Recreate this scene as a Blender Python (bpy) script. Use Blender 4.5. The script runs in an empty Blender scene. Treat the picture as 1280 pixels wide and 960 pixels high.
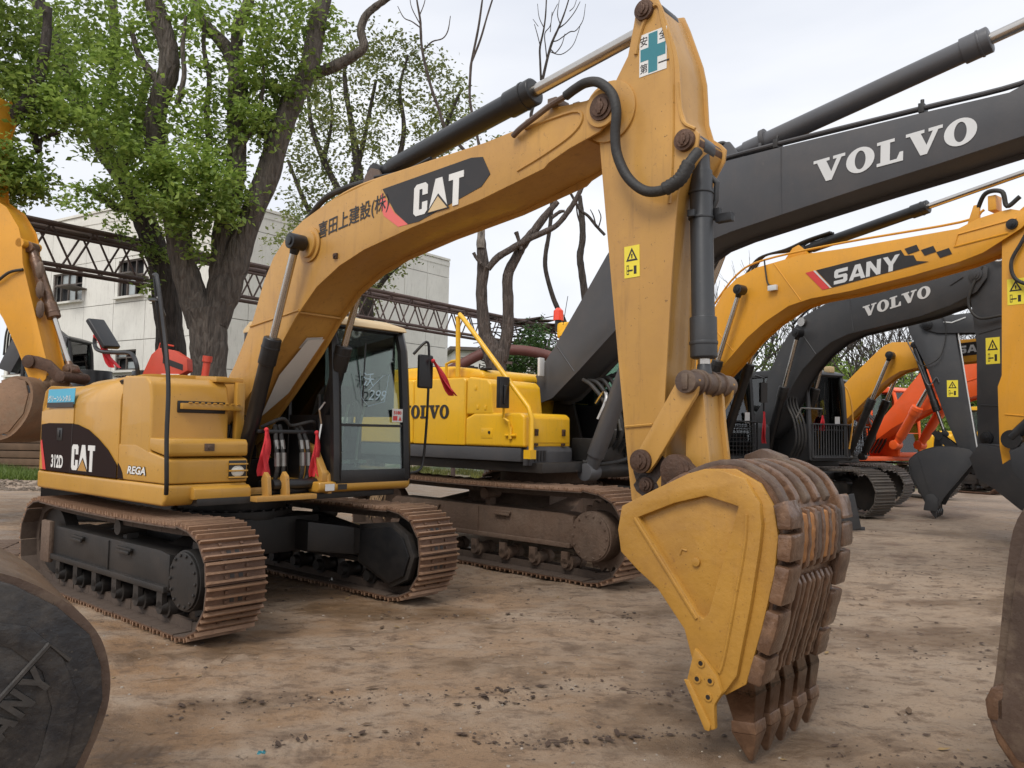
import bpy, bmesh, math, random
import numpy as np
from mathutils import Vector, Matrix
from mathutils.geometry import tessellate_polygon
random.seed(7)
RNG = np.random.default_rng(7)
sc = bpy.context.scene
COL = sc.collection
# ------------------------------------------------------------------ camera
F_PX, PITCH, ROLL, EYE = 1000.0, 0.0601, 0.018, 1.577
cam_d = bpy.data.cameras.new('camera')
cam = bpy.data.objects.new('camera', cam_d)
COL.objects.link(cam)
sc.camera = cam
cam_d.sensor_fit = 'HORIZONTAL'
cam_d.sensor_width = 36.0
cam_d.lens = 36.0 * F_PX / 1280.0
cam_d.clip_start = 0.05
cam_d.clip_end = 2000.0
_r = Vector((1, 0, 0)); _f = Vector((0, math.cos(PITCH), math.sin(PITCH))); _u = _r.cross(_f)
_r2 = _r * math.cos(ROLL) + _u * math.sin(ROLL); _u2 = _u * math.cos(ROLL) - _r * math.sin(ROLL)
cam.matrix_world = Matrix(((_r2.x, _u2.x, -_f.x, 0), (_r2.y, _u2.y, -_f.y, 0), (_r2.z, _u2.z, -_f.z, EYE), (0, 0, 0, 1)))
# ------------------------------------------------------------------ sky, sun, exposure
SUN_EL, SUN_AZ = math.radians(52), math.radians(205)      # azimuth clockwise from +Y (away from the camera)
w = bpy.data.worlds.new('World'); sc.world = w; w.use_nodes = True
nt = w.node_tree; nt.nodes.clear()
out = nt.nodes.new('ShaderNodeOutputWorld'); bg = nt.nodes.new('ShaderNodeBackground')
sky = nt.nodes.new('ShaderNodeTexSky'); sky.sky_type = 'NISHITA'; sky.sun_disc = False
sky.sun_elevation = SUN_EL; sky.sun_rotation = SUN_AZ
tc = nt.nodes.new('ShaderNodeTexCoord')
mp = nt.nodes.new('ShaderNodeMapping'); mp.inputs['Scale'].default_value = (1, 1, 2.6); mp.inputs['Rotation'].default_value = (0.3, 0.2, 0.5)
nz = nt.nodes.new('ShaderNodeTexNoise'); nz.inputs['Scale'].default_value = 1.7; nz.inputs['Detail'].default_value = 5; nz.inputs['Roughness'].default_value = 0.5
nz.inputs['Distortion'].default_value = 0.35
cr = nt.nodes.new('ShaderNodeValToRGB')
cr.color_ramp.elements[0].position = 0.32; cr.color_ramp.elements[0].color = (0.66, 0.69, 0.76, 1)
cr.color_ramp.elements[1].position = 0.66; cr.color_ramp.elements[1].color = (0.86, 0.87, 0.895, 1)
sc10 = nt.nodes.new('ShaderNodeVectorMath'); sc10.operation = 'SCALE'; sc10.inputs['Scale'].default_value = 8.2
mx = nt.nodes.new('ShaderNodeMix'); mx.data_type = 'RGBA'; mx.inputs['Factor'].default_value = 0.94
L = nt.links.new
L(tc.outputs['Generated'], mp.inputs['Vector']); L(mp.outputs['Vector'], nz.inputs['Vector']); L(nz.outputs['Fac'], cr.inputs['Fac'])
L(cr.outputs['Color'], sc10.inputs[0]); L(sky.outputs['Color'], mx.inputs['A']); L(sc10.outputs['Vector'], mx.inputs['B'])
L(mx.outputs['Result'], bg.inputs['Color']); bg.inputs['Strength'].default_value = 0.1
L(bg.outputs['Background'], out.inputs['Surface'])
sd = bpy.data.lights.new('sun', 'SUN'); sd.energy = 1.5; sd.angle = math.radians(25); sd.color = (1.0, 0.965, 0.91)
sun = bpy.data.objects.new('sun', sd); COL.objects.link(sun)
sun.rotation_euler = (math.pi / 2 - SUN_EL, 0, math.pi - SUN_AZ)
sun.location = (0, 0, 30)
sc.view_settings.view_transform = 'Standard'; sc.view_settings.look = 'None'
sc.view_settings.exposure = 0.60; sc.view_settings.gamma = 1.0

# ------------------------------------------------------------------ materials
def mat(name, col, rough=0.55, metal=0.0, var=0.12, dirt=None, damt=0.3, dscale=2.5, streak=0.0, bump=0.05, bscale=30, coat=0.0, spec=0.5, col2=None, c2amt=0.4, c2scale=1.3):
    m = bpy.data.materials.new(name); m.use_nodes = True
    n = m.node_tree; b = n.nodes['Principled BSDF']; lk = n.links.new
    t = n.nodes.new('ShaderNodeTexCoord')
    def noise(scale, detail=4, vec=None, rough_=0.55):
        k = n.nodes.new('ShaderNodeTexNoise'); k.inputs['Scale'].default_value = scale
        k.inputs['Detail'].default_value = detail; k.inputs['Roughness'].default_value = rough_
        lk(vec or t.outputs['Object'], k.inputs['Vector']); return k.outputs['Fac']
    def ramp(fac, a, c):
        r = n.nodes.new('ShaderNodeMapRange'); r.inputs['From Min'].default_value = a; r.inputs['From Max'].default_value = c
        lk(fac, r.inputs['Value']); return r.outputs['Result']
    def mixc(fac, a, c):
        x = n.nodes.new('ShaderNodeMix'); x.data_type = 'RGBA'
        if isinstance(fac, float): x.inputs['Factor'].default_value = fac
        else: lk(fac, x.inputs['Factor'])
        for s, q in (('A', a), ('B', c)):
            if isinstance(q, tuple): x.inputs[s].default_value = (*q[:3], 1)
            else: lk(q, x.inputs[s])
        return x.outputs['Result']
    def mul(a, k):
        x = n.nodes.new('ShaderNodeMath'); x.operation = 'MULTIPLY'; lk(a, x.inputs[0])
        if isinstance(k, (int, float)): x.inputs[1].default_value = k
        else: lk(k, x.inputs[1])
        return x.outputs[0]
    lo = tuple(c * (1 - var) for c in col); hi = tuple(min(1, c * (1 + var)) for c in col)
    c = mixc(ramp(noise(1.1, 5), 0.3, 0.7), lo, hi)
    if col2: c = mixc(mul(ramp(noise(c2scale, 6, rough_=0.65), 0.48, 0.6), c2amt), c, col2)
    rg = rough
    if dirt:
        f = mul(ramp(noise(dscale, 8, rough_=0.7), 0.46, 0.75), damt)
        c = mixc(f, c, dirt)
        f2 = mul(ramp(noise(dscale * 9, 4, rough_=0.7), 0.64, 0.72), min(1, damt * 1.3))
        c = mixc(f2, c, dirt)
        fc = mul(ramp(noise(dscale * 22, 3, rough_=0.8), 0.668, 0.70), min(1, damt * 1.9))
        c = mixc(fc, c, tuple(x * 0.35 for x in dirt))
        if streak:
            ms = n.nodes.new('ShaderNodeMapping'); ms.inputs['Scale'].default_value = (9, 9, 0.9); lk(t.outputs['Object'], ms.inputs['Vector'])
            f3 = mul(ramp(noise(2.2, 5, ms.outputs['Vector'], 0.65), 0.55, 0.75), streak)
            c = mixc(f3, c, tuple(x * 0.7 for x in dirt))
        rr = n.nodes.new('ShaderNodeMapRange'); rr.inputs['To Min'].default_value = rough; rr.inputs['To Max'].default_value = min(1, rough + 0.35)
        lk(f, rr.inputs['Value']); lk(rr.outputs['Result'], b.inputs['Roughness'])
    else:
        b.inputs['Roughness'].default_value = rough
    lk(c, b.inputs['Base Color'])
    b.inputs['Metallic'].default_value = metal
    b.inputs['Coat Weight'].default_value = coat
    b.inputs['Specular IOR Level'].default_value = spec
    if bump:
        bp = n.nodes.new('ShaderNodeBump'); bp.inputs['Strength'].default_value = min(1, bump * 4); bp.inputs['Distance'].default_value = 0.01
        lk(noise(bscale, 6, rough_=0.6), bp.inputs['Height']); lk(bp.outputs['Normal'], b.inputs['Normal'])
    return m
MUD = (0.16, 0.105, 0.065); RUST = (0.13, 0.055, 0.025); DUST = (0.25, 0.2, 0.15)
M = {}
M['cat'] = mat('cat_yellow_paint', (0.49, 0.262, 0.058), 0.42, dirt=(0.30, 0.15, 0.05), damt=0.42, dscale=1.6, streak=0.42, bump=0.02, coat=0.15, col2=(0.42, 0.22, 0.06), c2amt=0.5)
M['catclean'] = mat('cat_yellow_panels', (0.50, 0.262, 0.038), 0.36, dirt=(0.42, 0.22, 0.07), damt=0.32, dscale=1.2, streak=0.2, bump=0.02, coat=0.2)
M['bucket'] = mat('bucket_yellow_repaint', (0.43, 0.22, 0.036), 0.42, dirt=(0.22, 0.10, 0.025), damt=0.5, dscale=3, streak=0.15, bump=0.12, bscale=14, coat=0.15)
M['steel'] = mat('worn_brown_steel', (0.15, 0.082, 0.048), 0.30, metal=0.3, coat=0.25, var=0.35, dirt=(0.075, 0.04, 0.025), damt=0.75, dscale=5, streak=0.6, bump=0.16, bscale=26, col2=(0.27, 0.155, 0.09), c2amt=0.6, c2scale=7)
M['rustpin'] = mat('greasy_pin_steel', (0.10, 0.055, 0.035), 0.5, metal=0.4, var=0.3, dirt=(0.03, 0.02, 0.015), damt=0.7, dscale=9, bump=0.15, bscale=40)
M['shoe'] = mat('rusty_track_steel', (0.12, 0.065, 0.040), 0.5, metal=0.3, var=0.25, dirt=(0.05, 0.03, 0.02), damt=0.7, dscale=5, bump=0.15, bscale=25, col2=(0.20, 0.12, 0.08), c2amt=0.6, c2scale=3)  # rusty plates, colour darkened for the shade between grousers
M['shoeinner'] = mat('dark_track_inside', (0.075, 0.052, 0.038), 0.7, var=0.3, dirt=(0.03, 0.02, 0.016), damt=0.6, dscale=5, bump=0.1)  # inner faces coloured darker than the outer shoe plates
M['grouser'] = mat('highlit_polished_grousers', (0.33, 0.205, 0.13), 0.42, metal=0.5, var=0.3, dirt=(0.12, 0.07, 0.05), damt=0.6, dscale=7, bump=0.1, bscale=40)  # polished grousers, colour lightened further to carry the highlights on their tops
M['shoedark'] = mat('dark_track_steel', (0.13, 0.115, 0.10), 0.6, metal=0.2, var=0.3, dirt=(0.2, 0.15, 0.11), damt=0.5, dscale=5, bump=0.1)
M['frame'] = mat('dusty_black_frame', (0.016, 0.0145, 0.0135), 0.5, var=0.3, dirt=(0.085, 0.06, 0.042), damt=0.35, dscale=2.2, streak=0.15, bump=0.05)
M['mudframe'] = mat('muddy_brown_frame', (0.12, 0.075, 0.05), 0.7, var=0.3, dirt=(0.04, 0.028, 0.02), damt=0.6, dscale=2.5, streak=0.3, bump=0.2, col2=(0.2, 0.14, 0.1), c2amt=0.5)
M['black'] = mat('black_paint', (0.010, 0.010, 0.011), 0.36, var=0.2, dirt=(0.09, 0.075, 0.06), damt=0.18, dscale=3, bump=0.02)
M['rubber'] = mat('hose_rubber', (0.02, 0.019, 0.018), 0.6, var=0.2, dirt=(0.10, 0.08, 0.06), damt=0.35, dscale=8, bump=0.1, bscale=60)
M['slate'] = mat('slate_cylinder_paint', (0.038, 0.040, 0.043), 0.38, var=0.15, dirt=(0.10, 0.085, 0.07), damt=0.25, bump=0.02)
M['fitting'] = mat('dull_zinc_fitting', (0.30, 0.29, 0.27), 0.35, metal=0.8, var=0.15, dirt=(0.1, 0.07, 0.05), damt=0.5, dscale=9, bump=0)
M['chrome'] = mat('chromed_rod', (0.55, 0.52, 0.48), 0.22, metal=1.0, var=0.1, dirt=(0.3, 0.2, 0.12), damt=0.35, dscale=4, bump=0)
M['grey'] = mat('volvo_grey_paint', (0.062, 0.062, 0.066), 0.5, var=0.15, dirt=(0.15, 0.12, 0.10), damt=0.22, dscale=1.8, streak=0.2, bump=0.02)
M['greycyl'] = mat('volvo_cylinder_grey', (0.085, 0.085, 0.09), 0.42, var=0.15, dirt=(0.14, 0.12, 0.10), damt=0.2, bump=0.02)
M['dgrey'] = mat('dark_slate_paint', (0.04, 0.041, 0.044), 0.5, var=0.15, dirt=(0.13, 0.11, 0.09), damt=0.22, dscale=1.8, bump=0.02)
M['vyellow'] = mat('volvo_yellow_paint', (0.80, 0.44, 0.012), 0.4, var=0.06, dirt=(0.42, 0.26, 0.06), damt=0.3, dscale=1.8, streak=0.18, bump=0.015, coat=0.15)
M['syellow'] = mat('sany_orange_yellow', (0.70, 0.32, 0.025), 0.4, var=0.06, dirt=(0.38, 0.2, 0.06), damt=0.25, dscale=1.5, streak=0.15, bump=0.015, coat=0.15)
M['orange'] = mat('red_orange_paint', (0.78, 0.11, 0.018), 0.4, var=0.08, dirt=(0.4, 0.12, 0.05), damt=0.2, bump=0.015, coat=0.2)
M['red'] = mat('faded_red_paint', (0.55, 0.06, 0.03), 0.5, var=0.15, dirt=(0.3, 0.1, 0.06), damt=0.3, bump=0.02)
M['white'] = mat('off_white_print', (0.72, 0.71, 0.68), 0.5, var=0.04, dirt=(0.5, 0.45, 0.36), damt=0.2, dscale=6, bump=0)
M['silver'] = mat('silver_print', (0.62, 0.62, 0.61), 0.45, var=0.04, dirt=(0.4, 0.38, 0.34), damt=0.15, dscale=6, bump=0)
M['ink'] = mat('black_print', (0.018, 0.015, 0.014), 0.4, var=0.1, dirt=(0.08, 0.06, 0.05), damt=0.2, dscale=5, bump=0)
M['panelblack'] = mat('brown_black_panel', (0.016, 0.007, 0.006), 0.6, var=0.15, dirt=(0.05, 0.03, 0.02), damt=0.12, dscale=3, bump=0.01, spec=0.12)
M['redprint'] = mat('red_print', (0.62, 0.05, 0.045), 0.45, var=0.05, bump=0)
M['pinkred'] = mat('faded_pink_print', (0.72, 0.14, 0.12), 0.45, var=0.05, bump=0)
M['cloth'] = mat('red_cloth', (0.62, 0.035, 0.045), 0.8, var=0.15, bump=0.15, bscale=12)
M['teal'] = mat('teal_print', (0.035, 0.20, 0.24), 0.5, var=0.08, bump=0)
M['blueprint'] = mat('sky_blue_print', (0.08, 0.42, 0.60), 0.45, var=0.08, bump=0)
M['stick_y'] = mat('sticker_yellow', (0.80, 0.66, 0.05), 0.45, var=0.05, dirt=(0.4, 0.3, 0.08), damt=0.2, bump=0)
M['cream'] = mat('cream_roof', (0.62, 0.45, 0.24), 0.5, var=0.08, dirt=(0.4, 0.3, 0.18), damt=0.3, bump=0.02)
M['beacon'] = mat('red_beacon', (0.8, 0.06, 0.02), 0.25, var=0.05, bump=0, coat=0.5)
M['seat'] = mat('grey_seat', (0.06, 0.06, 0.065), 0.8, bump=0.1)
M['lampglass'] = mat('lamp_lens', (0.7, 0.68, 0.6), 0.2, bump=0, coat=0.6)
M['trussrust'] = mat('rusty_truss', (0.085, 0.055, 0.048), 0.7, var=0.3, dirt=(0.2, 0.14, 0.11), damt=0.45, dscale=1.5, bump=0.1)
M['timber'] = mat('weathered_timber', (0.14, 0.085, 0.05), 0.8, var=0.3, dirt=(0.07, 0.05, 0.035), damt=0.6, bump=0.2)
M['greenbox'] = mat('pale_green_sheet', (0.16, 0.36, 0.25), 0.5, var=0.1, dirt=(0.2, 0.2, 0.14), damt=0.3)
M['mudbucket'] = mat('mud_caked_bucket', (0.24, 0.14, 0.08), 0.7, var=0.3, dirt=(0.08, 0.05, 0.035), damt=0.75, dscale=3, bump=0.3, bscale=12, col2=(0.34, 0.24, 0.15), c2amt=0.5, c2scale=3)
M['blackbucket'] = mat('scratched_black_bucket', (0.014, 0.014, 0.016), 0.36, var=0.3, dirt=(0.20, 0.16, 0.12), damt=0.26, dscale=7, streak=0.06, bump=0.12, bscale=20, col2=(0.035, 0.032, 0.03), c2amt=0.5, c2scale=4)
M['letterblack'] = mat('worn_raised_black', (0.045, 0.042, 0.04), 0.4, metal=0.3, var=0.3, dirt=(0.12, 0.10, 0.08), damt=0.4, dscale=8)
M['wornbrown'] = mat('polished_brown_shell', (0.115, 0.075, 0.055), 0.45, metal=0.3, var=0.3, dirt=(0.05, 0.035, 0.025), damt=0.5, dscale=3, streak=0.3, bump=0.1, col2=(0.3, 0.22, 0.15), c2amt=0.35, c2scale=6)

def glass_mat(name, tint, alpha=0.75):
    m = bpy.data.materials.new(name); m.use_nodes = True; n = m.node_tree; n.nodes.clear()
    o = n.nodes.new('ShaderNodeOutputMaterial'); g = n.nodes.new('ShaderNodeBsdfGlossy'); g.inputs['Roughness'].default_value = 0.03
    t = n.nodes.new('ShaderNodeBsdfTransparent'); t.inputs['Color'].default_value = (*tint, 1)
    f = n.nodes.new('ShaderNodeFresnel'); f.inputs['IOR'].default_value = 1.45
    a = n.nodes.new('ShaderNodeMath'); a.operation = 'ADD'; a.inputs[1].default_value = 0.055
    x = n.nodes.new('ShaderNodeMixShader'); n.links.new(f.outputs[0], a.inputs[0]); n.links.new(a.outputs[0], x.inputs[0])
    n.links.new(t.outputs[0], x.inputs[1]); n.links.new(g.outputs[0], x.inputs[2]); n.links.new(x.outputs[0], o.inputs['Surface'])
    return m
M['glass'] = glass_mat('cab_glass', (0.62, 0.72, 0.66))
M['darkglass'] = glass_mat('old_window_glass', (0.25, 0.27, 0.28))

# ------------------------------------------------------------------ mesh helpers
class B:
    def __init__(s): s.v = []; s.f = []; s.m = []
    def add(s, v, f, mi=0):
        k = len(s.v); s.v += [tuple(p) for p in v]; s.f += [tuple(i + k for i in q) for q in f]; s.m += [mi] * len(f)
    def box(s, c, d, R=None, mi=0):
        x, y, z = d[0] / 2, d[1] / 2, d[2] / 2
        v = [Vector(p) for p in ((-x, -y, -z), (x, -y, -z), (x, y, -z), (-x, y, -z), (-x, -y, z), (x, -y, z), (x, y, z), (-x, y, z))]
        if R is not None: v = [R @ p for p in v]
        v = [p + Vector(c) for p in v]
        s.add(v, [(0, 3, 2, 1), (4, 5, 6, 7), (0, 1, 5, 4), (1, 2, 6, 5), (2, 3, 7, 6), (3, 0, 4, 7)], mi)
    def box2(s, a, b, mi=0):
        s.box([(a[i] + b[i]) / 2 for i in range(3)], [abs(b[i] - a[i]) for i in range(3)], None, mi)
    def prism(s, poly, v0, v1, mi=0, caps=True):
        # outline in the x-z plane, extruded along y
        n = len(poly); ar = sum(poly[i][0] * poly[(i + 1) % n][1] - poly[(i + 1) % n][0] * poly[i][1] for i in range(n))
        if ar < 0: poly = poly[::-1]
        a, b = min(v0, v1), max(v0, v1)
        v = [(p[0], a, p[1]) for p in poly] + [(p[0], b, p[1]) for p in poly]
        f = [tuple((i + 1) % n if k == 0 else 0 for k in ()) for i in ()]
        f += [(i + n, (i + 1) % n + n, (i + 1) % n, i) for i in range(n)]
        if caps: f += [tuple(range(n)), tuple(range(2 * n - 1, n - 1, -1))]
        s.add(v, f, mi)
    def prism_h(s, outer, holes, O, ex, ey, t, mi=0):
        # 2D outline with holes laid on the plane O + x*ex + y*ey, t thick along ex x ey
        O, ex, ey = Vector(O), Vector(ex), Vector(ey); nn = ex.cross(ey).normalized() * t
        loops = [outer] + list(holes)
        flat = [p for l in loops for p in l]
        tris = tessellate_polygon([[Vector((p[0], p[1], 0)) for p in l] for l in loops])
        base = [O + ex * p[0] + ey * p[1] for p in flat]; n = len(flat)
        f = []
        for t3 in tris:
            a, b, c = (flat[i] for i in t3)
            cr_ = (b[0] - a[0]) * (c[1] - a[1]) - (c[0] - a[0]) * (b[1] - a[1])
            f.append(tuple(i + n for i in (t3 if cr_ > 0 else t3[::-1])))
        k = 0
        for li, l in enumerate(loops):
            m = len(l); ar = sum(l[i][0] * l[(i + 1) % m][1] - l[(i + 1) % m][0] * l[i][1] for i in range(m))
            fw = (ar > 0) == (li == 0)
            for i in range(m):
                a, b = k + i, k + (i + 1) % m
                f.append((a, b, b + n, a + n) if fw else (b, a, a + n, b + n))
            k += m
        s.add(base + [p + nn for p in base], f, mi)
    def tube(s, pts, r, n=10, caps=True, mi=0, flat=1.0):
        P = [Vector(p) for p in pts]; N = len(P)
        R = list(r) if hasattr(r, '__len__') else [r] * N
        T = []
        for i in range(N):
            d = P[min(i + 1, N - 1)] - P[max(i - 1, 0)]
            T.append(d.normalized() if d.length > 1e-9 else Vector((0, 0, 1)))
        a = Vector((0, 0, 1)) if abs(T[0].z) < 0.9 else Vector((1, 0, 0))
        U = (a - T[0] * a.dot(T[0])).normalized(); v = []
        for i in range(N):
            U = (U - T[i] * U.dot(T[i])).normalized(); W = T[i].cross(U)
            for k in range(n):
                an = 2 * math.pi * k / n
                v.append(P[i] + (U * math.cos(an) + W * math.sin(an) * flat) * R[i])
        f = [(i * n + k, i * n + (k + 1) % n, (i + 1) * n + (k + 1) % n, (i + 1) * n + k) for i in range(N - 1) for k in range(n)]
        if caps: f += [tuple(range(n - 1, -1, -1)), tuple((N - 1) * n + k for k in range(n))]
        s.add(v, f, mi)
    def cyl(s, a, b, r, n=20, mi=0, r2=None):
        s.tube([a, b], [r, r if r2 is None else r2], n, True, mi)
    def sphere(s, c, r, n=12, mi=0, sq=(1, 1, 1)):
        v = []; f = []; m = n // 2
        for i in range(m + 1):
            th = math.pi * i / m
            for k in range(n):
                ph = 2 * math.pi * k / n
                v.append((c[0] + r * sq[0] * math.sin(th) * math.cos(ph), c[1] + r * sq[1] * math.sin(th) * math.sin(ph), c[2] + r * sq[2] * math.cos(th)))
        f = [(i * n + k, (i + 1) * n + k, (i + 1) * n + (k + 1) % n, i * n + (k + 1) % n) for i in range(m) for k in range(n)]
        s.add(v, f, mi)
    def mesh(s, name, mats, bevel=0.0, seg=2, ang=35, smooth=True):
        me = bpy.data.meshes.new(name); me.from_pydata(s.v, [], s.f)
        mats = mats if isinstance(mats, (list, tuple)) else [mats]
        for m in mats: me.materials.append(m)
        if len(mats) > 1: me.polygons.foreach_set('material_index', s.m)
        bm = bmesh.new(); bm.from_mesh(me)
        bmesh.ops.remove_doubles(bm, verts=bm.verts, dist=1e-5)
        if bevel:
            ed = [e for e in bm.edges if len(e.link_faces) == 2 and e.calc_face_angle(0) > math.radians(30)]
            bmesh.ops.bevel(bm, geom=ed, offset=bevel, segments=seg, profile=0.6, affect='EDGES', clamp_overlap=True)
        bm.to_mesh(me); bm.free()
        if smooth:
            me.polygons.foreach_set('use_smooth', [True] * len(me.polygons)); me.set_sharp_from_angle(angle=math.radians(ang))
        me.update(); return me
    def build(s, name, mats, parent=None, **k):
        return link(name, s.mesh(name, mats, **k), parent)
def link(name, data, parent=None):
    o = bpy.data.objects.new(name, data); COL.objects.link(o)
    if parent is not None: o.parent = parent
    return o
def tag(o, label=None, cat=None, group=None, kind=None):
    if label: o['label'] = label
    if cat: o['category'] = cat
    if group: o['group'] = group
    if kind: o['kind'] = kind
    return o
def thing(name, label, cat, loc=(0, 0, 0), rz=0.0, group=None):
    o = bpy.data.objects.new(name, None); COL.objects.link(o); o.empty_display_size = 0.2
    o.location = loc; o.rotation_euler = (0, 0, rz); return tag(o, label, cat, group)
def dup(o, parent, loc=None, rot=None):
    c = o.copy(); COL.objects.link(c); c.parent = parent
    if loc is not None: c.location = loc
    if rot is not None: c.rotation_euler = rot
    return c
def inset(poly, d):
    n = len(poly); ar = sum(poly[i][0] * poly[(i + 1) % n][1] - poly[(i + 1) % n][0] * poly[i][1] for i in range(n))
    s = 1 if ar > 0 else -1; res = []
    for i in range(n):
        p0, p1, p2 = (Vector(poly[(i + k) % n]) for k in (-1, 0, 1))
        e1 = (p1 - p0).normalized(); e2 = (p2 - p1).normalized()
        n1 = Vector((-e1.y, e1.x)) * s; n2 = Vector((-e2.y, e2.x)) * s
        b = (n1 + n2); b = b.normalized() if b.length > 1e-6 else n1
        k = d / max(0.5, b.dot(n1)); res.append(tuple(p1 + b * k))
    return res
def curve(pts, n=6):
    # Catmull-Rom through the points
    P = [Vector(p) for p in pts]; P = [P[0] * 2 - P[1]] + P + [P[-1] * 2 - P[-2]]; o = []
    for i in range(1, len(P) - 2):
        for k in range(n):
            t = k / n; a, b, c, d = P[i - 1:i + 3]
            o.append(0.5 * ((2 * b) + (c - a) * t + (2 * a - 5 * b + 4 * c - d) * t * t + (3 * b - a - 3 * c + d) * t ** 3))
    o.append(P[-2]); return [tuple(p) for p in o]
def arc(cx, cz, r, a0, a1, n=8):
    return [(cx + r * math.cos(math.radians(a0 + (a1 - a0) * i / n)), cz + r * math.sin(math.radians(a0 + (a1 - a0) * i / n))) for i in range(n + 1)]

# ------------------------------------------------------------------ lettering
def ring(cx, cy, rx, ry, n=28): return [(cx + rx * math.cos(2 * math.pi * i / n), cy + ry * math.sin(2 * math.pi * i / n)) for i in range(n)]
GL = {
 'sV': (1.22, [([(0, 1), (.62, 1), (.62, .87), (.50, .87), (.70, .36), (.90, .87), (.76, .87), (.76, 1), (1.22, 1), (1.22, .87), (1.08, .87), (.72, 0), (.50, 0), (.14, .87), (0, .87)], [])]),
 'sO': (1.08, [(ring(.52, .5, .52, .53), [ring(.52, .5, .20, .39)])]),
 'sL': (.96, [([(0, 0), (0, .13), (.13, .13), (.13, .87), (0, .87), (0, 1), (.62, 1), (.62, .87), (.46, .87), (.46, .13), (.70, .13), (.80, .38), (.92, .38), (.92, 0)], [])]),
 'S': (1.08, [([(0, 0), (.85, 0), (1, .12), (1, .48), (.88, .6), (.3, .6), (.3, .76), (1, .76), (1, 1), (.12, 1), (0, .88), (0, .52), (.12, .4), (.7, .4), (.7, .24), (0, .24)], [])]),
 'A': (1.18, [([(0, 0), (.30, 0), (.37, .18), (.81, .18), (.88, 0), (1.18, 0), (.78, 1), (.40, 1)], [[(.45, .38), (.59, .74), (.73, .38)]])]),
 'N': (1.10, [([(0, 0), (.28, 0), (.28, .6), (.74, 0), (1.02, 0), (1.02, 1), (.74, 1), (.74, .4), (.28, 1), (0, 1)], [])]),
 'Y': (1.12, [([(.42, 0), (.72, 0), (.72, .4), (1.14, 1), (.82, 1), (.57, .62), (.32, 1), (0, 1), (.42, .4)], [])]),
 'cC': (.60, [([(.1, 0), (.46, 0), (.56, .1), (.56, .40), (.35, .40), (.35, .18), (.22, .18), (.22, .82), (.35, .82), (.35, .62), (.56, .62), (.56, .9), (.46, 1), (.1, 1), (0, .9), (0, .1)], [])]),
 'cA': (.66, [([(-.04, 0), (.18, 0), (.24, .3), (.44, .3), (.50, 0), (.72, 0), (.47, 1), (.21, 1)], [])]),
 'cT': (.56, [([(.19, 0), (.41, 0), (.41, .80), (.58, .80), (.58, 1), (.02, 1), (.02, .80), (.19, .80)], [])]),
}
def letters(parent, text, O, ex, ey, h, m, gap=0.08, t=0.003, name='lettering', label=None, slant=0.0, wscale=1.0):
    # text is a list of glyph keys; O the lower left corner; ex, ey unit directions
    b = B(); O, ex, ey = Vector(O), Vector(ex), Vector(ey); x = 0.0
    for g in text:
        wd, shapes = GL[g]
        for outer, holes in shapes:
            sh = lambda l: [((p[0] * wscale + p[1] * slant), p[1]) for p in l]
            b.prism_h(sh(outer), [sh(q) for q in holes], O + ex * (x * h), ex * h, ey * h, t)
        x += (wd * wscale) + gap
    return tag(b.build(name, m, parent, smooth=False), label)
def text(parent, s, O, ex, ey, h, m, t=0.003, name='lettering', label=None, bold=0.0, xs=1.0, shear=0.0):
    cu = bpy.data.curves.new('t', 'FONT'); cu.body = s; cu.size = 1.0; cu.offset = bold; cu.shear = shear; cu.resolution_u = 3
    o = bpy.data.objects.new('t', cu); COL.objects.link(o); dg = bpy.context.evaluated_depsgraph_get()
    me = bpy.data.meshes.new_from_object(o.evaluated_get(dg)); bpy.data.objects.remove(o)
    if not me.vertices: return None
    V = np.array([v.co[:] for v in me.vertices]); lo = V.min(0); hi = V.max(0)
    k = h / max(1e-6, hi[1] - lo[1]); O, ex, ey = Vector(O), Vector(ex), Vector(ey); nn = ex.cross(ey).normalized() * t
    for v in me.vertices:
        v.co = O + ex * ((v.co.x - lo[0]) * k * xs) + ey * ((v.co.y - lo[1]) * k) + nn
    me.materials.clear(); me.materials.append(m); me.name = name
    return tag(link(name, me, parent), label)
def patch(parent, poly, O, ex, ey, m, t=0.002, name='decal', label=None, holes=()):
    b = B(); b.prism_h(poly, holes, O, ex, ey, t); return tag(b.build(name, m, parent, smooth=False), label)
U3, Z3 = (1, 0, 0), (0, 0, 1)
# ------------------------------------------------------------------ excavator building blocks (local x forward, y to the machine's left, z up)
_shoe_cache = {}
def shoe_mesh(pitch, w, m, key, simple=False):
    k = (round(pitch, 3), w, key)
    if k in _shoe_cache: return _shoe_cache[k]
    b = B(); L_ = pitch * 0.97
    b.box((0, 0, .002), (L_, w, 0.012)); b.box((0, 0, -.008), (L_, w, 0.008), mi=1)
    gi = 3 if not simple else 0
    for x, h in ((-0.42, 0.036), (-0.03, 0.033), (0.36, 0.040)):
        x0 = x * L_; q = 0.012
        b.prism([(x0 - q, 0.007), (x0 + q, 0.007), (x0 + q * 0.5, h), (x0 - q * 0.5, h)], -w / 2, w / 2, gi)
    if not simple:
        for y in (-0.075, 0.075):
            b.box((0, y, -0.048), (L_ * 1.08, 0.035, 0.07), mi=1)
            b.box((.165 * L_, y * .45, 0.0085), (0.030, 0.034, 0.004), mi=2)
            for x in (-0.22, 0.2): b.box((x * L_, y * 1.15, 0.014), (0.022, 0.022, 0.014))
    me = b.mesh('shoe', [m, M['shoeinner'] if m is M['shoe'] else m, M['ink'], M['grouser']], smooth=False); _shoe_cache[k] = me; return me
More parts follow.
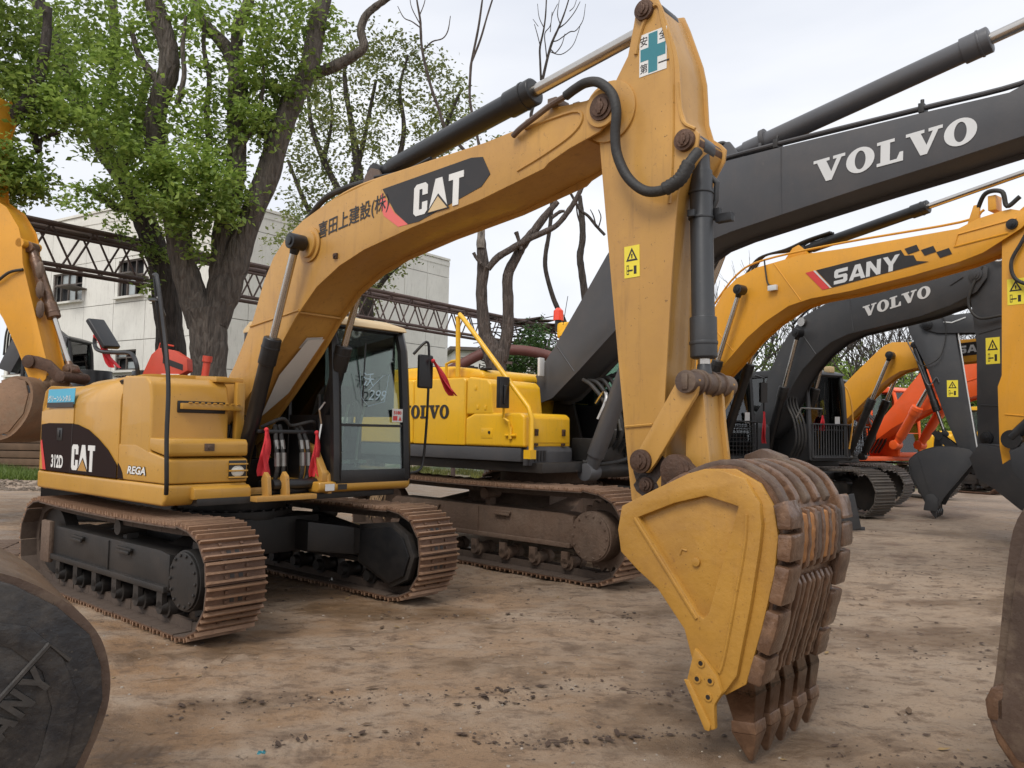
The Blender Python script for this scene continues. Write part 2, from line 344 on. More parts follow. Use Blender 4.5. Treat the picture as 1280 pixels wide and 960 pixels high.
def track_path(Lo, H, th, sag=0.02):
    r = H / 2 - th; half = Lo / 2 - H / 2; zc = H / 2; P = []
    for i in range(13):
        a = math.radians(90 - 180 * i / 12); P.append((half + r * math.cos(a), zc + r * math.sin(a)))
    for i in range(1, 12): P.append((half - 2 * half * i / 12, zc - r))
    for i in range(13):
        a = math.radians(270 - 180 * i / 12); P.append((-half + r * math.cos(a), zc + r * math.sin(a)))
    for i in range(1, 12):
        t = i / 12; P.append((-half + 2 * half * t, zc + r - sag * 4 * t * (1 - t)))
    return P
def resample(P, n):
    P = P + [P[0]]; d = [0]
    for i in range(1, len(P)): d.append(d[-1] + math.dist(P[i], P[i - 1]))
    T = d[-1]; res = []; j = 0
    for k in range(n):
        s = T * k / n
        while d[j + 1] < s: j += 1
        t = (s - d[j]) / (d[j + 1] - d[j]); a, c = P[j], P[j + 1]
        res.append((a[0] + (c[0] - a[0]) * t, a[1] + (c[1] - a[1]) * t, math.atan2(c[1] - a[1], c[0] - a[0])))
    return res, T
def track(root, yc, Lo, H, w, pitch, ms, mf, individual=True, outer=-1, motor_front=True, fz=(0.30, 0.62), guard=None, nroll=6, label=None):
    half = Lo / 2 - H / 2
    b = B(); fw = 0.30; zt = H * 0.70; zb = H * 0.36
    b.prism([(-half + 0.22, zb), (half - 0.33, zb), (half - 0.33, zt - 0.02), (half - 0.5, zt), (-half + 0.30, zt), (-half + 0.22, zt - 0.05)], yc - fw / 2, yc + fw / 2)
    b.prism([(-half + 0.24, zb - 0.02), (half - 0.35, zb - 0.02), (half - 0.35, zb + 0.03), (-half + 0.24, zb + 0.03)], yc - fw / 2 - 0.03, yc + fw / 2 + 0.03)
    b.prism([(-half - 0.05, H * .5 - .07), (-half + 0.25, H * .5 - .1), (-half + 0.25, H * .5 + .1), (-half - 0.05, H * .5 + .07)], yc - 0.14, yc + 0.14)
    for x in (-half * 0.42, half * 0.25):
        b.box((x, yc + outer * (fw / 2 + 0.012), zt - 0.05), (0.26, 0.03, 0.025))
        b.box((x, yc + outer * (fw / 2 + 0.03), zt - 0.075), (0.24, 0.02, 0.03))
    b.box((half * 0.02, yc + outer * (fw / 2 + 0.006), (zb + zt) / 2), (0.02, 0.014, zt - zb - 0.03))
    fr = b.build('track_frame', mf, root, bevel=0.012); 
    if label: tag(fr, label)
    P = track_path(Lo, H, 0.034); n = round(resample(P, 10)[1] / pitch); S, T = resample(P, n)
    p2 = T / n
    if individual:
        me = shoe_mesh(p2, w, ms, ms.name)
        for x, z, a in S:
            o = link('shoe', me, fr); o.location = (x, yc + random.uniform(-.004, .004), z); o.rotation_euler = (0, -a + math.pi if False else -a, 0)
    else:
        b = B(); me = shoe_mesh(p2, w, ms, ms.name, True)
        vs = [v.co.copy() for v in me.vertices]; fs = [tuple(p.vertices) for p in me.polygons]
        for x, z, a in S:
            R = Matrix.Rotation(-a, 3, 'Y'); b.add([R @ v + Vector((x, yc, z)) for v in vs], fs)
        tag(b.build('track_shoes', ms, fr, smooth=False), kind='stuff')
    for i in range(nroll):
        x = -half + 0.42 + (2 * half - 0.85) * i / (nroll - 1)
        b = B(); z = 0.17
        b.tube([(x, yc - 0.17, z), (x, yc - 0.12, z), (x, yc - 0.119, z), (x, yc - 0.05, z), (x, yc - 0.049, z), (x, yc + 0.049, z), (x, yc + 0.05, z), (x, yc + 0.119, z), (x, yc + 0.12, z), (x, yc + 0.17, z)], [.05, .06, .085, .085, .065, .065, .085, .085, .06, .05], 14)
        b.box((x, yc + outer * 0.15, z + 0.06), (0.09, 0.04, 0.13))
        b.build('roller', mf, fr)
    b = B(); b.tube([(0.1, yc - .12, H - 0.16), (0.1, yc + .12, H - 0.16)], .065, 14); b.box((0.1, yc, H - 0.26), (0.07, 0.1, 0.16)); b.build('carrier_roller', mf, fr)
    b = B(); b.tube([(-half, yc - .06, H / 2), (-half, yc - .059, H / 2), (-half, yc + .059, H / 2), (-half, yc + .06, H / 2)], [H * .30, H * .37, H * .37, H * .30], 28)
    b.cyl((-half, yc - .15, H / 2), (-half, yc + .15, H / 2), .09, 16); b.build('idler', mf, fr)
    b = B(); teeth = []
    for i in range(42):
        a = 2 * math.pi * i / 42; r = H * (.385 if i % 2 else .335); teeth.append((half + r * math.cos(a), H / 2 + r * math.sin(a)))
    b.prism(teeth, yc - .03, yc + .03); b.build('sprocket', mf, fr)
    b = B(); yo = yc + outer * (w / 2 - 0.06); b.cyl((half - .02, yc, H / 2), (half - .02, yo, H / 2), H * .265, 28); b.cyl((half - .02, yo, H / 2), (half - .02, yo + outer * .02, H / 2), H * .25, 28)
    for i in range(14):
        a = 2 * math.pi * i / 14; c = (half - .02 + H * .22 * math.cos(a), yo + outer * .02, H / 2 + H * .22 * math.sin(a)); b.cyl(c, (c[0], c[1] + outer * .012, c[2]), .014, 6)
    b.build('final_drive', mf, fr, bevel=0.006)
    if guard:
        b = B(); b.box((-half + 0.13, yc + outer * 0.17, H * .52), (0.22, 0.05, H * .46)); b.build('idler_guard', guard, fr, bevel=0.02)
    return fr
def cylinder(root, a, b_, y, r, m, frac, name='hydraulic_cylinder', rod=0.55, mr=None, cap=True, eye=True, z3=None):
    # barrel from a towards b_, chromed rod out of it to b_; a and b_ are (x, z)
    A = Vector((a[0], y, a[1])); Bv = Vector((b_[0], y, b_[1])); d = Bv - A; C_ = A + d * frac; n = d.normalized()
    b = B(); b.tube([A - n * r * .2, A + n * r * 2, A + n * r * 2.01, C_ - n * 0.24, C_ - n * 0.239, C_ - n * .01, C_], [r * .75, r * .85, r, r, r * 1.17, r * 1.17, r * 1.0], 24)
    b.tube([C_ - n * 0.10, C_ - n * 0.08], r * 1.24, 24)
    b.cyl(A + Vector((0, -r * 1.0, 0)), A + Vector((0, r * 1.0, 0)), r * 1.0, 20)
    o = b.build(name, m, root, bevel=0.004)
    b = B(); b.tube([C_ - n * .05, Bv - n * r * .8], r * rod, 18); b.build('rod', mr or M['chrome'], o)
    if eye:
        b = B(); b.tube([Bv - n * r * 1.6, Bv], [r * rod * 1.05, r * .8], 16); b.cyl(Bv + Vector((0, -r * 1.05, 0)), Bv + Vector((0, r * 1.05, 0)), r * 1.0, 22)
        b.cyl(Bv + Vector((0, -r * 1.25, 0)), Bv + Vector((0, r * 1.25, 0)), r * .55, 18); b.build('rod_eye', m, o, bevel=.005)
    return o
def plated(root, name, outline, hw, m, ins=0.03, pt=0.018, bevel=0.006, clip=None, cin=None):
    # box section: two side plates with the traced outline and a recessed core between them
    b = B(); core = inset(outline, ins) if cin is None else cin
    b.prism(core, -hw + pt * .9, hw - pt * .9)
    b.prism(outline, -hw, -hw + pt); b.prism(outline, hw - pt, hw)
    return b.build(name, m, root, bevel=bevel)
def boss(root, c, r, y0, y1, m, name='pin', parent=None, rings=True):
    b = B(); b.tube([(c[0], y0, c[1]), (c[0], y0 + (y1 - y0) * .999, c[1])], r, 28)
    if rings:
        s = -1 if y0 < y1 else 1
        b.cyl((c[0], y0, c[1]), (c[0], y0 + s * .012, c[1]), r * .72, 24); b.cyl((c[0], y0 + s * .012, c[1]), (c[0], y0 + s * .02, c[1]), r * .38, 16)
        b.box((c[0], y0 + s * .018, c[1]), (r * .3, .01, r * 1.1))
        s2 = -s
        b.cyl((c[0], y1, c[1]), (c[0], y1 + s2 * .012, c[1]), r * .72, 24)
    return b.build(name, m, root, bevel=.004)
def hose(root, pts, r, m=None, name='hose', n=10, sm=6):
    b = B(); b.tube(curve(pts, sm), r, n); return b.build(name, m or M['rubber'], root)

def cab(root, x0, x1, y0, y1, z0, z1, m, roofm, detail=2, slope=0.10, split=0.34, guard=None, wipers=True):
    # pillars, sills and roof as one framed shell; panes and seat are sub-parts
    b = B(); t = 0.06
    prof_f = lambda z: x1 - slope * max(0, (z - z0) / (z1 - z0)) ** 1.5
    def post(xa, xb, y, z_a, z_b, s=t, sy=t): b.tube([(xa, y, z_a), (xb, y, z_b)], s * .62, 4)
    zf = [z0 + (z1 - z0) * k / 6 for k in range(7)]
    for y in (y0 + .04, y1 - .04):
        P = [(prof_f(z) - .03, y, z) for z in zf[:-1]] + [(prof_f(z1) - .07, y, z1 - .05)]
        b.tube(P, .052, 6); b.tube([(x0 + .04, y, z0), (x0 + .04, y, z1 - .04)], .055, 6)
        b.tube([((x0 + x1) / 2 + .02, y, z0), ((x0 + x1) / 2 + .02, y, z1 - .04)], .035, 6)
        b.tube([(x0 + .04, y, z1 - .05), (x1 - slope - .07, y, z1 - .05)], .055, 6)
        zs = z0 + (z1 - z0) * .40 if y < (y0 + y1) / 2 else z0 + (z1 - z0) * .36
        b.box2((x0 + .03, y - .022, z0), ((x0 + x1) / 2 + .02 if y > y0 + .3 else x1 - .05, y + .022, zs))
    for x, z in ((x0 + .04, z1 - .05), (x1 - slope - .07, z1 - .05), (x0 + .04, z0 + .04)):
        b.tube([(x, y0 + .04, z), (x, y1 - .04, z)], .05, 6)
    b.box2((x0 + .02, y0 + .02, z0 - .02), (x1 - .0, y1 - .02, z0 + .10)); b.box2((x0 + .02, y0 + .02, z0 + .1), (x0 + .06, y1 - .02, z0 + (z1 - z0) * .42))
    c = b.build('cab', m, root, bevel=.008)
    b = B(); b.prism([(x0 - .02, z1 - .06), (x1 - slope + .02, z1 - .06), (x1 - slope - .02, z1 - .01), (x1 - slope - .3, z1 + .07), (x0 + .1, z1 + .06), (x0 - .02, z1 - .02)], y0 - .01, y1 + .01)
    b.build('roof', roofm, c, bevel=.025, seg=3)
    zsp = z0 + (z1 - z0) * split
    def pane(xa, za, xb, zb, ya, yb):
        b = B(); b.add([(xa, ya, za), (xa, yb, za), (xb, yb, zb), (xb, ya, zb), (xa - .006, ya, za), (xa - .006, yb, za), (xb - .006, yb, zb), (xb - .006, ya, zb)], [(0, 1, 2, 3), (7, 6, 5, 4), (0, 4, 5, 1), (3, 2, 6, 7), (1, 5, 6, 2), (0, 3, 7, 4)])
        return b.build('pane', M['glass'], c, smooth=False)
    pane(prof_f(zsp) - .025, zsp + .012, prof_f(z1) - .06, z1 - .09, y0 + .07, y1 - .07)
    pane(prof_f(z0) - .02, z0 + .1, prof_f(zsp) - .022, zsp - .012, y0 + .07, y1 - .07)
    b = B(); b.box((prof_f(zsp) - .024, (y0 + y1) / 2, zsp), (.02, y1 - y0 - .12, .024)); b.build('window_bar', m, c)
    for y in (y0 + .035, y1 - .035):
        zs = z0 + (z1 - z0) * .40
        b = B(); b.box2((x0 + .08, y - .003, zs), (x1 - slope - .12, y + .003, z1 - .1)); b.build('pane', M['glass'], c, smooth=False)
    b = B(); b.box2((x0 + .035, y0 + .07, z0 + (z1 - z0) * .43), (x0 + .041, y1 - .07, z1 - .1)); b.build('pane', M['glass'], c, smooth=False)
    xm = (x0 + x1) / 2 - .12; ym = (y0 + y1) / 2
    b = B(); b.box((xm, ym, z0 + .32), (.46, .46, .14)); b.box((xm - .22, ym, z0 + .66), (.12, .44, .6)); b.box((xm - .24, ym, z0 + 1.04), (.09, .24, .18)); b.box((xm, ym - .3, z0 + .45), (.5, .13, .16)); b.box((xm, ym + .3, z0 + .45), (.5, .13, .16)); b.box((xm, ym, z0 + .16), (.3, .3, .2))
    b.build('seat', M['seat'], c, bevel=.03)
    for y in (ym - .28, ym + .28):
        b = B(); b.tube([(xm + .2, y, z0 + .5), (xm + .24, y, z0 + .72)], .012, 6); b.sphere((xm + .25, y, z0 + .75), .03, 8); b.build('joystick', M['rubber'], c)
    for y in (ym - .1, ym + .1):
        b = B(); b.tube([(x1 - .42, y, z0 + .1), (x1 - .38, y, z0 + .45), (x1 - .30, y * .98 + .02, z0 + .72)], .012, 6); b.box((x1 - .4, y, z0 + .16), (.2, .09, .03)); b.build('travel_lever', M['silver'], c)
    if wipers:
        b = B(); b.tube([(prof_f(z0 + 1.3) + .012, ym - .1, z0 + .62), (prof_f(z0 + 1.3) + .012, ym - .08, z1 - .22)], .008, 5); b.build('wiper', M['black'], c)
    if guard:
        b = B(); gz0, gz1 = z0 + .05, z0 + (z1 - z0) * .40; xg = x1 + .05
        b.tube([(xg, y0 + .03, gz0), (xg, y1 - .03, gz0), (xg, y1 - .03, gz1), (xg, y0 + .03, gz1), (xg, y0 + .03, gz0)], .022, 6)
        k = 14 if guard == 'bars' else 9
        for i in range(1, k):
            y = y0 + .03 + (y1 - y0 - .06) * i / k; b.tube([(xg, y, gz0), (xg, y, gz1)], .012 if guard == 'bars' else .006, 5)
        if guard == 'mesh':
            for i in range(1, 9):
                z = gz0 + (gz1 - gz0) * i / 9; b.tube([(xg, y0 + .03, z), (xg, y1 - .03, z)], .006, 5)
        b.build('front_guard', m, c, smooth=False)
    return c

def bucket(root, out, path, hw, mside, mshell, msteel, teeth=5, tip=None, troot=None, thick=.03, band=None, hole=None, lip=.03, detail=2, tooth_w=.1, offs=0.0):
    # out: side plate outline; path: shell section from the hinge side round the back to the lip
    b = B(); P = curve(path, 4); n = len(P); inn = []
    for i in range(n):
        a = Vector(P[max(0, i - 1)]); c = Vector(P[min(n - 1, i + 1)]); t = (c - a).normalized(); inn.append((P[i][0] + t.y * -thick * SGN, P[i][1] + t.x * thick * SGN))
    poly = P + inn[::-1]; b.prism(poly, -hw + .0295, hw - .0295)
    bk = b.build('bucket', mshell, root, bevel=0)
    for s in (-1, 1):
        b = B(); b.prism(out, s * hw, s * (hw - .028)); b.build('side_plate', mside, bk, bevel=.006)
    if tip:
        for i in range(teeth):
            y = (-hw + tooth_w * .55) + (2 * hw - tooth_w * 1.1) * i / (teeth - 1)
            R0 = Vector(troot[0]); R1 = Vector(troot[1]); T_ = Vector(tip); mid = ((R0 + R1) / 2).lerp(T_, .45); wv = (R1 - R0)
            nrm = wv * .5
            b = B(); a0 = R0; a1 = R1; m0 = mid - nrm * .62; m1 = mid + nrm * .62
            def quadprism(p0, p1, q0, q1, w0, w1):
                b.add([(p0.x, y - w0, p0.y), (p1.x, y - w0, p1.y), (p1.x, y + w0, p1.y), (p0.x, y + w0, p0.y), (q0.x, y - w1, q0.y), (q1.x, y - w1, q1.y), (q1.x, y + w1, q1.y), (q0.x, y + w1, q0.y)],
                      [(0, 1, 2, 3), (7, 6, 5, 4), (0, 4, 5, 1), (1, 5, 6, 2), (2, 6, 7, 3), (3, 7, 4, 0)])
            up = (R0 + R1) / 2; far = up + (up - T_).normalized() * .13
            quadprism(far - nrm * .8, far + nrm * .8, a0, a1, tooth_w * .36, tooth_w * .5)
            quadprism(a0, a1, m0, m1, tooth_w * .5, tooth_w * .40)
            ad = b.build('tooth_adapter', msteel, bk, bevel=.008)
            b = B(); up2 = mid + (up - mid).normalized() * .02
            quadprism(up2 - nrm * .75, up2 + nrm * .75, mid - nrm * .8 + (T_ - mid) * .2, mid + nrm * .8 + (T_ - mid) * .2, tooth_w * .47, tooth_w * .47)
            k0 = mid + (T_ - mid) * .2
            quadprism(k0 - nrm * .8, k0 + nrm * .8, T_ - nrm * .12, T_ + nrm * .12, tooth_w * .46, tooth_w * .10)
            b.build('tooth', msteel, bk, bevel=.006)
    return bk
SGN = -1
# ================================================================== the yellow excavator in front
CAT = thing('crawler_excavator', 'sandy yellow excavator in front, CAT 312D on its side, boom reaching over the yard', 'excavator', (-2.70, 7.86, 0), 0.856 - math.pi / 2, 'parked excavators')
R = CAT
tr = track(R, -1.015, 3.76, .86, .47, .171, M['shoe'], M['frame'], outer=-1, guard=M['mudframe'])
track(R, 1.015, 3.76, .86, .47, .171, M['shoe'], M['frame'], outer=1)
# inner guard plate of the far track, car body, swing bearing
b = B()
b.prism([(-.55, .40), (.55, .40), (.55, .74), (-.55, .74)], -.62, .62)
for s in (-1, 1):
    for q in (-1, 1):
        b.add([(q * .30, s * .35, .42), (q * .75, s * .35, .42), (q * .98, s * .95, .34), (q * .62, s * .95, .34), (q * .30, s * .35, .72), (q * .75, s * .35, .70), (q * .98, s * .95, .60), (q * .62, s * .95, .60)],
              [(0, 3, 2, 1), (4, 5, 6, 7), (0, 1, 5, 4), (1, 2, 6, 5), (2, 3, 7, 6), (3, 0, 4, 7)])
b.build('car_body', M['frame'], R, bevel=.02)
b = B(); b.prism([(.95, .30), (1.45, .12), (1.68, .22), (1.76, .43), (1.66, .62), (1.45, .72), (.95, .66)], .79, .86); b.prism([(-.2, .42), (1.0, .38), (1.0, .62), (.3, .72), (-.2, .70)], .77, .87)
b.build('side_guard', M['frame'], R, bevel=.015)
b = B(); b.prism([(1.0, .33), (1.44, .16), (1.64, .25), (1.71, .43), (1.62, .59), (1.44, .68), (1.0, .62)], .765, .785); b.build('guard_plate', M['black'], R, bevel=.01)
patch(R, [(0, 0), (.13, 0), (.13, .10), (0, .10)], (.42, .765, .50), U3, Z3, mat('blue_label', (.03, .04, .30), bump=0), label='small blue label with white marks')
text(R, 'IF', (.445, .760, .52), U3, Z3, .055, M['white'])
b = B(); b.cyl((0, 0, .72), (0, 0, .80), .56, 40); b.cyl((0, 0, .80), (0, 0, .93), .50, 40)
for i in range(30):
    a = 2 * math.pi * i / 30; b.box((.535 * math.cos(a), .535 * math.sin(a), .805), (.03, .03, .02))
b.build('swing_bearing', M['frame'], R, bevel=.005)
# deck
b = B(); b.prism([(-1.6, .94), (1.1, .94), (1.1, 1.0), (-1.6, 1.0)], -.95, 1.10); b.build('deck', M['frame'], R, bevel=.006)
b = B(); b.prism([(1.0, .955), (1.2, .955), (1.2, 1.0), (1.0, 1.0)], -.48, .12); b.box2((.96, -.48, 1.0), (.985, .2, 1.06))
for y in (-.34, -.16, .28): b.prism([(1.08, .99), (1.17, .99), (1.17, 1.03)] + [(1.15 - .0, 1.16), (1.10, 1.2), (1.06, 1.14)], y - .02, y + .02)
b.build('front_sill', M['cat'], R, bevel=.006)
# lower skirt with the rolled edge
def skirt(y0, y1): return [(-1.66, y0), (.86, y0), (1.00, y0 + .05), (1.06, y0 + .14), (1.06, y1), (-1.66, y1)]
b = B(); b.prism([(-1.66, .945), (1.00, .945), (1.04, .985), (1.05, 1.03), (1.05, 1.115), (-1.66, 1.115)], -1.19, -.48)
b.build('lower_skirt', M['catclean'], R, bevel=.04, seg=4)
b = B(); b.prism([(1.0, .99), (1.10, .99), (1.10, 1.075), (1.06, 1.10), (1.0, 1.10)], -.98, -.47); b.build('front_step', M['catclean'], R, bevel=.02)
# engine side door (rear panel), hood and counterweight: side outline with rounded shoulder
def body(name, x0, x1, zb, zt, ys, m, rad=.22, ym=-.2, tilt=0.0, n=7, zr=None, bevel=.012):
    b = B(); prof = [(ys, zb), (ys + .0, zt - rad)]
    for i in range(1, n + 1):
        a = math.radians(180 - 90 * i / n); prof.append((ys + rad + rad * math.cos(a) * 1.0, zt - rad + rad * math.sin(a)))
    prof += [(ym, zt + .02), (ym, zb)]
    k = len(prof); zr = zt if zr is None else zr
    def sec(x, top): return [(x, p[0], p[1] if p[1] <= zt - rad else p[1] + (top - zt)) for p in prof]
    v = sec(x0, zr) + sec(x1, zt)
    f = [(i, i + k, (i + 1) % k + k, (i + 1) % k) for i in range(k)] + [tuple(range(k)), tuple(range(2 * k - 1, k - 1, -1))]
    f = [q[::-1] for q in f]
    b.add(v, f); return b.build(name, m, R, bevel=bevel)
body('counterweight_shoulder', -1.62, -.822, 1.125, 2.0, -1.19, M['catclean'], rad=.30, zr=1.925)
body('engine_door', -.81, .165, 1.125, 2.035, -1.185, M['catclean'], rad=.26, zr=2.0)
b = B()
cw = [(-1.62, -1.19), (-1.80, -1.08), (-1.98, -.85), (-2.10, -.45), (-2.13, 0), (-2.10, .45), (-1.98, .85), (-1.80, 1.08), (-1.62, 1.17), (-1.3, 1.17), (-1.3, -1.0), (-1.6, -1.0)]
n = len(cw); zs = [(.93, .97), (1.05, 1.0), (1.75, 1.0), (1.9, .985), (1.96, .95)]
v = [(-1.3 + (x + 1.3) * s, y * (s if abs(y) > .3 else 1), z) for z, s in zs for x, y in cw]
f = [(j * n + (i + 1) % n, j * n + i, (j + 1) * n + i, (j + 1) * n + (i + 1) % n) for j in range(len(zs) - 1) for i in range(n)] + [tuple(range(n)), tuple(range(len(v) - 1, len(v) - n - 1, -1))]
b.add(v, f); b.build('counterweight', M['catclean'], R, bevel=.02)
b = B(); b.box2((-1.5, -.9, 1.0), (-.1, 1.15, 1.88)); b.build('engine_bay', M['cat'], R, bevel=.04)
b = B(); b.prism([(-1.35, 1.86), (-.1, 1.86), (-.1, 2.02), (-.25, 2.07), (-1.2, 2.05), (-1.35, 1.98)], -.55, .95); b.build('hood', M['catclean'], R, bevel=.04)
b = B()
for i in range(9): b.box((-.75 + .07 * i, -.75, 2.042), (.035, .22, .012))
b.build('hood_vent', M['black'], R)
b = B(); b.box2((-.12, -.6, 1.0), (-.08, 1.1, 1.86)); b.build('firewall', M['black'], R)
# side print panel: dark swoosh, stripes, lettering
O_ = lambda x, z, y=-1.19: (x, y, z)
swoosh = [(-1.575, 1.125), (-1.60, 1.57), (-1.4, 1.585), (-.86, 1.585), (-.70, 1.575), (-.45, 1.53), (-.22, 1.45), (-.02, 1.36), (.15, 1.25), (.165, 1.24), (.165, 1.125)]
patch(R, [(p[0], p[1]) for p in swoosh], (0, -1.191, 0), U3, Z3, M['panelblack'], .004, 'side_panel', 'brown black curved panel on the engine door')
patch(R, [(0, 0), (.115, 0), (.095, .05), (.06, .09), (0, .135)], (.178, -1.187, 1.125), U3, Z3, M['panelblack'], .002, 'side_panel')
patch(R, [(-1.575, 1.13), (-1.44, 1.13), (-1.585, 1.40)], (0, -1.196, 0), U3, Z3, M['stick_y'] if False else M['catclean'], .002)
patch(R, [(-1.50, 1.13), (-1.42, 1.13), (-1.555, 1.42), (-1.59, 1.40)], (0, -1.198, 0), U3, Z3, M['redprint'], .002)
b = B(); b.box2((-1.18, -1.199, 1.42), (-1.05, -1.195, 1.54)); b.box2((-1.145, -1.206, 1.45), (-1.10, -1.198, 1.52)); b.build('door_latch', M['black'], R, bevel=.003)
for x in (-.816,): 
    b = B(); b.box2((x - .008, -1.197, 1.125), (x + .003, -1.186, 1.585)); b.build('panel_gap', M['ink'], R)
def cat_logo(root, O, ex, ey, h, tri, t=.004):
    letters(root, ['cC', 'cA', 'cT'], O, ex, ey, h, M['white'], gap=.06, t=t, wscale=1.12)
    O, ex, ey = Vector(O), Vector(ex), Vector(ey); nn = ex.cross(ey).normalized() * t
    x = (.60 * 1.12 + .06) * h
    patch(root, [(-.14, -.03), (.90, -.03), (.38, .52)], O + nn + ex * x, ex * h, ey * h, M['ink'], .0015, 'logo_outline')
    patch(root, [(-.04, .0), (.80, .0), (.38, .43)], O + nn * 1.6 + ex * x, ex * h, ey * h, tri, .0015, 'logo_triangle')
cat_logo(R, (-.795, -1.195, 1.155), U3, Z3, .235, M['cat'])
text(R, '312D', (-1.29, -1.195, 1.158), U3, Z3, .125, M['white'], t=.004, bold=.035, xs=.82)
patch(R, [(0, 0), (.66, 0), (.68, .15), (.02, .15)], (-1.47, -1.192, 1.765), U3, Z3, M['blueprint'], .004, label='sky blue rental company sticker')
patch(R, [(0, 0), (.66, 0), (.66, .05), (0, .05)], (-1.472, -1.197, 1.735), U3, Z3, M['ink'], .002)
text(R, 'グリーンレンタル', (-1.44, -1.197, 1.79), U3, Z3, .065, M['white'], t=.003, bold=.02, xs=1.05, shear=.15)
# fuel tank (tall) and step box with lamp
b = B(); b.prism([(.19, 1.13), (.19, 1.97), (.23, 2.0), (.62, 1.985), (.70, 1.93), (.74, 1.80), (.745, 1.13)], -1.185, -.50); b.build('fuel_tank', M['catclean'], R, bevel=.05, seg=4)
b = B(); b.box2((.735, -.97, 1.69), (.755, -.54, 1.79)); b.build('tank_recess', M['black'], R, bevel=.01)
b = B(); b.box((.10, -1.13, 1.955), (.12, .03, .035), Matrix.Rotation(.5, 3, 'X')); b.build('hood_latch', M['black'], R, bevel=.005)
b = B(); b.box2((.735, -.95, 1.72), (.79, -.40, 1.77))
for i in range(9): b.box((.792, -.88 + i * .055, 1.775), (.02, .03, .012))
b.build('tank_step', M['catclean'], R, bevel=.008)
b = B(); b.prism([(.35, 1.965), (.72, 1.965), (.72, 2.01), (.35, 2.03)], -.62, -.36); b.box2((.70, -.44, 1.45), (.76, -.36, 1.97)); b.build('tank_edge', M['catclean'], R, bevel=.01)
b = B(); b.prism([(.17, 1.12), (.17, 1.42), (.50, 1.425), (.78, 1.36), (1.0, 1.325), (1.05, 1.31), (1.05, 1.12)], -1.187, -.485); b.build('step_box', M['catclean'], R, bevel=.02, seg=3)
b = B(); b.prism([(.52, 1.44), (.78, 1.375), (1.04, 1.335), (1.055, 1.36), (1.055, 1.44), (1.03, 1.475), (.52, 1.485)], -1.18, -.49); b.build('step_lid', M['catclean'], R, bevel=.03, seg=3)
b = B(); b.box((1.058, -.84, 1.41), (.012, .085, .06)); b.cyl((1.06, -.84, 1.41), (1.072, -.84, 1.41), .018, 10); b.build('lid_latch', M['mudframe'], R, bevel=.004)
b = B(); b.box2((1.045, -.66, 1.145), (1.058, -.50, 1.30)); b.build('lamp_recess', M['black'], R, bevel=.01)
b = B(); b.sphere((1.055, -.58, 1.21), .062, 14, sq=(.25, 1, .8)); b.build('headlight', M['lampglass'], R)
b = B()
for z in (1.16, 1.215, 1.27): b.box((1.068, -.58, z), (.016, .17, .014))
b.build('lamp_guard', M['catclean'], R, bevel=.003)
text(R, 'REGA', (.375, -1.191, 1.175), U3, Z3, .065, M['white'], t=.003, bold=.03, xs=1.55, shear=.2)
text(R, 'REGA', (.367, -1.1895, 1.171), U3, Z3, .073, M['ink'], t=.002, bold=.05, xs=1.50, shear=.2)
# things you see between tank and boom
b = B()
for i in range(7): b.tube(curve([(.2 + .1 * i, -.42, 1.15), (.25 + .05 * i, -.40 + .03 * i, 1.5 + .05 * (i % 3)), (-.05, -.3 + .1 * i, 1.75)], 5), .022, 7)
b.build('engine_hoses', M['rubber'], R)
b = B(); b.box2((.0, -.45, 1.0), (.35, .3, 1.28)); b.build('swing_motor', M['black'], R, bevel=.02)
# handrails, mirrors
def rail(name, pts, r, m, root=None, n=8): b = B(); b.tube(curve(pts, 5), r, n); return b.build(name, m, root or R)
rail('handrail', [(.70, -1.19, 2.81), (.78, -1.20, 2.76), (.95, -1.20, 2.3), (1.09, -1.22, 1.90), (1.12, -1.23, 1.5), (1.13, -1.22, 1.15), (1.09, -1.20, 1.05)], .018, M['black'])
b = B(); b.tube([(.70, -1.19, 2.81), (.74, -1.15, 2.4), (.62, -1.0, 2.0)], .014, 8); b.tube([(.60, -1.17, 2.62), (.80, -1.17, 2.60)], .016, 6); b.tube([(.78, -1.19, 2.62), (.62, -1.05, 2.5)], .012, 6); b.build('handrail', M['black'], R)
rail('mirror_arm', [(.02, -.98, 2.0), (.02, -1.0, 2.12), (-.10, -1.0, 2.22), (-.38, -1.0, 2.245), (-.70, -1.0, 2.27), (-.88, -1.0, 2.32), (-.90, -1.0, 2.42), (-.8, -1.0, 2.48)], .02, M['black'])
b = B(); R_ = Matrix.Rotation(.35, 3, 'X') @ Matrix.Rotation(-.55, 3, 'Y') @ Matrix.Rotation(.5, 3, 'Z'); b.box((-.72, -1.0, 2.44), (.05, .20, .34), R_); b.build('mirror', M['black'], R, bevel=.02, seg=3)
b = B(); b.box((1.26, 1.33, 2.17), (.05, .19, .34)); mm = b.build('mirror', M['black'], R, bevel=.03, seg=3)
rail('mirror_arm', [(1.2, 1.22, 2.34), (1.27, 1.33, 2.47), (1.28, 1.36, 2.34), (1.27, 1.37, 2.0), (1.22, 1.40, 1.6), (1.18, 1.41, 1.3), (1.18, 1.36, 1.18), (1.16, 1.24, 1.15)], .014, M['black'])
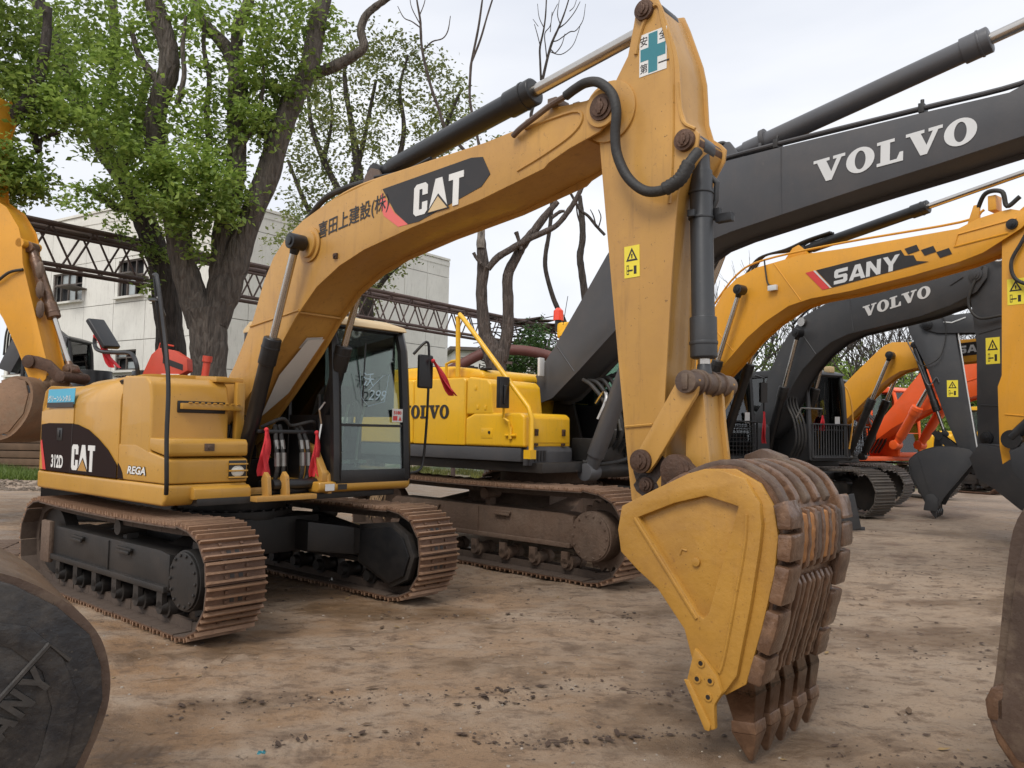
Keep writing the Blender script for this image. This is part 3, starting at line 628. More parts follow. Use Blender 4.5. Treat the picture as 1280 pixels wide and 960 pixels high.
# cab
c = cab(R, -.42, 1.20, .30, 1.22, 1.10, 2.62, M['black'], M['cream'], slope=.12)
b = B(); b.prism([(-.4, 1.0), (1.16, 1.0), (1.20, 1.03), (1.20, 1.10), (-.4, 1.10)], .14, 1.22); b.build('cab_sill', M['catclean'], R, bevel=.025, seg=3)
b = B(); b.prism([(.80, 1.10), (1.15, 1.10), (1.15, 1.18), (.98, 1.42), (.80, 1.46)], .20, .27); b.build('cab_bracket', M['cat'], R, bevel=.01)
patch(R, [(0, 0), (.10, 0), (.10, .06), (0, .06)], (1.205, .20, 1.02), (0, 1, 0), Z3, M['silver'], .002, label='small grey plate on the cab sill')
patch(R, [(0, 0), (.10, 0), (.10, .05), (0, .05)], (1.205, .34, 1.025), (0, 1, 0), Z3, M['ink'], .002)
FX = 1.2 - .055
patch(R, [(0, 0), (.14, 0), (.14, .13), (0, .13)], (FX + .012, 1.0, 1.655), (0, 1, 0), Z3, M['white'], .002, label='white warning label on the windshield')
text(R, '5180', (FX + .016, 1.015, 1.73), (0, 1, 0), Z3, .035, M['redprint'], bold=.03, xs=1.1)
b = B(); b.prism_h([(0, 0), (.055, 0), (.055, .045), (0, .045)], [], (FX + .015, 1.01, 1.67), (0, 1, 0), Z3, .002); b.prism_h([(0, 0), (.04, 0), (.02, .045)], [], (FX + .015, 1.08, 1.67), (0, 1, 0), Z3, .002); b.build('warning_mark', M['redprint'], R, smooth=False)
PB = mat('pale_blue_marking', (.45, .60, .66), .5, bump=0)
text(R, '沃', (FX - .0, .64, 1.99), (0, 1, 0), Z3, .13, PB, bold=.01); text(R, '299', (FX + .005, .70, 1.86), (0, 1, 0), Z3, .10, PB, bold=.0, shear=.3)
b = B(); b.tube([(FX + .0, .60, 2.13), (FX + .01, .62, 1.88), (FX + .01, .70, 1.80), (FX + .01, .90, 1.85), (FX + .01, .95, 2.12), (FX, .88, 2.10), (FX + .01, .70, 1.95)], .003, 4); b.build('marking_outline', PB, R)
# ---- boom
BO = [(-.20, 1.50), (-.15, 1.62), (.346, 2.151), (.637, 2.56), (.797, 2.901), (.94, 3.10), (1.118, 3.241), (1.365, 3.36), (1.732, 3.46), (2.376, 3.535), (3.444, 3.555), (3.806, 3.583), (3.86, 3.63), (4.015, 3.655), (4.351, 3.63), (4.43, 3.645), (4.51, 3.61), (4.545, 3.54), (4.52, 3.46), (4.45, 3.41), (4.219, 3.355), (4.06, 3.30), (4.02, 3.27), (3.454, 3.163), (2.763, 3.08), (2.214, 2.99), (1.90, 2.90), (1.60, 2.76), (1.325, 2.54), (1.06, 2.26), (.675, 1.92), (.175, 1.50), (.0, 1.40), (-.12, 1.41)]
core = [(.0, 1.52), (.35, 2.10), (.66, 2.54), (.82, 2.87), (.96, 3.05), (1.13, 3.19), (1.37, 3.30), (1.74, 3.42), (2.38, 3.50), (3.44, 3.52), (4.0, 3.58), (4.32, 3.52), (4.30, 3.42), (4.10, 3.335), (3.454, 3.19), (2.763, 3.11), (2.214, 3.02), (1.88, 2.93), (1.57, 2.79), (1.30, 2.57), (1.03, 2.29), (.65, 1.96), (.16, 1.54)]
boom = plated(R, 'boom', BO, .24, M['cat'], cin=core, bevel=.005)
b = B(); b.tube([(.60, -.243, 2.50), (1.36, -.243, 2.585)], .010, 6); b.tube([(1.33, -.22, 2.57), (1.33, .22, 2.57)], .010, 6); b.build('weld_seam', M['cat'], boom)
b = B(); b.tube(curve([(3.86, -.242, 3.57), (4.25, -.242, 3.585), (4.32, -.242, 3.52), (4.24, -.242, 3.44), (4.02, -.242, 3.36), (3.8, -.242, 3.30)], 4), .011, 6); b.build('reinforcement_edge', M['cat'], boom)
boss(R, (4.48, 3.545), .082, -.275, .275, M['rustpin'], 'boom_tip_pin')
b = B(); b.tube([(4.48, -.262, 3.545), (4.48, -.24, 3.545)], .118, 28); b.build('pin_collar', M['cat'], boom, bevel=.005)
boss(R, (-.08, 1.50), .085, -.30, .30, M['rustpin'], 'boom_foot_pin')
b = B(); 
for y in (-.30, .30):
    for rr, zz in ((.13, 0),): b.cyl((-.08, y - .02, 1.50), (-.08, y + .02, 1.50), .13, 24); b.prism([(-.22, 1.0), (.30, 1.0), (.06, 1.42), (-.02, 1.60), (-.18, 1.58)], y - .018, y + .018)
b.build('boom_bracket', M['cat'], R, bevel=.005)
b = B(); b.tube([(1.49, -.26, 3.13), (1.49, -.245, 3.13)], .15, 28); b.tube([(1.49, -.285, 3.13), (1.49, -.26, 3.13)], .115, 28); b.build('cylinder_boss', M['cat'], boom, bevel=.005)
dcat = (3.22 - 2.45, 0, 0)
sl = Vector((1, 0, .045)).normalized(); up = Vector((-.045, 0, 1)).normalized()
def S_(n, p): pass
# boom prints: black emblem plate, pink corner, company name
ex = Vector((.998, 0, .02)).normalized(); ey = Vector((-.02, 0, 1))
patch(boom, [(0, .33), (.95, .355), (1.06, .335), (1.13, .20), (1.05, .13), (.42, .0), (.30, .0), (.15, .12)], (2.43, -.2405, 3.105), ex, ey, M['ink'], .003, 'emblem_plate', 'black emblem plate on the boom')
patch(boom, [(0, .30), (.155, .115), (.31, .0), (.20, .0), (.03, .115), (-.02, .22)], (2.42, -.2405, 3.105), ex, ey, M['pinkred'], .002, 'emblem_stripe')
cat_logo(boom, (2.79, -.2435, 3.155), Vector((1, 0, .03)).normalized(), Vector((.02, 0, 1)), .235, M['cream'])
text(boom, '喜田上建設(株)', (1.60, -.2405, 3.135), Vector((1, 0, .125)).normalized(), Vector((.02, 0, 1)), .165, M['ink'], bold=.012, xs=.93)
b = B(); b.box((1.86, -.25, 2.985), (.045, .02, .045)); b.cyl((1.86, -.255, 2.985), (1.86, -.27, 2.985), .014, 8); b.build('grease_point', M['rustpin'], boom, bevel=.003)
PL = M['white']
b = B(); b.add([(.78, -.05, 2.078), (1.14, .0, 2.385), (1.16, .16, 2.405), (.60, .17, 1.925), (.34, .05, 1.70)], [(0, 4, 3, 2, 1)]); v_ = [Vector(p) + Vector((.02, 0, -.02)) for p in b.v]; b2 = B(); b2.add([tuple(v) for v in v_] + b.v, [(4, 3, 2, 1, 0)[::-1], (5, 9, 8, 7, 6)[::-1]])
b2.build('name_plate', PL, boom, smooth=False)
# hydraulic lines on the boom top
rail('pipe', [(1.0, -.10, 3.22), (1.4, -.12, 3.43), (1.9, -.12, 3.56), (2.6, -.12, 3.585), (3.5, -.12, 3.60)], .018, M['cat'])
rail('pipe', [(3.78, -.27, 3.53), (3.85, -.28, 3.56), (3.97, -.28, 3.605), (4.11, -.28, 3.655), (4.25, -.28, 3.685)], .019, M['wornbrown'])
b = B(); b.box((4.10, -.20, 3.68), (.07, .14, .05)); b.build('pipe_clamp', M['wornbrown'], R, bevel=.005)
b = B(); b.box((4.20, -.10, 3.665), (.05, .1, .05)); b.build('pipe_clamp', M['wornbrown'], R, bevel=.005)
HOSEP = [(4.22, -.28, 3.68), (4.30, -.29, 3.70), (4.39, -.30, 3.71), (4.49, -.31, 3.68), (4.583, -.31, 3.59), (4.618, -.31, 3.476), (4.605, -.30, 3.335), (4.616, -.29, 3.212), (4.684, -.28, 3.069), (4.793, -.27, 2.973), (4.913, -.26, 2.959), (4.999, -.24, 3.007), (5.048, -.22, 3.096), (5.075, -.17, 3.17)]
hose(R, HOSEP, .030, n=12, sm=8)
b = B(); P = curve(HOSEP[-4:-1], 8); b.tube(P, [.038 + .004 * (i % 2) for i in range(len(P))], 12); b.build('hose_sleeve', M['rubber'], R)
hose(R, [(.95, -.1, 3.18), (1.2, -.12, 3.36), (1.5, -.13, 3.54), (1.75, -.10, 3.60), (2.0, -.06, 3.62)], .026)
hose(R, [(1.0, .02, 3.16), (1.35, .0, 3.42), (1.7, 0, 3.55), (1.98, .05, 3.62)], .024)
# boom cylinders
cylinder(R, (.67, .98), (1.49, 3.13), -.375, .066, M['black'], .635, rod=.5)
cylinder(R, (.67, .98), (1.49, 3.13), .375, .066, M['black'], .635, rod=.5)
b = B()
for y in (-.375, .375):
    b.cyl((.67, y - .11, .99), (.67, y + .11, .99), .07, 18)
b.build('cylinder_foot_pin', M['rustpin'], R, bevel=.004)
# hose cluster between the cylinders
for i, y in enumerate((-.19, -.13, .07, .13)):
    hose(R, [(.95, y, 1.02), (1.02, y + .01, 1.2), (1.00, y, 1.45), (.92, y * .8, 1.60)], .020, sm=5)
    b = B(); b.cyl((1.02, y + .01, 1.24), (1.015, y + .008, 1.36), .027, 8); b.cyl((1.012, y + .006, 1.39), (1.0, y, 1.47), .024, 6); b.build('hose_fitting', M['fitting'], R)
hose(R, [(.90, -.28, 1.58), (.98, -.12, 1.66), (.95, .0, 1.60), (.98, .2, 1.64), (.9, .3, 1.56)], .016); hose(R, [(.85, -.25, 1.05), (1.05, -.1, 1.03), (1.02, .12, 1.12), (.95, .3, 1.5), (.9, .33, 1.9)], .018)
b = B(); b.box((.97, .0, 1.545), (.03, .72, .035)); b.build('hose_bar', M['black'], R, bevel=.01)
b = B(); b.box((.95, -.02, 1.05), (.18, .5, .12)); b.cyl((1.05, -.25, 1.08), (1.05, .25, 1.08), .05, 12); b.build('hose_block', M['black'], R, bevel=.01)
b = B(); b.tube([(1.03, .18, 1.30), (1.05, .22, 1.45), (1.02, .27, 1.62), (1.05, .22, 1.75), (1.05, .28, 1.82)], .012, 5); b.build('bent_pipe', M['chrome'], R)
# ---- stick (dipper arm)
ST = [(4.80, 4.175), (4.73, 4.19), (4.665, 4.15), (4.645, 4.035), (4.606, 3.859), (4.50, 3.70), (4.42, 3.60), (4.395, 3.50), (4.402, 3.399), (4.463, 2.844), (4.553, 2.063), (4.621, 1.496), (4.66, 1.20), (4.72, 1.03), (4.80, .99), (4.88, 1.05), (4.885, 1.277), (4.875, 1.774), (4.915, 2.50), (4.95, 2.95), (5.01, 3.10), (5.075, 3.20), (5.085, 3.27), (5.05, 3.31), (5.0, 3.35), (4.97, 3.45), (4.955, 3.70), (4.93, 3.82), (4.84, 4.08)]
stick = plated(R, 'stick', ST, .175, M['cat'], ins=.022, bevel=.006)
b = B(); b.tube(curve([(4.665, -.178, 3.85), (4.70, -.178, 3.98), (4.76, -.178, 4.09), (4.82, -.178, 4.10), (4.85, -.178, 3.98), (4.905, -.178, 3.76), (4.915, -.178, 3.55), (4.915, -.178, 3.2), (4.90, -.178, 2.9)], 5), .013, 6)
b.tube(curve([(4.945, -.178, 3.60), (4.955, -.178, 3.48), (4.985, -.178, 3.36), (5.06, -.178, 3.30)], 4), .010, 6); b.build('reinforcement_edge', M['cat'], stick)
b = B(); b.cyl((4.48, -.19, 3.545), (4.48, -.17, 3.545), .19, 32); b.build('pivot_plate', M['cat'], stick, bevel=.006)
b = B(); b.tube([(4.615, -.18, 1.62), (4.80, -.18, 1.635)], .008, 5); b.build('weld_seam', M['cat'], stick)
boss(R, (4.725, 4.10), .062, -.20, .20, M['rustpin'], 'stick_top_pin')
boss(R, (5.0, 3.245), .062, -.205, .205, M['rustpin'], 'bucket_cylinder_pin')
boss(R, (4.757, 1.425), .068, -.245, .245, M['rustpin'], 'link_pin')
boss(R, (4.762, 1.29), .045, -.19, .19, M['rustpin'], 'stick_stop_pin')
boss(R, (4.80, 1.08), .08, -.33, .33, M['rustpin'], 'bucket_pin')
grease = mat('dark_grease', (.03, .017, .012), .45, var=.3, bump=.2)
patch(stick, [(p[0] * random.uniform(.85, 1.15), p[1] * random.uniform(.85, 1.15)) for p in ring(0, 0, .105, .12, 16)], (4.775, -.1755, 1.40), U3, Z3, grease, .001, 'grease_stain')
patch(stick, [(p[0] * random.uniform(.8, 1.2), p[1] * random.uniform(.8, 1.2)) for p in ring(0, 0, .08, .08, 14)], (4.765, -.1755, 1.285), U3, Z3, grease, .001, 'grease_stain')
# warning sticker and the safety-first board
def warn(root, O, w_, h_, ex=U3, ey=Z3, st=None):
    O = Vector(O); ex, ey = Vector(ex), Vector(ey); nn = ex.cross(ey).normalized() * .002
    patch(root, [(0, 0), (w_, 0), (w_, h_), (0, h_)], O, ex, ey, M['stick_y'], .002, 'warning_sticker', 'yellow warning sticker with a black triangle')
    b = B(); b.prism_h([(w_ * .12, h_ * .52), (w_ * .88, h_ * .52), (w_ * .5, h_ * .94)], [[(w_ * .27, h_ * .575), (w_ * .5, h_ * .83), (w_ * .73, h_ * .575)]], O + nn, ex, ey, .001)
    b.prism_h([(w_ * .47, h_ * .60), (w_ * .53, h_ * .60), (w_ * .55, h_ * .74), (w_ * .45, h_ * .74)], [], O + nn, ex, ey, .001)
    b.prism_h([(w_ * .2, h_ * .2), (w_ * .55, h_ * .2), (w_ * .55, h_ * .25), (w_ * .2, h_ * .25)], [], O + nn, ex, ey, .001)
    b.prism_h([(w_ * .62, h_ * .1), (w_ * .80, h_ * .1), (w_ * .80, h_ * .36), (w_ * .62, h_ * .36)], [], O + nn, ex, ey, .001)
    b.prism_h([(w_ * .15, h_ * .1), (w_ * .3, h_ * .1), (w_ * .3, h_ * .40), (w_ * .15, h_ * .40)], [[(w_ * .18, h_ * .13), (w_ * .18, h_ * .37), (w_ * .27, h_ * .37), (w_ * .27, h_ * .13)]], O + nn, ex, ey, .001)
    b.build('warning_print', M['ink'], root, smooth=False)
warn(stick, (4.60, -.1755, 2.50), .105, .19, Vector((1, 0, .03)).normalized(), Vector((-.02, 0, 1)))
bx = Vector((1, 0, .03)).normalized(); by = Vector((0, 0, 1)); O = Vector((4.69, -.1755, 3.70)); nn = Vector((0, -.002, 0))
patch(stick, [(0, 0), (.185, 0), (.185, .255), (0, .255)], O, bx, by, M['white'], .002, 'safety_board', 'white board with a teal cross and four black characters')
patch(stick, [(.062, .008), (.123, .008), (.123, .09), (.177, .09), (.177, .165), (.123, .165), (.123, .247), (.062, .247), (.062, .165), (.008, .165), (.008, .09), (.062, .09)], O + nn, bx, by, M['teal'], .001, 'safety_cross')
for ch, x, z in (('安', .006, .182), ('全', .132, .188), ('第', .006, .016)): text(stick, ch, O + bx * x + by * z + nn, bx, by, .058, M['ink'], t=.001, bold=.008, xs=.9)
text(stick, '一', O + bx * .13 + by * .045 + nn, bx, by, .008, M['ink'], t=.001, xs=1.0)
# arm cylinder above the boom
b = B(); b.prism([(1.95, 3.50), (2.3, 3.52), (2.18, 3.68), (2.09, 3.71), (2.02, 3.66)], -.10, -.07); b.prism([(1.95, 3.50), (2.3, 3.52), (2.18, 3.68), (2.09, 3.71), (2.02, 3.66)], .07, .10); b.build('cylinder_bracket', M['wornbrown'], R, bevel=.006)
cylinder(R, (2.10, 3.67), (4.725, 4.10), 0, .082, M['black'], .625, rod=.52, mr=M['chrome'])
rail('pipe', [(2.15, -.10, 3.62), (2.5, -.09, 3.60), (2.8, -.09, 3.64)], .014, M['black'])
# bucket cylinder on the stick, link, H-link
cylinder(R, (5.0, 3.245), (5.03, 1.88), 0, .066, M['slate'], .90, rod=.55)
b = B()
for z in (2.98, 2.83): b.tube([(5.005, 0, z), (5.005, 0, z + .015)], .073, 24)
b.box((4.99, -.085, 2.85), (.04, .03, .04)); b.tube([(5.0, .08, 2.83), (5.06, .08, 2.95), (5.07, .07, 3.05), (5.03, .05, 3.1)], .018, 8)
b.build('cylinder_band', M['slate'], R, bevel=.003)
b = B(); b.box((5.13, .05, 2.83), (.10, .05, .05)); b.box((5.08, .05, 2.86), (.05, .03, .07)); b.build('valve_block', M['black'], R, bevel=.006)
b = B(); b.cyl((5.05, -.26, 1.87), (5.05, .26, 1.87), .064, 26)
for y in (-.15, -.10, .02, .12): b.cyl((5.05, y, 1.87), (5.05, y + .012, 1.87), .076, 26)
b.box((5.05, -.262, 1.87), (.04, .02, .085)); b.build('link_end_pin', M['wornbrown'], R, bevel=.006)
lk = [(4.70, 1.43), (4.73, 1.37), (4.80, 1.36), (4.85, 1.42), (5.10, 1.80), (5.115, 1.88), (5.07, 1.93), (5.0, 1.91)]
b = B(); b.prism(lk, -.225, -.195); b.prism(lk, .195, .225); b.build('guide_link', M['cat'], R, bevel=.006)
hl = [(4.985, 1.87), (5.085, 1.88), (5.105, 1.65), (5.13, 1.45), (5.14, 1.36), (5.08, 1.31), (5.0, 1.33), (4.985, 1.45)]
b = B(); b.prism(hl, -.13, -.10); b.prism(hl, .10, .13); b.prism(inset(hl, .025), -.10, .10); b.build('bucket_link', M['cat'], R, bevel=.005)
# ---- bucket
OUT = [(4.779, 1.191), (4.87, 1.236), (4.978, 1.290), (5.176, 1.384), (5.27, 1.413), (5.354, 1.412), (5.485, 1.375), (5.565, 1.264), (5.578, 1.154), (5.566, 1.042), (5.518, .749), (5.477, .551), (5.452, .421), (5.375, .306), (5.25, .33), (5.20, .47), (5.161, .593), (5.006, .773), (4.884, .854), (4.776, .94), (4.755, 1.06)]
PATH = [(4.95, 1.25), (5.10, 1.345), (5.28, 1.42), (5.42, 1.425), (5.56, 1.36), (5.635, 1.24), (5.655, 1.10), (5.635, .92), (5.575, .66), (5.52, .47), (5.495, .36)]
OUTS = [(4.779, 1.191), (4.87, 1.236), (4.978, 1.290), (5.10, 1.345), (5.28, 1.41), (5.42, 1.415), (5.55, 1.35), (5.62, 1.24), (5.64, 1.10), (5.62, .92), (5.56, .66), (5.505, .47), (5.48, .38), (5.375, .306), (5.25, .33), (5.20, .47), (5.161, .593), (5.006, .773), (4.884, .854), (4.776, .94), (4.755, 1.06)]
bk = bucket(R, OUTS, PATH, .43, M['bucket'], M['steel'], M['steel'], 5, tip=(5.475, 0.0), troot=((5.365, .31), (5.525, .33)), thick=.05, tooth_w=.135)
HOLE = [(4.885, 1.135), (5.10, 1.225), (5.28, 1.275), (5.455, 1.235), (5.30, .70), (5.27, .665), (5.24, .68)]
b = B(); b.prism_h([(p[0], p[1]) for p in inset(OUT, .004)], [HOLE], (0, -.43, 0), U3, Z3, .036); b.build('side_reinforcement', M['bucket'], bk, bevel=.008, seg=2)
b = B(); b.tube(curve([(5.50, -.468, 1.20), (5.49, -.468, 1.05), (5.44, -.468, .78), (5.385, -.468, .50), (5.36, -.468, .42)], 4), .009, 6); b.tube([(4.865, -.468, 1.13), (5.235, -.468, .66)], .009, 6); b.build('weld_bead', M['bucket'], bk)
b = B(); b.cyl((5.215, -.425, .935), (5.215, -.445, .935), .022, 14); b.tube([(5.12, -.431, .96), (5.13, -.431, .99), (5.16, -.431, .985)], .006, 5); b.build('side_plug', M['bucket'], bk, bevel=.004)
SC = [(5.235, .52), (5.275, .49), (5.355, .41), (5.385, .33), (5.345, .265), (5.35, .15), (5.31, .135), (5.195, .36)]
b = B(); b.prism_h(SC, [], (0, -.468, 0), U3, Z3, .026); sc_ = b.build('side_cutter', M['bucket'], bk, bevel=.012)
b = B(); b.prism_h([(5.185, .36), (5.215, .36), (5.33, .17), (5.325, .14), (5.30, .14)], [], (0, -.494, 0), U3, Z3, .012); b.build('cutter_edge', M['bucket'], sc_, bevel=.004)
for x, z in ((5.275, .455), (5.255, .375), (5.325, .38), (5.315, .30)):
    b = B(); b.cyl((x, -.492, z), (x, -.501, z), .021, 14); b.cyl((x, -.501, z), (x, -.5025, z), .012, 10, mi=1); b.build('cutter_bolt', [M['bucket'], M['ink']], sc_)
# ears carrying the pins
for s in (-1, 1):
    y = s * .235; ear = [(4.90, 1.27), (4.90, 1.36), (4.925, 1.43), (4.99, 1.465), (5.06, 1.44), (5.12, 1.39), (5.3, 1.40)] + [(5.27, 1.36), (5.0, 1.26)]
    b = B(); b.prism(ear, y - .02, y + .02); b.cyl((4.99, y - .035, 1.385), (4.99, y + .035, 1.385), .088, 28); b.cyl((4.99, y - .04, 1.385), (4.99, y + .04, 1.385), .065, 22)
    b.build('hinge_ear', M['rustpin'], bk, bevel=.006)
b = B(); b.prism([(5.15, 1.38), (5.3, 1.40), (5.42, 1.43), (5.40, 1.47), (5.28, 1.51), (5.18, 1.47)], .20, .30); b.build('hinge_ear', M['wornbrown'], bk, bevel=.01)
# wear plates on the shell: longitudinal straps, heel blocks, worn ribs with scraped orange
def strap(name, seg0, seg1, y0, y1, h, m, bev=.012, taper=True, N=None):
    Pn = curve(PATH, 8); i0 = int(seg0 * (len(Pn) - 1)); i1 = int(seg1 * (len(Pn) - 1)); o = []; q = []
    for i in range(i0, i1 + 1):
        a = Vector(Pn[max(0, i - 1)]); c_ = Vector(Pn[min(len(Pn) - 1, i + 1)]); t = (c_ - a).normalized(); nx, nz = -t.y, t.x
        e = h * (0.35 if (taper and (i == i0 or i == i1)) else 1) * random.uniform(.93, 1.05)
        o.append((Pn[i][0] + nx * e, Pn[i][1] + nz * e)); q.append((Pn[i][0] - nx * .01, Pn[i][1] - nz * .01))
    b = B(); b.prism(o + q[::-1], y0, y1); return b.build(name, m, bk, bevel=bev)
for i, (a0, a1) in enumerate(((.49, .58), (.588, .672), (.680, .762), (.772, .862), (.872, .965))):
    strap('heel_block', a0, a1, -.455, -.29, .06, M['steel'], .016, taper=False)
    strap('heel_block', a0, a1, .29, .45, .05, M['steel'], .014, taper=False)
OR_ = mat('scraped_orange_paint', (.36, .15, .04), .55, dirt=(.14, .08, .045), damt=.8, dscale=5, streak=.4, bump=.1)
for k in range(6):
    y = -.24 + .48 * k / 5
    strap('wear_strap', .12, .50, y * 1.45 - .030, y * 1.45 + .030, .028, M['steel'] if k % 2 else M['wornbrown'], .01)
    strap('wear_strap', .515, .705, y - .045, y - .008, .045, M['steel'], .008)
    strap('paint_strip', .53, .69, y - .006, y + .045, .043, OR_ if k not in (2, 5) else M['wornbrown'], .008)
for k in range(9):
    y = -.26 + .52 * k / 8
    strap('wear_rib', .72, .95, y - .017, y + .017, .036 + .006 * (k % 2), M['steel'], .008)
strap('cross_strap', .06, .14, -.42, .42, .02, M['steel'], .01)
for k in range(3): 
    strap('cross_strap', .80 + .0 * k, .82, -.20 + .17 * k, -.06 + .17 * k, .046, M['wornbrown'], .006)
# red cloth strips tied on
def ribbon(label, top, length, wd, lean=(0, 0, 0), m=None, group=None):
    T = Vector(top); b = B(); n = 9; fr = []
    for j in range(2):
        pts = []
        for i in range(n):
            t = i / (n - 1); sw = math.sin(t * 5 + j * 2) * .012 + (j - .5) * .03 * t
            c_ = T + Vector(lean) * t + Vector((0, 0, -length * t)); w_ = wd * (.3 + .7 * min(1, t * 2.2)) * (1 - .25 * (t > .9))
            ax = Vector((math.cos(.8 + j * .6), math.sin(.8 + j * .6), 0))
            pts.append((c_ + ax * (-w_ / 2) + Vector((sw, sw, 0)), c_ + Vector((sw * 1.5, -sw - .012, 0)), c_ + ax * (w_ / 2) + Vector((sw, sw, 0))))
        v = [p for q in pts for p in q] + [p + Vector((.004, -.004, 0)) for q in pts for p in q]; k = 3 * n
        f = []
        for i in range(n - 1):
            for s_ in (0, 1):
                a = i * 3 + s_; f.append((a, a + 1, a + 4, a + 3)); f.append((a + 3 + k, a + 4 + k, a + 1 + k, a + k))
        for i in range(n - 1):
            f.append((i * 3, i * 3 + 3, i * 3 + 3 + k, i * 3 + k)); f.append((i * 3 + 2, i * 3 + 2 + k, i * 3 + 5 + k, i * 3 + 5))
        b.add(v, f)
    b.sphere(T, .022, 8)
    o = b.build('red_ribbon', m or M['cloth'], ang=80); return tag(o, label, 'ribbon', group)
def W(root, p): return root.matrix_basis @ Vector(p)
def Wm(c, phi, p):
    f = Vector((math.sin(phi), -math.cos(phi), 0)); l = Vector((math.cos(phi), math.sin(phi), 0)); return Vector((c[0], c[1], 0)) + f * p[0] + l * p[1] + Vector((0, 0, p[2]))
CC = ((-2.70, 7.86), .856)
ribbon('red cloth strip tied to the boom hoses just right of the left boom cylinder', Wm(*CC, (1.02, -.30, 1.56)), .40, .09)
ribbon('red cloth strip tied beside the right boom cylinder, left of the cab', Wm(*CC, (1.05, .20, 1.54)), .40, .075)
ribbon('red cloth strip hanging from the small round mirror at the cab corner', Wm(*CC, (1.32, 1.38, 2.28)), .34, .10, (.20, .22, 0))
ribbon('red cloth strip tied round the tilted rear mirror above the engine hood', Wm(*CC, (-.80, -1.04, 2.42)), .30, .07, (.22, -.02, 0))
# ================================================================== helpers for the machines behind
def undercarriage(R, gauge, Lo, H, w, ms, mf, individual=False, sc_=1.0, pitch=.19, vis=(1, 1)):
    for s in (-1, 1): track(R, s * gauge / 2, Lo, H, w, pitch, ms, mf, individual=individual, outer=-1 if s < 0 else 1, nroll=7)
    b = B(); b.prism([(-.7, H * .45), (.7, H * .45), (.7, H * .85), (-.7, H * .85)], -.8, .8)
    for s in (-1, 1):
        for q in (-1, 1):
            b.add([(q * .40, s * .4, H * .45), (q * .9, s * .4, H * .45), (q * 1.2, s * (gauge / 2 - .1), H * .38), (q * .8, s * (gauge / 2 - .1), H * .38), (q * .40, s * .4, H * .8), (q * .9, s * .4, H * .8), (q * 1.2, s * (gauge / 2 - .1), H * .65), (q * .8, s * (gauge / 2 - .1), H * .65)],
                  [(0, 3, 2, 1), (4, 5, 6, 7), (0, 1, 5, 4), (1, 2, 6, 5), (2, 3, 7, 6), (3, 0, 4, 7)])
    b.build('car_body', mf, R, bevel=.02)
    b = B(); b.cyl((0, 0, H * .85), (0, 0, H * .93), .72, 40)
    for i in range(40):
        a = 2 * math.pi * i / 40; b.box((.69 * math.cos(a), .69 * math.sin(a), H * .93), (.03, .03, .025))
    b.cyl((0, 0, H * .93), (0, 0, H * 1.15), .64, 40); b.build('swing_bearing', mf, R, bevel=.004)
def upper(R, z0, zt, hw, xf, xr, m, dark, cabm, roofm, cabz=2.95, guard=None, cab_y=(.32, 1.32), band=.16):
    b = B(); b.prism([(xr + .5, z0 - .12), (xf + .1, z0 - .12), (xf + .1, z0), (xr + .5, z0)], -hw + .06, hw - .06); b.build('deck', dark, R, bevel=.01)
    b = B(); b.box2((xr + .9, -hw, z0), (xf, -.55, z0 + band)); b.box2((xr + .9, .1, z0), (-.5, hw, z0 + band)); b.build('lower_skirt', dark, R, bevel=.02)
    b = B(); b.prism([(xr + .9, z0 + band), (-.35, z0 + band), (-.35, zt - .05), (-.45, zt), (xr + 1.0, zt), (xr + .9, zt - .05)], -hw + .01, hw - .01); b.build('engine_house', m, R, bevel=.05, seg=3)
    b = B(); b.prism([(xr + 1.1, zt - .01), (-.5, zt - .01), (-.55, zt + .12), (xr + 1.25, zt + .12)], -.7, .7); b.build('hood', m, R, bevel=.05, seg=3)
    cwp = [(xr + .9, -hw), (xr + .45, -hw + .12), (xr + .12, -hw * .6), (xr, 0), (xr + .12, hw * .6), (xr + .45, hw - .12), (xr + .9, hw)]
    b = B(); n = len(cwp); v = [(x, y, z) for z in (z0 - .05, zt + .02) for x, y in cwp]; b.add(v, [(i + 1, i, i + n, i + n + 1) for i in range(n - 1)] + [(0, n - 1, 2 * n - 1, n)] + [tuple(range(n)), tuple(range(2 * n - 1, n - 1, -1))])
    b.build('counterweight', m, R, bevel=.05, seg=3)
    b = B(); b.prism([(-.34, z0 + band), (xf, z0 + band), (xf, z0 + .68), (xf - .08, z0 + .74), (xf - .45, z0 + .76), (xf - .50, zt - .06), (xf - .58, zt), (-.34, zt)], -hw + .005, -.58); b.build('fuel_tank', m, R, bevel=.04, seg=3)
    y0, y1 = cab_y
    cb = cab(R, -.62, xf + .28, y0, y1, z0 + .02, cabz, cabm, roofm, guard=guard)
    return cb
def boomset(R, BO, hw, m, y=0, ins=.04, core=None):
    bo = plated(R, 'boom', BO, hw, m, ins=ins, bevel=.006, cin=core); return bo

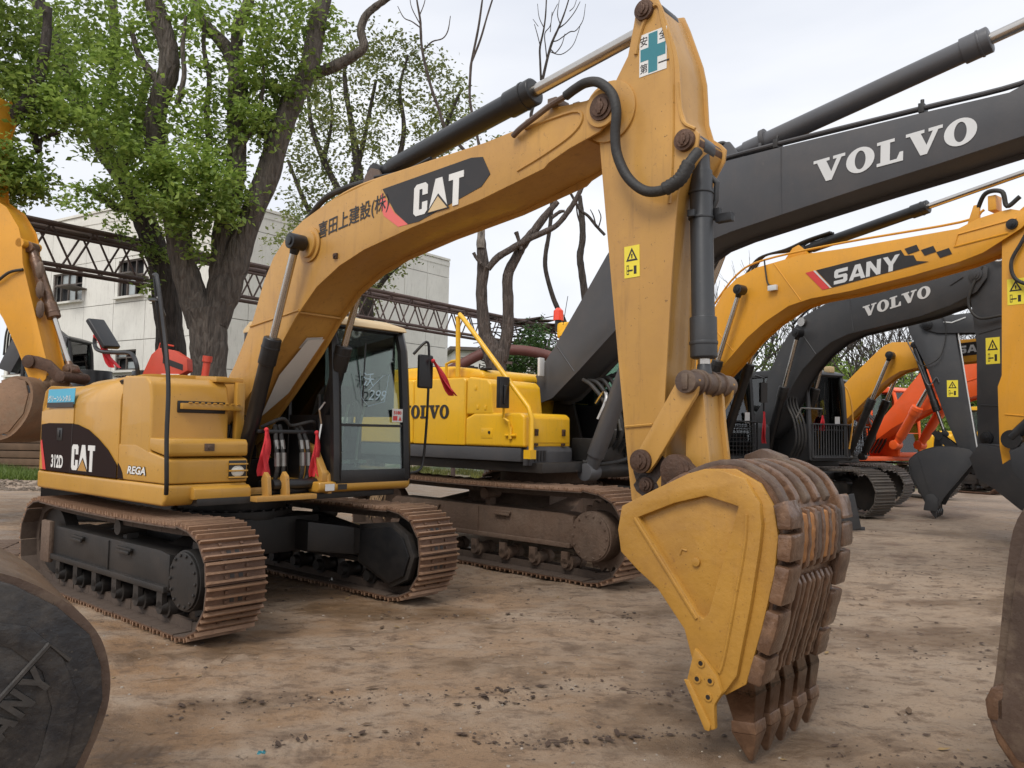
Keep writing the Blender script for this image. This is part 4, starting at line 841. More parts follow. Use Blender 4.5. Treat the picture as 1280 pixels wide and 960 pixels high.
# ================================================================== second machine: yellow body, dark grey boom
C2 = ((.51, 10.71), .82)
V2 = thing('crawler_excavator', 'bright yellow excavator with plain dark grey boom, second in the row, muddy tracks', 'excavator', (.51, 10.71, 0), .82 - math.pi / 2, 'parked excavators')
R = V2
undercarriage(R, 2.39, 4.65, 1.0, .60, M['shoe'], M['mudframe'], individual=True, pitch=.203)
z0, zt, hw, xf = 1.24, 2.22, 1.45, .87
b = B(); b.prism([(-2.0, 1.12), (1.05, 1.12), (1.05, 1.235), (-2.0, 1.235)], -1.35, 1.35); b.build('deck', M['frame'], R, bevel=.01)
b = B(); b.box2((-2.3, -1.44, 1.24), (.80, -.5, 1.40)); b.build('lower_skirt', M['grey'], R, bevel=.02)
b = B(); b.prism([(-1.08, 1.405), (-.115, 1.405), (-.115, 2.20), (-.15, 2.235), (-1.08, 2.235)], -1.452, -.4); b.build('engine_door', M['vyellow'], R, bevel=.035, seg=3)
b = B(); b.prism([(-2.4, 1.405), (-1.09, 1.405), (-1.09, 2.235), (-2.4, 2.235)], -1.452, -.4); b.build('engine_door', M['vyellow'], R, bevel=.035, seg=3)
b = B(); b.box2((-2.4, -.41, 1.3), (-.3, 1.3, 2.2)); b.build('engine_house', M['vyellow'], R, bevel=.04)
b = B(); b.prism([(-2.3, 2.22), (.05, 2.22), (.02, 2.32), (-.2, 2.36), (-.55, 2.40), (-1.1, 2.41), (-2.1, 2.40), (-2.3, 2.35)], -1.30, .9); b.build('hood', M['vyellow'], R, bevel=.06, seg=4)
b = B()
for i in range(12): b.box((-1.75 + i * .075, -1.05, 2.415), (.035, .3, .015))
b.build('hood_vent', M['ink'], R)
b = B(); b.box((-.02, -1.2, 2.35), (.10, .12, .03)); b.box((-.25, -1.2, 2.37), (.1, .08, .03)); b.build('hood_latch', M['frame'], R, bevel=.005)
cwp = [(-2.3, -1.46), (-2.75, -1.3), (-3.0, -.8), (-3.05, 0), (-3.0, .8), (-2.75, 1.3), (-2.3, 1.45)]
b = B(); n = len(cwp); b.add([(x, y, z) for z in (1.15, 2.25) for x, y in cwp], [(i + 1, i, i + n, i + n + 1) for i in range(n - 1)] + [(0, n - 1, 2 * n - 1, n), tuple(range(n)), tuple(range(2 * n - 1, n - 1, -1))]); b.build('counterweight', M['grey'], R, bevel=.05)
b = B(); b.prism([(-.10, 1.78), (-.10, 2.20), (-.06, 2.24), (.25, 2.20), (.31, 2.14), (.36, 1.78)], -1.448, -.55); b.build('fuel_tank', M['vyellow'], R, bevel=.05, seg=4)
b = B(); b.prism([(-.105, 1.405), (-.105, 1.74), (.05, 1.80), (.80, 1.80), (.86, 1.76), (.865, 1.405)], -1.452, -.62); b.build('tool_box', M['vyellow'], R, bevel=.04, seg=4)
b = B(); b.box2((.862, -1.36, 1.46), (.875, -.66, 1.74)); b.build('box_door', M['vyellow'], R, bevel=.02, seg=3)
for y in (-1.27, -.78):
    b = B(); b.box((.885, y, 1.58), (.02, .05, .08)); b.cyl((.88, y, 1.60), (.905, y, 1.60), .02, 8); b.box((.88, y + .0, 1.44), (.02, .06, .03)); b.build('box_latch', M['rustpin'], R, bevel=.004)
b = B(); b.prism([(.80, 1.20), (.90, 1.20), (.90, 1.36), (.86, 1.42), (.80, 1.42)], -1.40, -.64); b.box2((.89, -1.36, 1.24), (.905, -1.10, 1.38)); b.build('front_corner_plate', M['grey'], R, bevel=.012)
b = B()
for i in range(4): b.box2((.905, -1.33 + i * .055, 1.25), (.915, -1.30 + i * .055, 1.37))
b.build('step_grille', M['ink'], R)
b = B(); b.box2((.17, -1.456, 1.50), (.36, -1.449, 1.62)); b.build('filler_flap', M['vyellow'], R, bevel=.004)
b = B(); b.cyl((.31, -1.456, 1.57), (.31, -1.464, 1.57), .018, 8); b.build('flap_lock', M['ink'], R)
for x, z in ((.06, 2.10), (.10, 1.87), (.23, 1.86)):
    b = B(); b.box((x, -1.45, z), (.04, .01, .05)); b.build('tank_clip', M['vyellow'], R, bevel=.003)
b = B(); b.tube([(-.31, -1.40, 2.25), (-.31, -1.42, 3.0), (-.27, -1.43, 3.02), (-.20, -1.43, 2.96), (.90, -1.43, 1.86), (.95, -1.43, 1.74), (.95, -1.43, 1.30)], .030, 12); b.box((.93, -1.43, 1.33), (.10, .10, .10)); b.tube([(-.55, -1.38, 2.24), (-.55, -1.38, 2.42), (-.45, -1.38, 2.45), (-.31, -1.40, 2.45)], .02, 8); b.build('handrail', M['vyellow'], R)
b = B(); b.box((.60, -1.54, 2.03), (.06, .16, .36)); b.box((.64, -1.54, 2.0), (.02, .05, .22)); b.build('mirror', M['black'], R, bevel=.02, seg=3)
b = B(); b.tube([(.60, -1.52, 1.86), (.58, -1.50, 1.74), (.66, -1.50, 1.70), (.66, -1.47, 1.55)], .015, 8); b.tube([(.58, -1.47, 1.54), (.74, -1.47, 1.54)], .014, 6); b.tube([(.66, -1.47, 1.64), (.66, -1.47, 1.50)], .022, 6); b.build('mirror_bracket', M['vyellow'], R)
letters(R, ['sV', 'sO', 'sL', 'sV', 'sO'], (-1.33, -1.456, 1.735), U3, Z3, .165, M['ink'], gap=.03, t=.004)
c = cab(R, -.28, 1.15, .52, 1.46, 1.26, 3.0, M['black'], M['vyellow'])
b = B(); b.box2((-.40, .58, 2.93), (.02, 1.42, 3.16)); b.build('cab_roof_box', M['vyellow'], R, bevel=.06, seg=3)
o = B(); o.cyl((-.42, .66, 3.05), (-.42, .66, 3.2), .05, 16, mi=1); o.tube([(-.42, .66, 3.2), (-.42, .66, 3.34), (-.42, .66, 3.38)], [.075, .07, .03], 18); o.build('beacon', [M['beacon'], M['black']], R)
b = B(); b.tube([(-.2, .5, 3.1), (-.12, .5, 3.5)], .006, 4); b.build('aerial', M['black'], R)
b = B(); b.box((.2, -.42, 2.42), (.04, .10, .24)); b.build('mirror', M['silver'], R, bevel=.015)
# boom
BO = [(-.12, 2.10), (-.08, 2.22), (.0, 2.30), (.34, 2.70), (.773, 3.27), (1.137, 3.76), (1.40, 4.06), (1.80, 4.36), (2.15, 4.52), (2.481, 4.585), (3.383, 4.60), (4.663, 4.605), (5.432, 4.60), (5.60, 4.66), (6.2, 4.72), (6.45, 4.62), (6.4, 4.42), (5.95, 4.30), (5.54, 4.19), (4.855, 4.09), (4.21, 4.005), (3.568, 3.91), (2.785, 3.79), (2.484, 3.72), (2.10, 3.52), (1.80, 3.28), (1.25, 2.80), (.75, 2.38), (.30, 2.02), (.1, 1.96), (-.05, 1.98)]
core2 = inset(BO, .05)
boom = plated(R, 'boom', BO, .31, M['grey'], cin=core2, pt=.02)
b = B()
for xa, za, xb, zb in ((.36, 2.70, .66, 2.35), (1.55, 4.15, 2.0, 3.50), (3.37, 4.59, 3.37, 3.88), (5.6, 4.6, 5.55, 4.25)): b.tube([(xa, -.312, za), (xb, -.312, zb)], .008, 5)
b.build('weld_seam', M['grey'], boom)
boss(R, (-.02, 2.12), .11, -.36, .36, M['rustpin'], 'boom_foot_pin')
b = B(); 
for y in (-.38, .38): b.prism([(-.35, 1.24), (.35, 1.24), (.12, 1.95), (.09, 2.2), (-.05, 2.27), (-.20, 2.2)], y - .025, y + .025)
b.build('boom_bracket', M['frame'], R, bevel=.01)
ex = Vector((1, 0, .045)).normalized(); ey = Vector((.03, 0, 1)).normalized()
letters(R, ['sV', 'sO', 'sL', 'sV', 'sO'], (3.71, -.313, 4.13), Vector((1, 0, .07)).normalized(), ey, .235, M['silver'], gap=.05, t=.004, wscale=1.10, label='large silver serif lettering on the grey boom')
for y in (-.52, .52): cylinder(R, (1.08, 1.12), (2.35, 4.0), y, .105, M['greycyl'], .62, rod=.5)
cylinder(R, (2.62, 4.72), (6.5, 5.52), 0, .105, M['greycyl'], .675, rod=.52, eye=False)
b = B(); b.prism([(2.35, 4.55), (2.95, 4.58), (2.80, 4.72), (2.70, 4.86), (2.55, 4.88), (2.42, 4.72)], -.16, -.12); b.prism([(2.35, 4.55), (2.95, 4.58), (2.80, 4.72), (2.70, 4.86), (2.55, 4.88), (2.42, 4.72)], .12, .16); b.build('cylinder_bracket', M['grey'], R, bevel=.008)
b = B(); b.tube([(3.02, .0, 4.83), (3.07, .0, 4.84)], .125, 20); b.box((3.05, -.12, 4.74), (.03, .04, .05)); b.build('cylinder_clamp', M['grey'], R, bevel=.004)
rail('pipe', [(2.2, -.26, 4.60), (2.6, -.27, 4.64), (3.4, -.27, 4.66), (4.7, -.27, 4.665), (5.5, -.27, 4.67), (6.0, -.27, 4.78)], .022, M['grey'])
rail('pipe', [(2.2, -.18, 4.62), (2.6, -.19, 4.66), (3.4, -.2, 4.67), (4.7, -.2, 4.68), (5.5, -.2, 4.69), (6.0, -.2, 4.80)], .022, M['grey'])
for x in (3.3, 4.72):
    b = B(); b.box((x, -.23, 4.66), (.05, .14, .09)); b.cyl((x, -.25, 4.68), (x, -.25, 4.75), .018, 8); b.build('pipe_clamp', M['frame'], R, bevel=.004)
hose(R, [(2.05, -.2, 4.55), (2.2, -.22, 4.68), (2.4, -.2, 4.78), (2.6, -.16, 4.86), (2.66, -.1, 4.82)], .026)
hose(R, [(1.9, -.34, 4.35), (2.1, -.36, 4.40), (2.22, -.36, 4.30), (2.22, -.34, 4.14), (2.2, -.33, 4.05)], .02)
b = B(); b.box((2.33, -.38, 4.06), (.13, .07, .10)); b.box((2.22, -.36, 4.04), (.10, .05, .05)); b.build('work_light', M['black'], R, bevel=.01)
for i in range(6):
    y = -.30 + i * .12
    hose(R, [(.9 + .05 * i, y, 1.3), (1.15 + .03 * i, y, 1.5 + .03 * i), (1.15, y, 1.9), (.95, y, 2.15 + .04 * i), (.75, y * .8, 2.25)], .026)
    b = B(); b.cyl((1.17 + .02 * i, y, 1.62), (1.16 + .01 * i, y, 1.76), .033, 8); b.build('hose_fitting', M['fitting'], R)
hose(R, [(1.15, -.46, 1.75), (1.22, -.4, 1.98), (1.15, -.34, 2.08), (1.0, -.3, 1.95)], .022, M['chrome'], 'bent_pipe')
b = B(); b.box2((.7, -.40, 1.24), (1.1, .38, 1.52)); b.cyl((1.05, -.5, 1.13), (1.05, .5, 1.13), .09, 18); b.build('valve_block', M['frame'], R, bevel=.02)
hose(R, [(1.05, -.62, 1.24), (1.2, -.4, 1.22), (1.3, 0, 1.3), (1.2, .3, 1.5)], .024)
# stick and bucket, beyond the right edge of the frame
b_ = [(5.95, 5.6), (6.6, 5.62), (6.75, 4.8), (6.55, 4.2), (6.25, 1.6), (5.95, 1.4), (5.85, 1.7), (5.95, 4.2)]
plated(R, 'stick', [(p[0] + .25, p[1]) for p in b_], .22, M['grey'])
boss(R, (6.38, 4.55), .12, -.34, .34, M['rustpin'], 'boom_tip_pin')
# chain rope fibres stuck on the track
b = B()
for i in range(26):
    x = -1.9 + random.uniform(-.14, .14); b.tube([(x, -1.30, .80 + random.uniform(0, .06)), (x + random.uniform(-.08, .08), -1.38, .62), (x + random.uniform(-.12, .12), -1.40, .44 + random.uniform(-.1, .1))], .004, 3)
tag(b.build('straw_tuft', mat('dry_straw', (.30, .2, .11), .9), None), 'tuft of dry straw hanging on the yellow excavator track frame', 'straw', kind='stuff').matrix_world = Matrix.Translation((.51, 10.71, 0)) @ Matrix.Rotation(.82 - math.pi / 2, 4, 'Z')

# ================================================================== third: orange-yellow boom
def far_bucket(R, piv, m, flip=1, s=1.0, hw=.55, tip=(-.25, -1.15), msteel=None):
    # bucket hanging from the stick tip, convex back outwards (+x)
    ox, oz = piv
    T = lambda L: [(ox + p[0] * s * flip, oz + p[1] * s) for p in L]
    return T
S3C = ((2.91, 15.30), .66)
S3 = thing('crawler_excavator', 'excavator with orange-yellow boom lettered SANY and black cab, third in the row', 'excavator', (2.91, 15.30, 0), .66 - math.pi / 2, 'parked excavators')
R = S3
undercarriage(R, 2.38, 4.3, .95, .6, M['shoedark'], M['frame'])
upper(R, 1.1, 2.1, 1.38, .85, -2.8, M['syellow'], M['frame'], M['black'], M['black'], guard='mesh')
BO = [(-0.428, 1.76), (-0.31, 2.023), (0.452, 2.595), (0.914, 3.058), (1.258, 3.627), (1.599, 4.1), (1.881, 4.298), (2.274, 4.419), (3.103, 4.5), (3.916, 4.473), (5.5, 4.465), (5.758, 4.554), (6.015, 4.594), (6.147, 4.6), (6.321, 4.535), (6.371, 4.416), (6.27, 4.321), (5.809, 4.08), (5.5, 4), (4.873, 3.908), (3.916, 3.804), (3.267, 3.769), (2.883, 3.698), (2.441, 3.483), (2.084, 3.244), (1.599, 2.799), (0.914, 2.225), (0.102, 1.706), (-0.251, 1.622)]
boom = plated(R, 'boom', BO, .28, M['syellow'], ins=.045)
b = B(); b.tube([(1.258, -.282, 3.633), (1.803, -.282, 3.043)], .008, 5); b.tube([(2.607, -.282, 4.439), (3.103, -.282, 3.763)], .008, 5); b.tube([(5.448, -.283, 4.219), (5.5, -.283, 4.385), (6.219, -.283, 4.46)], .012, 5); b.tube([(5.448, -.283, 4.219), (6.117, -.283, 4.287)], .012, 5); b.build('weld_seam', M['syellow'], boom)
for y in (-.45, .45): cylinder(R, (0.937, 1.133), (2.072, 4.046), y, .085, M['black'], .60, rod=.5)
boss(R, (6.168, 4.393), .07, -.31, .31, M['black'], 'boom_tip_pin')
b = B(); b.prism([(2.663, 4.458), (3.157, 4.493), (3.048, 4.628), (2.96, 4.713), (2.85, 4.676)], -.12, .12); b.build('cylinder_bracket', M['syellow'], boom, bevel=.01)
cylinder(R, (2.971, 4.631), (6.473, 5.164), 0, .085, M['black'], .575, rod=.5)
rail('pipe', [(1.258, -.2, 3.83), (1.825, -.22, 4.362), (2.385, -.22, 4.539), (3.809, -.22, 4.582), (5.5, -.22, 4.563), (5.809, -.22, 4.671)], .018, M['syellow'])
for k in range(3): hose(R, [(1.938, -.1 + .08 * k, 4.379), (2.2, -.1 + .08 * k, 4.62 + .03 * k), (2.718, -.1 + .08 * k, 4.681), (3.103, -.1 + .06 * k, 4.769), (3.484, -.05 + .05 * k, 4.836)], .02)
hose(R, [(2.441, -.3, 4.516), (2.474, -.31, 4.311), (2.519, -.31, 4.105), (2.629, -.31, 4.051)], .013)
b = B(); b.box((2.62, -.33, 4.02), (.16, .06, .09)); b.build('work_light', M['silver'], R, bevel=.01)
hose(R, [(5.706, -.2, 4.674), (5.861, -.3, 4.865), (6.066, -.32, 4.838), (6.117, -.3, 4.64), (6.27, -.3, 4.732)], .03)
b = B(); b.box((5.933, -.2, 4.725), (.10, .2, .2)); b.prism([(5.603, 4.51), (5.758, 4.515), (5.758, 4.751), (5.686, 4.754)], -.25, -.2); b.build('boom_tip_bracket', M['syellow'], R, bevel=.01)
# label plate
yv = -.2845
patch(boom, [(3.376, 4.207), (4.259, 4.281), (4.715, 4.302), (4.768, 4.21), (4.894, 4.196), (4.936, 4.106), (5.104, 4.071), (3.647, 3.896)], (0, yv, 0), U3, Z3, M['ink'], .003, 'emblem_plate', 'black lettered plate on the boom')
patch(boom, [(3.19, 4.192), (3.321, 4.204), (3.604, 3.894), (3.484, 3.88)], (0, yv, 0), U3, Z3, M['redprint'], .003, 'emblem_stripe')
patch(boom, [(3.327, 4.203), (3.359, 4.206), (3.636, 3.896), (3.609, 3.894)], (0, yv, 0), U3, Z3, M['silver'], .003, 'emblem_stripe')
for x, z in ((4.768, 4.3), (4.999, 4.243), (5.208, 4.177)): patch(boom, [(0, .01), (.17, .04), (.21, -.05), (.05, -.08)], (x, yv, z), U3, Z3, M['ink'], .003, 'emblem_square')
letters(boom, ['S', 'A', 'N', 'Y'], (3.675, yv - .003, 3.935), Vector((1, 0, .085)).normalized(), Vector((0, 0, 1)), .225, M['silver'], gap=.05, t=.003, wscale=.97, slant=.06)
ST = [(6.03, 4.45), (6.2, 4.55), (6.45, 4.75), (6.62, 5.2), (6.75, 5.25), (6.705, 4.521), (6.655, 4.133), (6.422, 2.381), (6.341, 1.746), (6.178, 1.423), (5.974, 1.275), (5.943, 1.501), (5.933, 2.288), (5.984, 2.435), (6.015, 4.153)]
stick = plated(R, 'stick', ST, .22, M['syellow'])
b = B(); b.tube([(6.015, -.223, 1.924), (6.321, -.223, 1.893)], .008, 5); b.build('weld_seam', M['syellow'], stick)
warn(stick, (6.071, -.2215, 3.346), .20, .34)
hose(R, [(6.422, -.26, 4.433), (6.27, -.27, 4.145), (6.147, -.28, 3.903), (6.188, -.28, 3.677), (6.371, -.27, 3.555)], .024)
b = B(); b.tube([(6.117, -.27, 1.619), (6.625, -.27, 2.136)], .075, 12); b.cyl((6.117, -.33, 1.6), (6.117, .33, 1.6), .12, 20); b.tube([(6.625, -.27, 2.136), (6.625, .27, 2.136)], .06, 12); b.build('guide_link', M['black'], R)
cylinder(R, (6.745, 4.325), (6.625, 2.136), 0, .08, M['black'], .7)
OUTF = [(6.183, 1.43), (6.436, 1.596), (6.937, 1.463), (7.28, 1.063), (7.308, 0.611), (7.22, 0.30), (7.1, 0.26), (6.839, 0.609), (6.425, 0.987), (6.206, 1.191)]
PATHF = [(6.30, 1.54), (6.50, 1.61), (6.95, 1.49), (7.30, 1.08), (7.335, .62), (7.25, .30)]
bucket(R, OUTF, PATHF, .55, M['dgrey'], M['dgrey'], M['steel'], 5, tip=(7.12, 0.0), troot=((7.12, .24), (7.25, .29)), thick=.04)
b = B(); b.prism([(6.1, 1.35), (6.15, 1.5), (6.3, 1.6), (6.5, 1.6)], -.3, -.26); b.prism([(6.1, 1.35), (6.15, 1.5), (6.3, 1.6), (6.5, 1.6)], .26, .3); b.cyl((6.16, -.32, 1.44), (6.16, .32, 1.44), .07, 12); b.build('hinge_ear', M['dgrey'], R, bevel=.01)
CC3 = S3C
ribbon('red cloth strip hanging from the mirror beside the third excavator cab', Wm(*S3C, (1.15, 1.55, 2.05)), .60, .14)
b = B(); b.tube([(1.05, 1.40, 2.75), (1.15, 1.55, 2.7), (1.15, 1.55, 2.0)], .02, 6); b.box((1.15, 1.53, 2.42), (.05, .2, .38)); b.build('mirror', M['black'], R)
b = B(); b.cyl((-.1, 1.2, 2.97), (-.1, 1.2, 3.15), .09, 14); b.build('cab_beacon', M['cream'], R)
patch(R, [(0, 0), (.15, 0), (.15, .2), (0, .2)], (1.10, 1.02, 1.83), (0, 1, 0), Z3, M['white'], .003, label='white paper on the cab glass')

# ================================================================== fourth: all dark grey
S4C = ((5.34, 17.21), .50)
V4 = thing('crawler_excavator', 'slate grey excavator with grey cab and grey stick, fourth in the row, VOLVO lettering', 'excavator', (5.34, 17.21, 0), .50 - math.pi / 2, 'parked excavators')
R = V4
undercarriage(R, 2.39, 4.35, .95, .6, M['shoedark'], M['frame'], pitch=.19)
upper(R, 1.1, 2.15, 1.38, .85, -2.8, M['dgrey'], M['frame'], M['dgrey'], M['dgrey'], cabz=2.95, guard='bars', cab_y=(.24, 1.40))
BO = [(-0.154, 1.549), (-0.024, 1.86), (0.278, 2.219), (0.438, 2.731), (0.741, 3.286), (1.036, 3.661), (1.444, 3.989), (2.024, 4.191), (3.161, 4.289), (4.512, 4.368), (4.695, 4.433), (4.963, 4.417), (5.1, 4.334), (5.079, 4.176), (4.909, 3.969), (4.479, 3.81), (3.93, 3.691), (3.141, 3.598), (2.474, 3.526), (2.089, 3.411), (1.728, 3.204), (1.387, 2.912), (1.14, 2.614), (0.929, 2.211), (0.741, 1.805), (0.361, 1.498)]
boom = plated(R, 'boom', BO, .27, M['dgrey'], ins=.045)
letters(boom, ['sV', 'sO', 'sL', 'sV', 'sO'], (2.80, -.274, 3.80), Vector((1, 0, .155)).normalized(), Vector((-0.02, 0, 1)).normalized(), .20, M['silver'], gap=.05, t=.004, wscale=1.18)
b = B(); b.tube([(2.503, -.273, 4.206), (2.585, -.273, 3.571)], .008, 5); b.tube([(4.479, -.274, 4.142), (4.695, -.274, 4.244)], .012, 5); b.tube([(1.239, -.275, 3.826), (1.728, -.275, 3.204)], .008, 5); b.build('weld_seam', M['dgrey'], boom)
for y in (-.45, .45): cylinder(R, (.60, 1.15), (1.448, 3.636), y, .085, M['black'], .58, rod=.5)
b = B(); b.cyl((1.42, -.28, 3.87), (1.42, -.34, 3.87), .09, 14); b.build('work_light', M['chrome'], R)
boss(R, (4.909, 4.251), .11, -.30, .30, M['dgrey'], 'boom_tip_pin')
rail('pipe', [(1.116, -.2, 3.882), (1.607, -.22, 4.152), (2.444, -.22, 4.288), (3.595, -.22, 4.382), (4.479, -.22, 4.446), (4.695, -.22, 4.547)], .022, M['black'])
ST = [(4.824, 4.567), (4.909, 4.797), (5.174, 4.798), (5.489, 4.387), (5.541, 4.105), (5.353, 2.158), (5.227, 1.271), (5.079, 1.083), (4.931, 1.129), (4.856, 1.316), (4.856, 2.258), (4.867, 3.105), (4.76, 4.052)]
stick = plated(R, 'stick', ST, .22, M['dgrey'])
warn(stick, (5.016, -.2215, 2.791), .22, .42)
hose(R, [(5.016, -.26, 4.367), (4.856, -.30, 4.047), (4.802, -.31, 3.767), (4.963, -.30, 3.534), (5.332, -.28, 3.538)], .022)
hose(R, [(4.963, -.26, 4.558), (5.122, -.27, 4.595), (5.227, -.27, 4.421), (5.384, -.27, 4.43), (5.489, -.27, 4.573)], .016, M['silver'])
b = B(); b.tube([(4.909, -.225, 2.144), (5.332, -.225, 2.121)], .008, 5); b.tube([(4.909, -.223, 3.292), (5.332, -.223, 3.37)], .008, 5); b.build('weld_seam', M['dgrey'], stick)
boss(R, (5.016, 1.617), .10, -.27, .27, M['black'], 'link_pin')
OUTF = [(p[0] - 1.42, p[1] + .0) for p in OUTF]; PATHF = [(p[0] - 1.42, p[1]) for p in PATHF]
OUTF = [(4.938, 1.307), (5.093, 1.524), (5.399, 1.47), (5.861, 1.341), (6.288, 1.039), (6.434, 0.601), (6.33, 0.29), (6.2, .27), (5.953, 0.417), (5.676, 0.576), (5.327, 0.835), (5.047, 0.988)]
PATHF = [(5.06, 1.53), (5.40, 1.50), (5.88, 1.37), (6.315, 1.055), (6.465, .60), (6.37, .30)]
bucket(R, OUTF, PATHF, .58, M['dgrey'], M['dgrey'], M['steel'], 5, tip=(6.28, 0.0), troot=((6.22, .25), (6.36, .28)), thick=.04)
patch(R, [(0, 0), (.15, 0), (.15, .16), (0, .16)], (1.10, 1.02, 1.86), (0, 1, 0), Z3, M['white'], .003, label='white paper on the cab glass')
ribbon('red cloth strips bunched low behind the fourth excavator windshield', Wm(*S4C, (1.12, .62, 2.02)), .30, .22)
b = B(); b.tube(curve([(1.18, 1.36, 1.35), (1.2, 1.45, 2.0), (1.1, 1.42, 2.6), (.9, 1.36, 2.68)], 5), .018, 6); b.build('handrail', M['syellow'], R)
for y in (.5, 1.1):
    b = B(); b.box((.9, y, 3.02), (.16, .16, .14)); b.build('roof_light', M['cream'], R, bevel=.03)
for k in range(4): hose(R, [(1.10, -.30 + .09 * k, 1.195), (1.25, -.30 + .09 * k, 1.499), (1.2, -.30 + .09 * k, 1.903), (1.0, -.25 + .09 * k, 2.21), (.95, -.25 + .09 * k, 2.5)], .022)
b = B(); b.tube([(1.301, -.35, 1.954), (1.387, -.3, 2.155), (1.387, .3, 2.155), (1.239, .4, 2.005)], .016, 6); b.build('hose_fitting', M['fitting'], R)

# ================================================================== fifth: orange-yellow again
S5C = ((7.0, 19.5), .80)
S5 = thing('crawler_excavator', 'excavator half hidden behind a drooping grey bucket, short orange-yellow boom ending in partly hidden lettering', 'excavator', (7.0, 19.5, 0), .80 - math.pi / 2, 'parked excavators')
S5['label'] = 'orange-yellow excavator fifth in the row, its boom crest rising left of the red machine'
R = S5
undercarriage(R, 2.38, 4.3, .95, .6, M['shoedark'], M['frame'])
upper(R, 1.1, 2.1, 1.38, .85, -2.8, M['syellow'], M['frame'], M['black'], M['black'], guard='mesh')
BO = [(.1, 1.7), (.7, 2.3), (1.212, 2.82), (1.45, 3.06), (1.934, 3.52), (2.1, 3.66), (2.28, 3.73), (2.779, 3.70), (3.57, 3.69), (4.6, 3.70), (5.2, 3.62), (5.2, 3.45), (4.6, 3.30), (3.8, 3.22), (3.0, 3.16), (2.75, 3.13), (2.442, 3.07), (2.2, 2.93), (1.979, 2.75), (1.3, 2.05), (.8, 1.6), (.3, 1.4)]
boom = plated(R, 'boom', BO, .27, M['syellow'], ins=.04)
patch(boom, [(0, 0), (.75, .06), (.75, .33), (0, .28)], (3.56, -.274, 3.33), U3, Z3, M['ink'], .003, 'emblem_plate')
letters(boom, ['S', 'A', 'N', 'Y'], (3.61, -.277, 3.39), Vector((1, 0, .08)).normalized(), Z3, .16, M['silver'], gap=.05, t=.003, wscale=.95)
for y in (-.45, .45): cylinder(R, (1.35, 1.15), (2.30, 3.42), y, .085, M['black'], .58, rod=.5)
b = B(); b.cyl((2.30, -.45, 3.42), (2.30, .45, 3.42), .06, 12); b.build('boom_pin', M['silver'], R)
plated(R, 'stick', [(5.1, 4.1), (5.4, 4.1), (5.6, 3.4), (5.4, 1.3), (5.2, 1.2), (5.1, 3.3)], .2, M['syellow'])
T0 = [(5.0, 1.2), (5.2, 1.35), (5.5, 1.3), (5.7, .9), (5.5, .2), (5.35, .2), (5.2, .6), (5.0, .9)]
bucket(R, T0, [(5.1, 1.33), (5.4, 1.36), (5.62, 1.2), (5.72, .85), (5.55, .3)], .5, M['dgrey'], M['dgrey'], M['steel'], 5, tip=(5.4, 0), troot=((5.36, .2), (5.5, .24)))
# ================================================================== sixth: red-orange
S6C = ((9.7, 22.6), .50)
R6 = thing('crawler_excavator', 'red-orange excavator with red-orange boom, cylinders and cab, behind the hanging grey bucket', 'excavator', (9.7, 22.6, 0), .50 - math.pi / 2, 'parked excavators')
R = R6
undercarriage(R, 2.38, 4.3, .95, .6, M['shoedark'], M['frame'])
upper(R, 1.1, 2.1, 1.38, .85, -2.8, M['orange'], M['orange'], M['orange'], M['orange'])
BO = [(0.019, 1.394), (0.689, 1.601), (1.023, 2.059), (1.508, 2.562), (2.204, 3.305), (2.516, 3.498), (2.973, 3.684), (3.871, 3.757), (4.963, 3.772), (5.814, 3.651), (5.814, 3.46), (5.071, 3.142), (3.904, 2.717), (3.358, 2.587), (2.745, 2.436), (2.19, 2.282), (1.383, 1.864), (0.749, 1.447), (0.264, 1.189)]
boom = plated(R, 'boom', BO, .29, M['orange'], ins=.04)
b = B(); b.tube([(3.313, -.293, 2.983), (4.748, -.293, 3.343)], .012, 5); b.build('weld_seam', M['orange'], boom)
for y in (-.5, .5): cylinder(R, (1.639, 1.427), (2.661, 3.012), y, .12, M['orange'], .62, rod=.5)
plated(R, 'stick', [(5.709, 4.084), (6.023, 4.073), (6.232, 3.307), (6.023, 1.313), (5.814, 1.217), (5.709, 3.224)], .2, M['orange'])
bucket(R, [(p[0] + .4, p[1]) for p in T0], [(5.709, 1.341), (6.023, 1.371), (6.252, 1.219), (6.356, 0.888), (6.18, 0.365)], .5, M['dgrey'], M['dgrey'], M['steel'], 5, tip=(6.023, 0), troot=((5.982, 0.266), (6.128, 0.307)))
for k in range(4): hose(R, [(0.628, -.3 + .15 * k, 1.191), (0.87, -.3 + .15 * k, 1.6), (0.749, -.3 + .15 * k, 2.01), (0.507, -.2 + .1 * k, 2.216)], .03)
b = B(); b.box((1.1, -1.0, 2.2), (.1, .2, .5)); b.build('mirror', M['black'], R, bevel=.02)

b = B(); b.prism([(.25, 1.12), (0.725, 1.11), (0.701, 2.061), (-0.29, 2.067)], .36, 1.28); b.build('cab_lower_panel', M['orange'], R6, bevel=.03)
b = B(); b.prism([(-.3, 1.15), (0.507, 1.139), (0.507, 1.908), (-0.228, 2.222), (-0.977, 2.281)], -1.3, -.5); b.build('tank_cover', M['orange'], R6, bevel=.04)
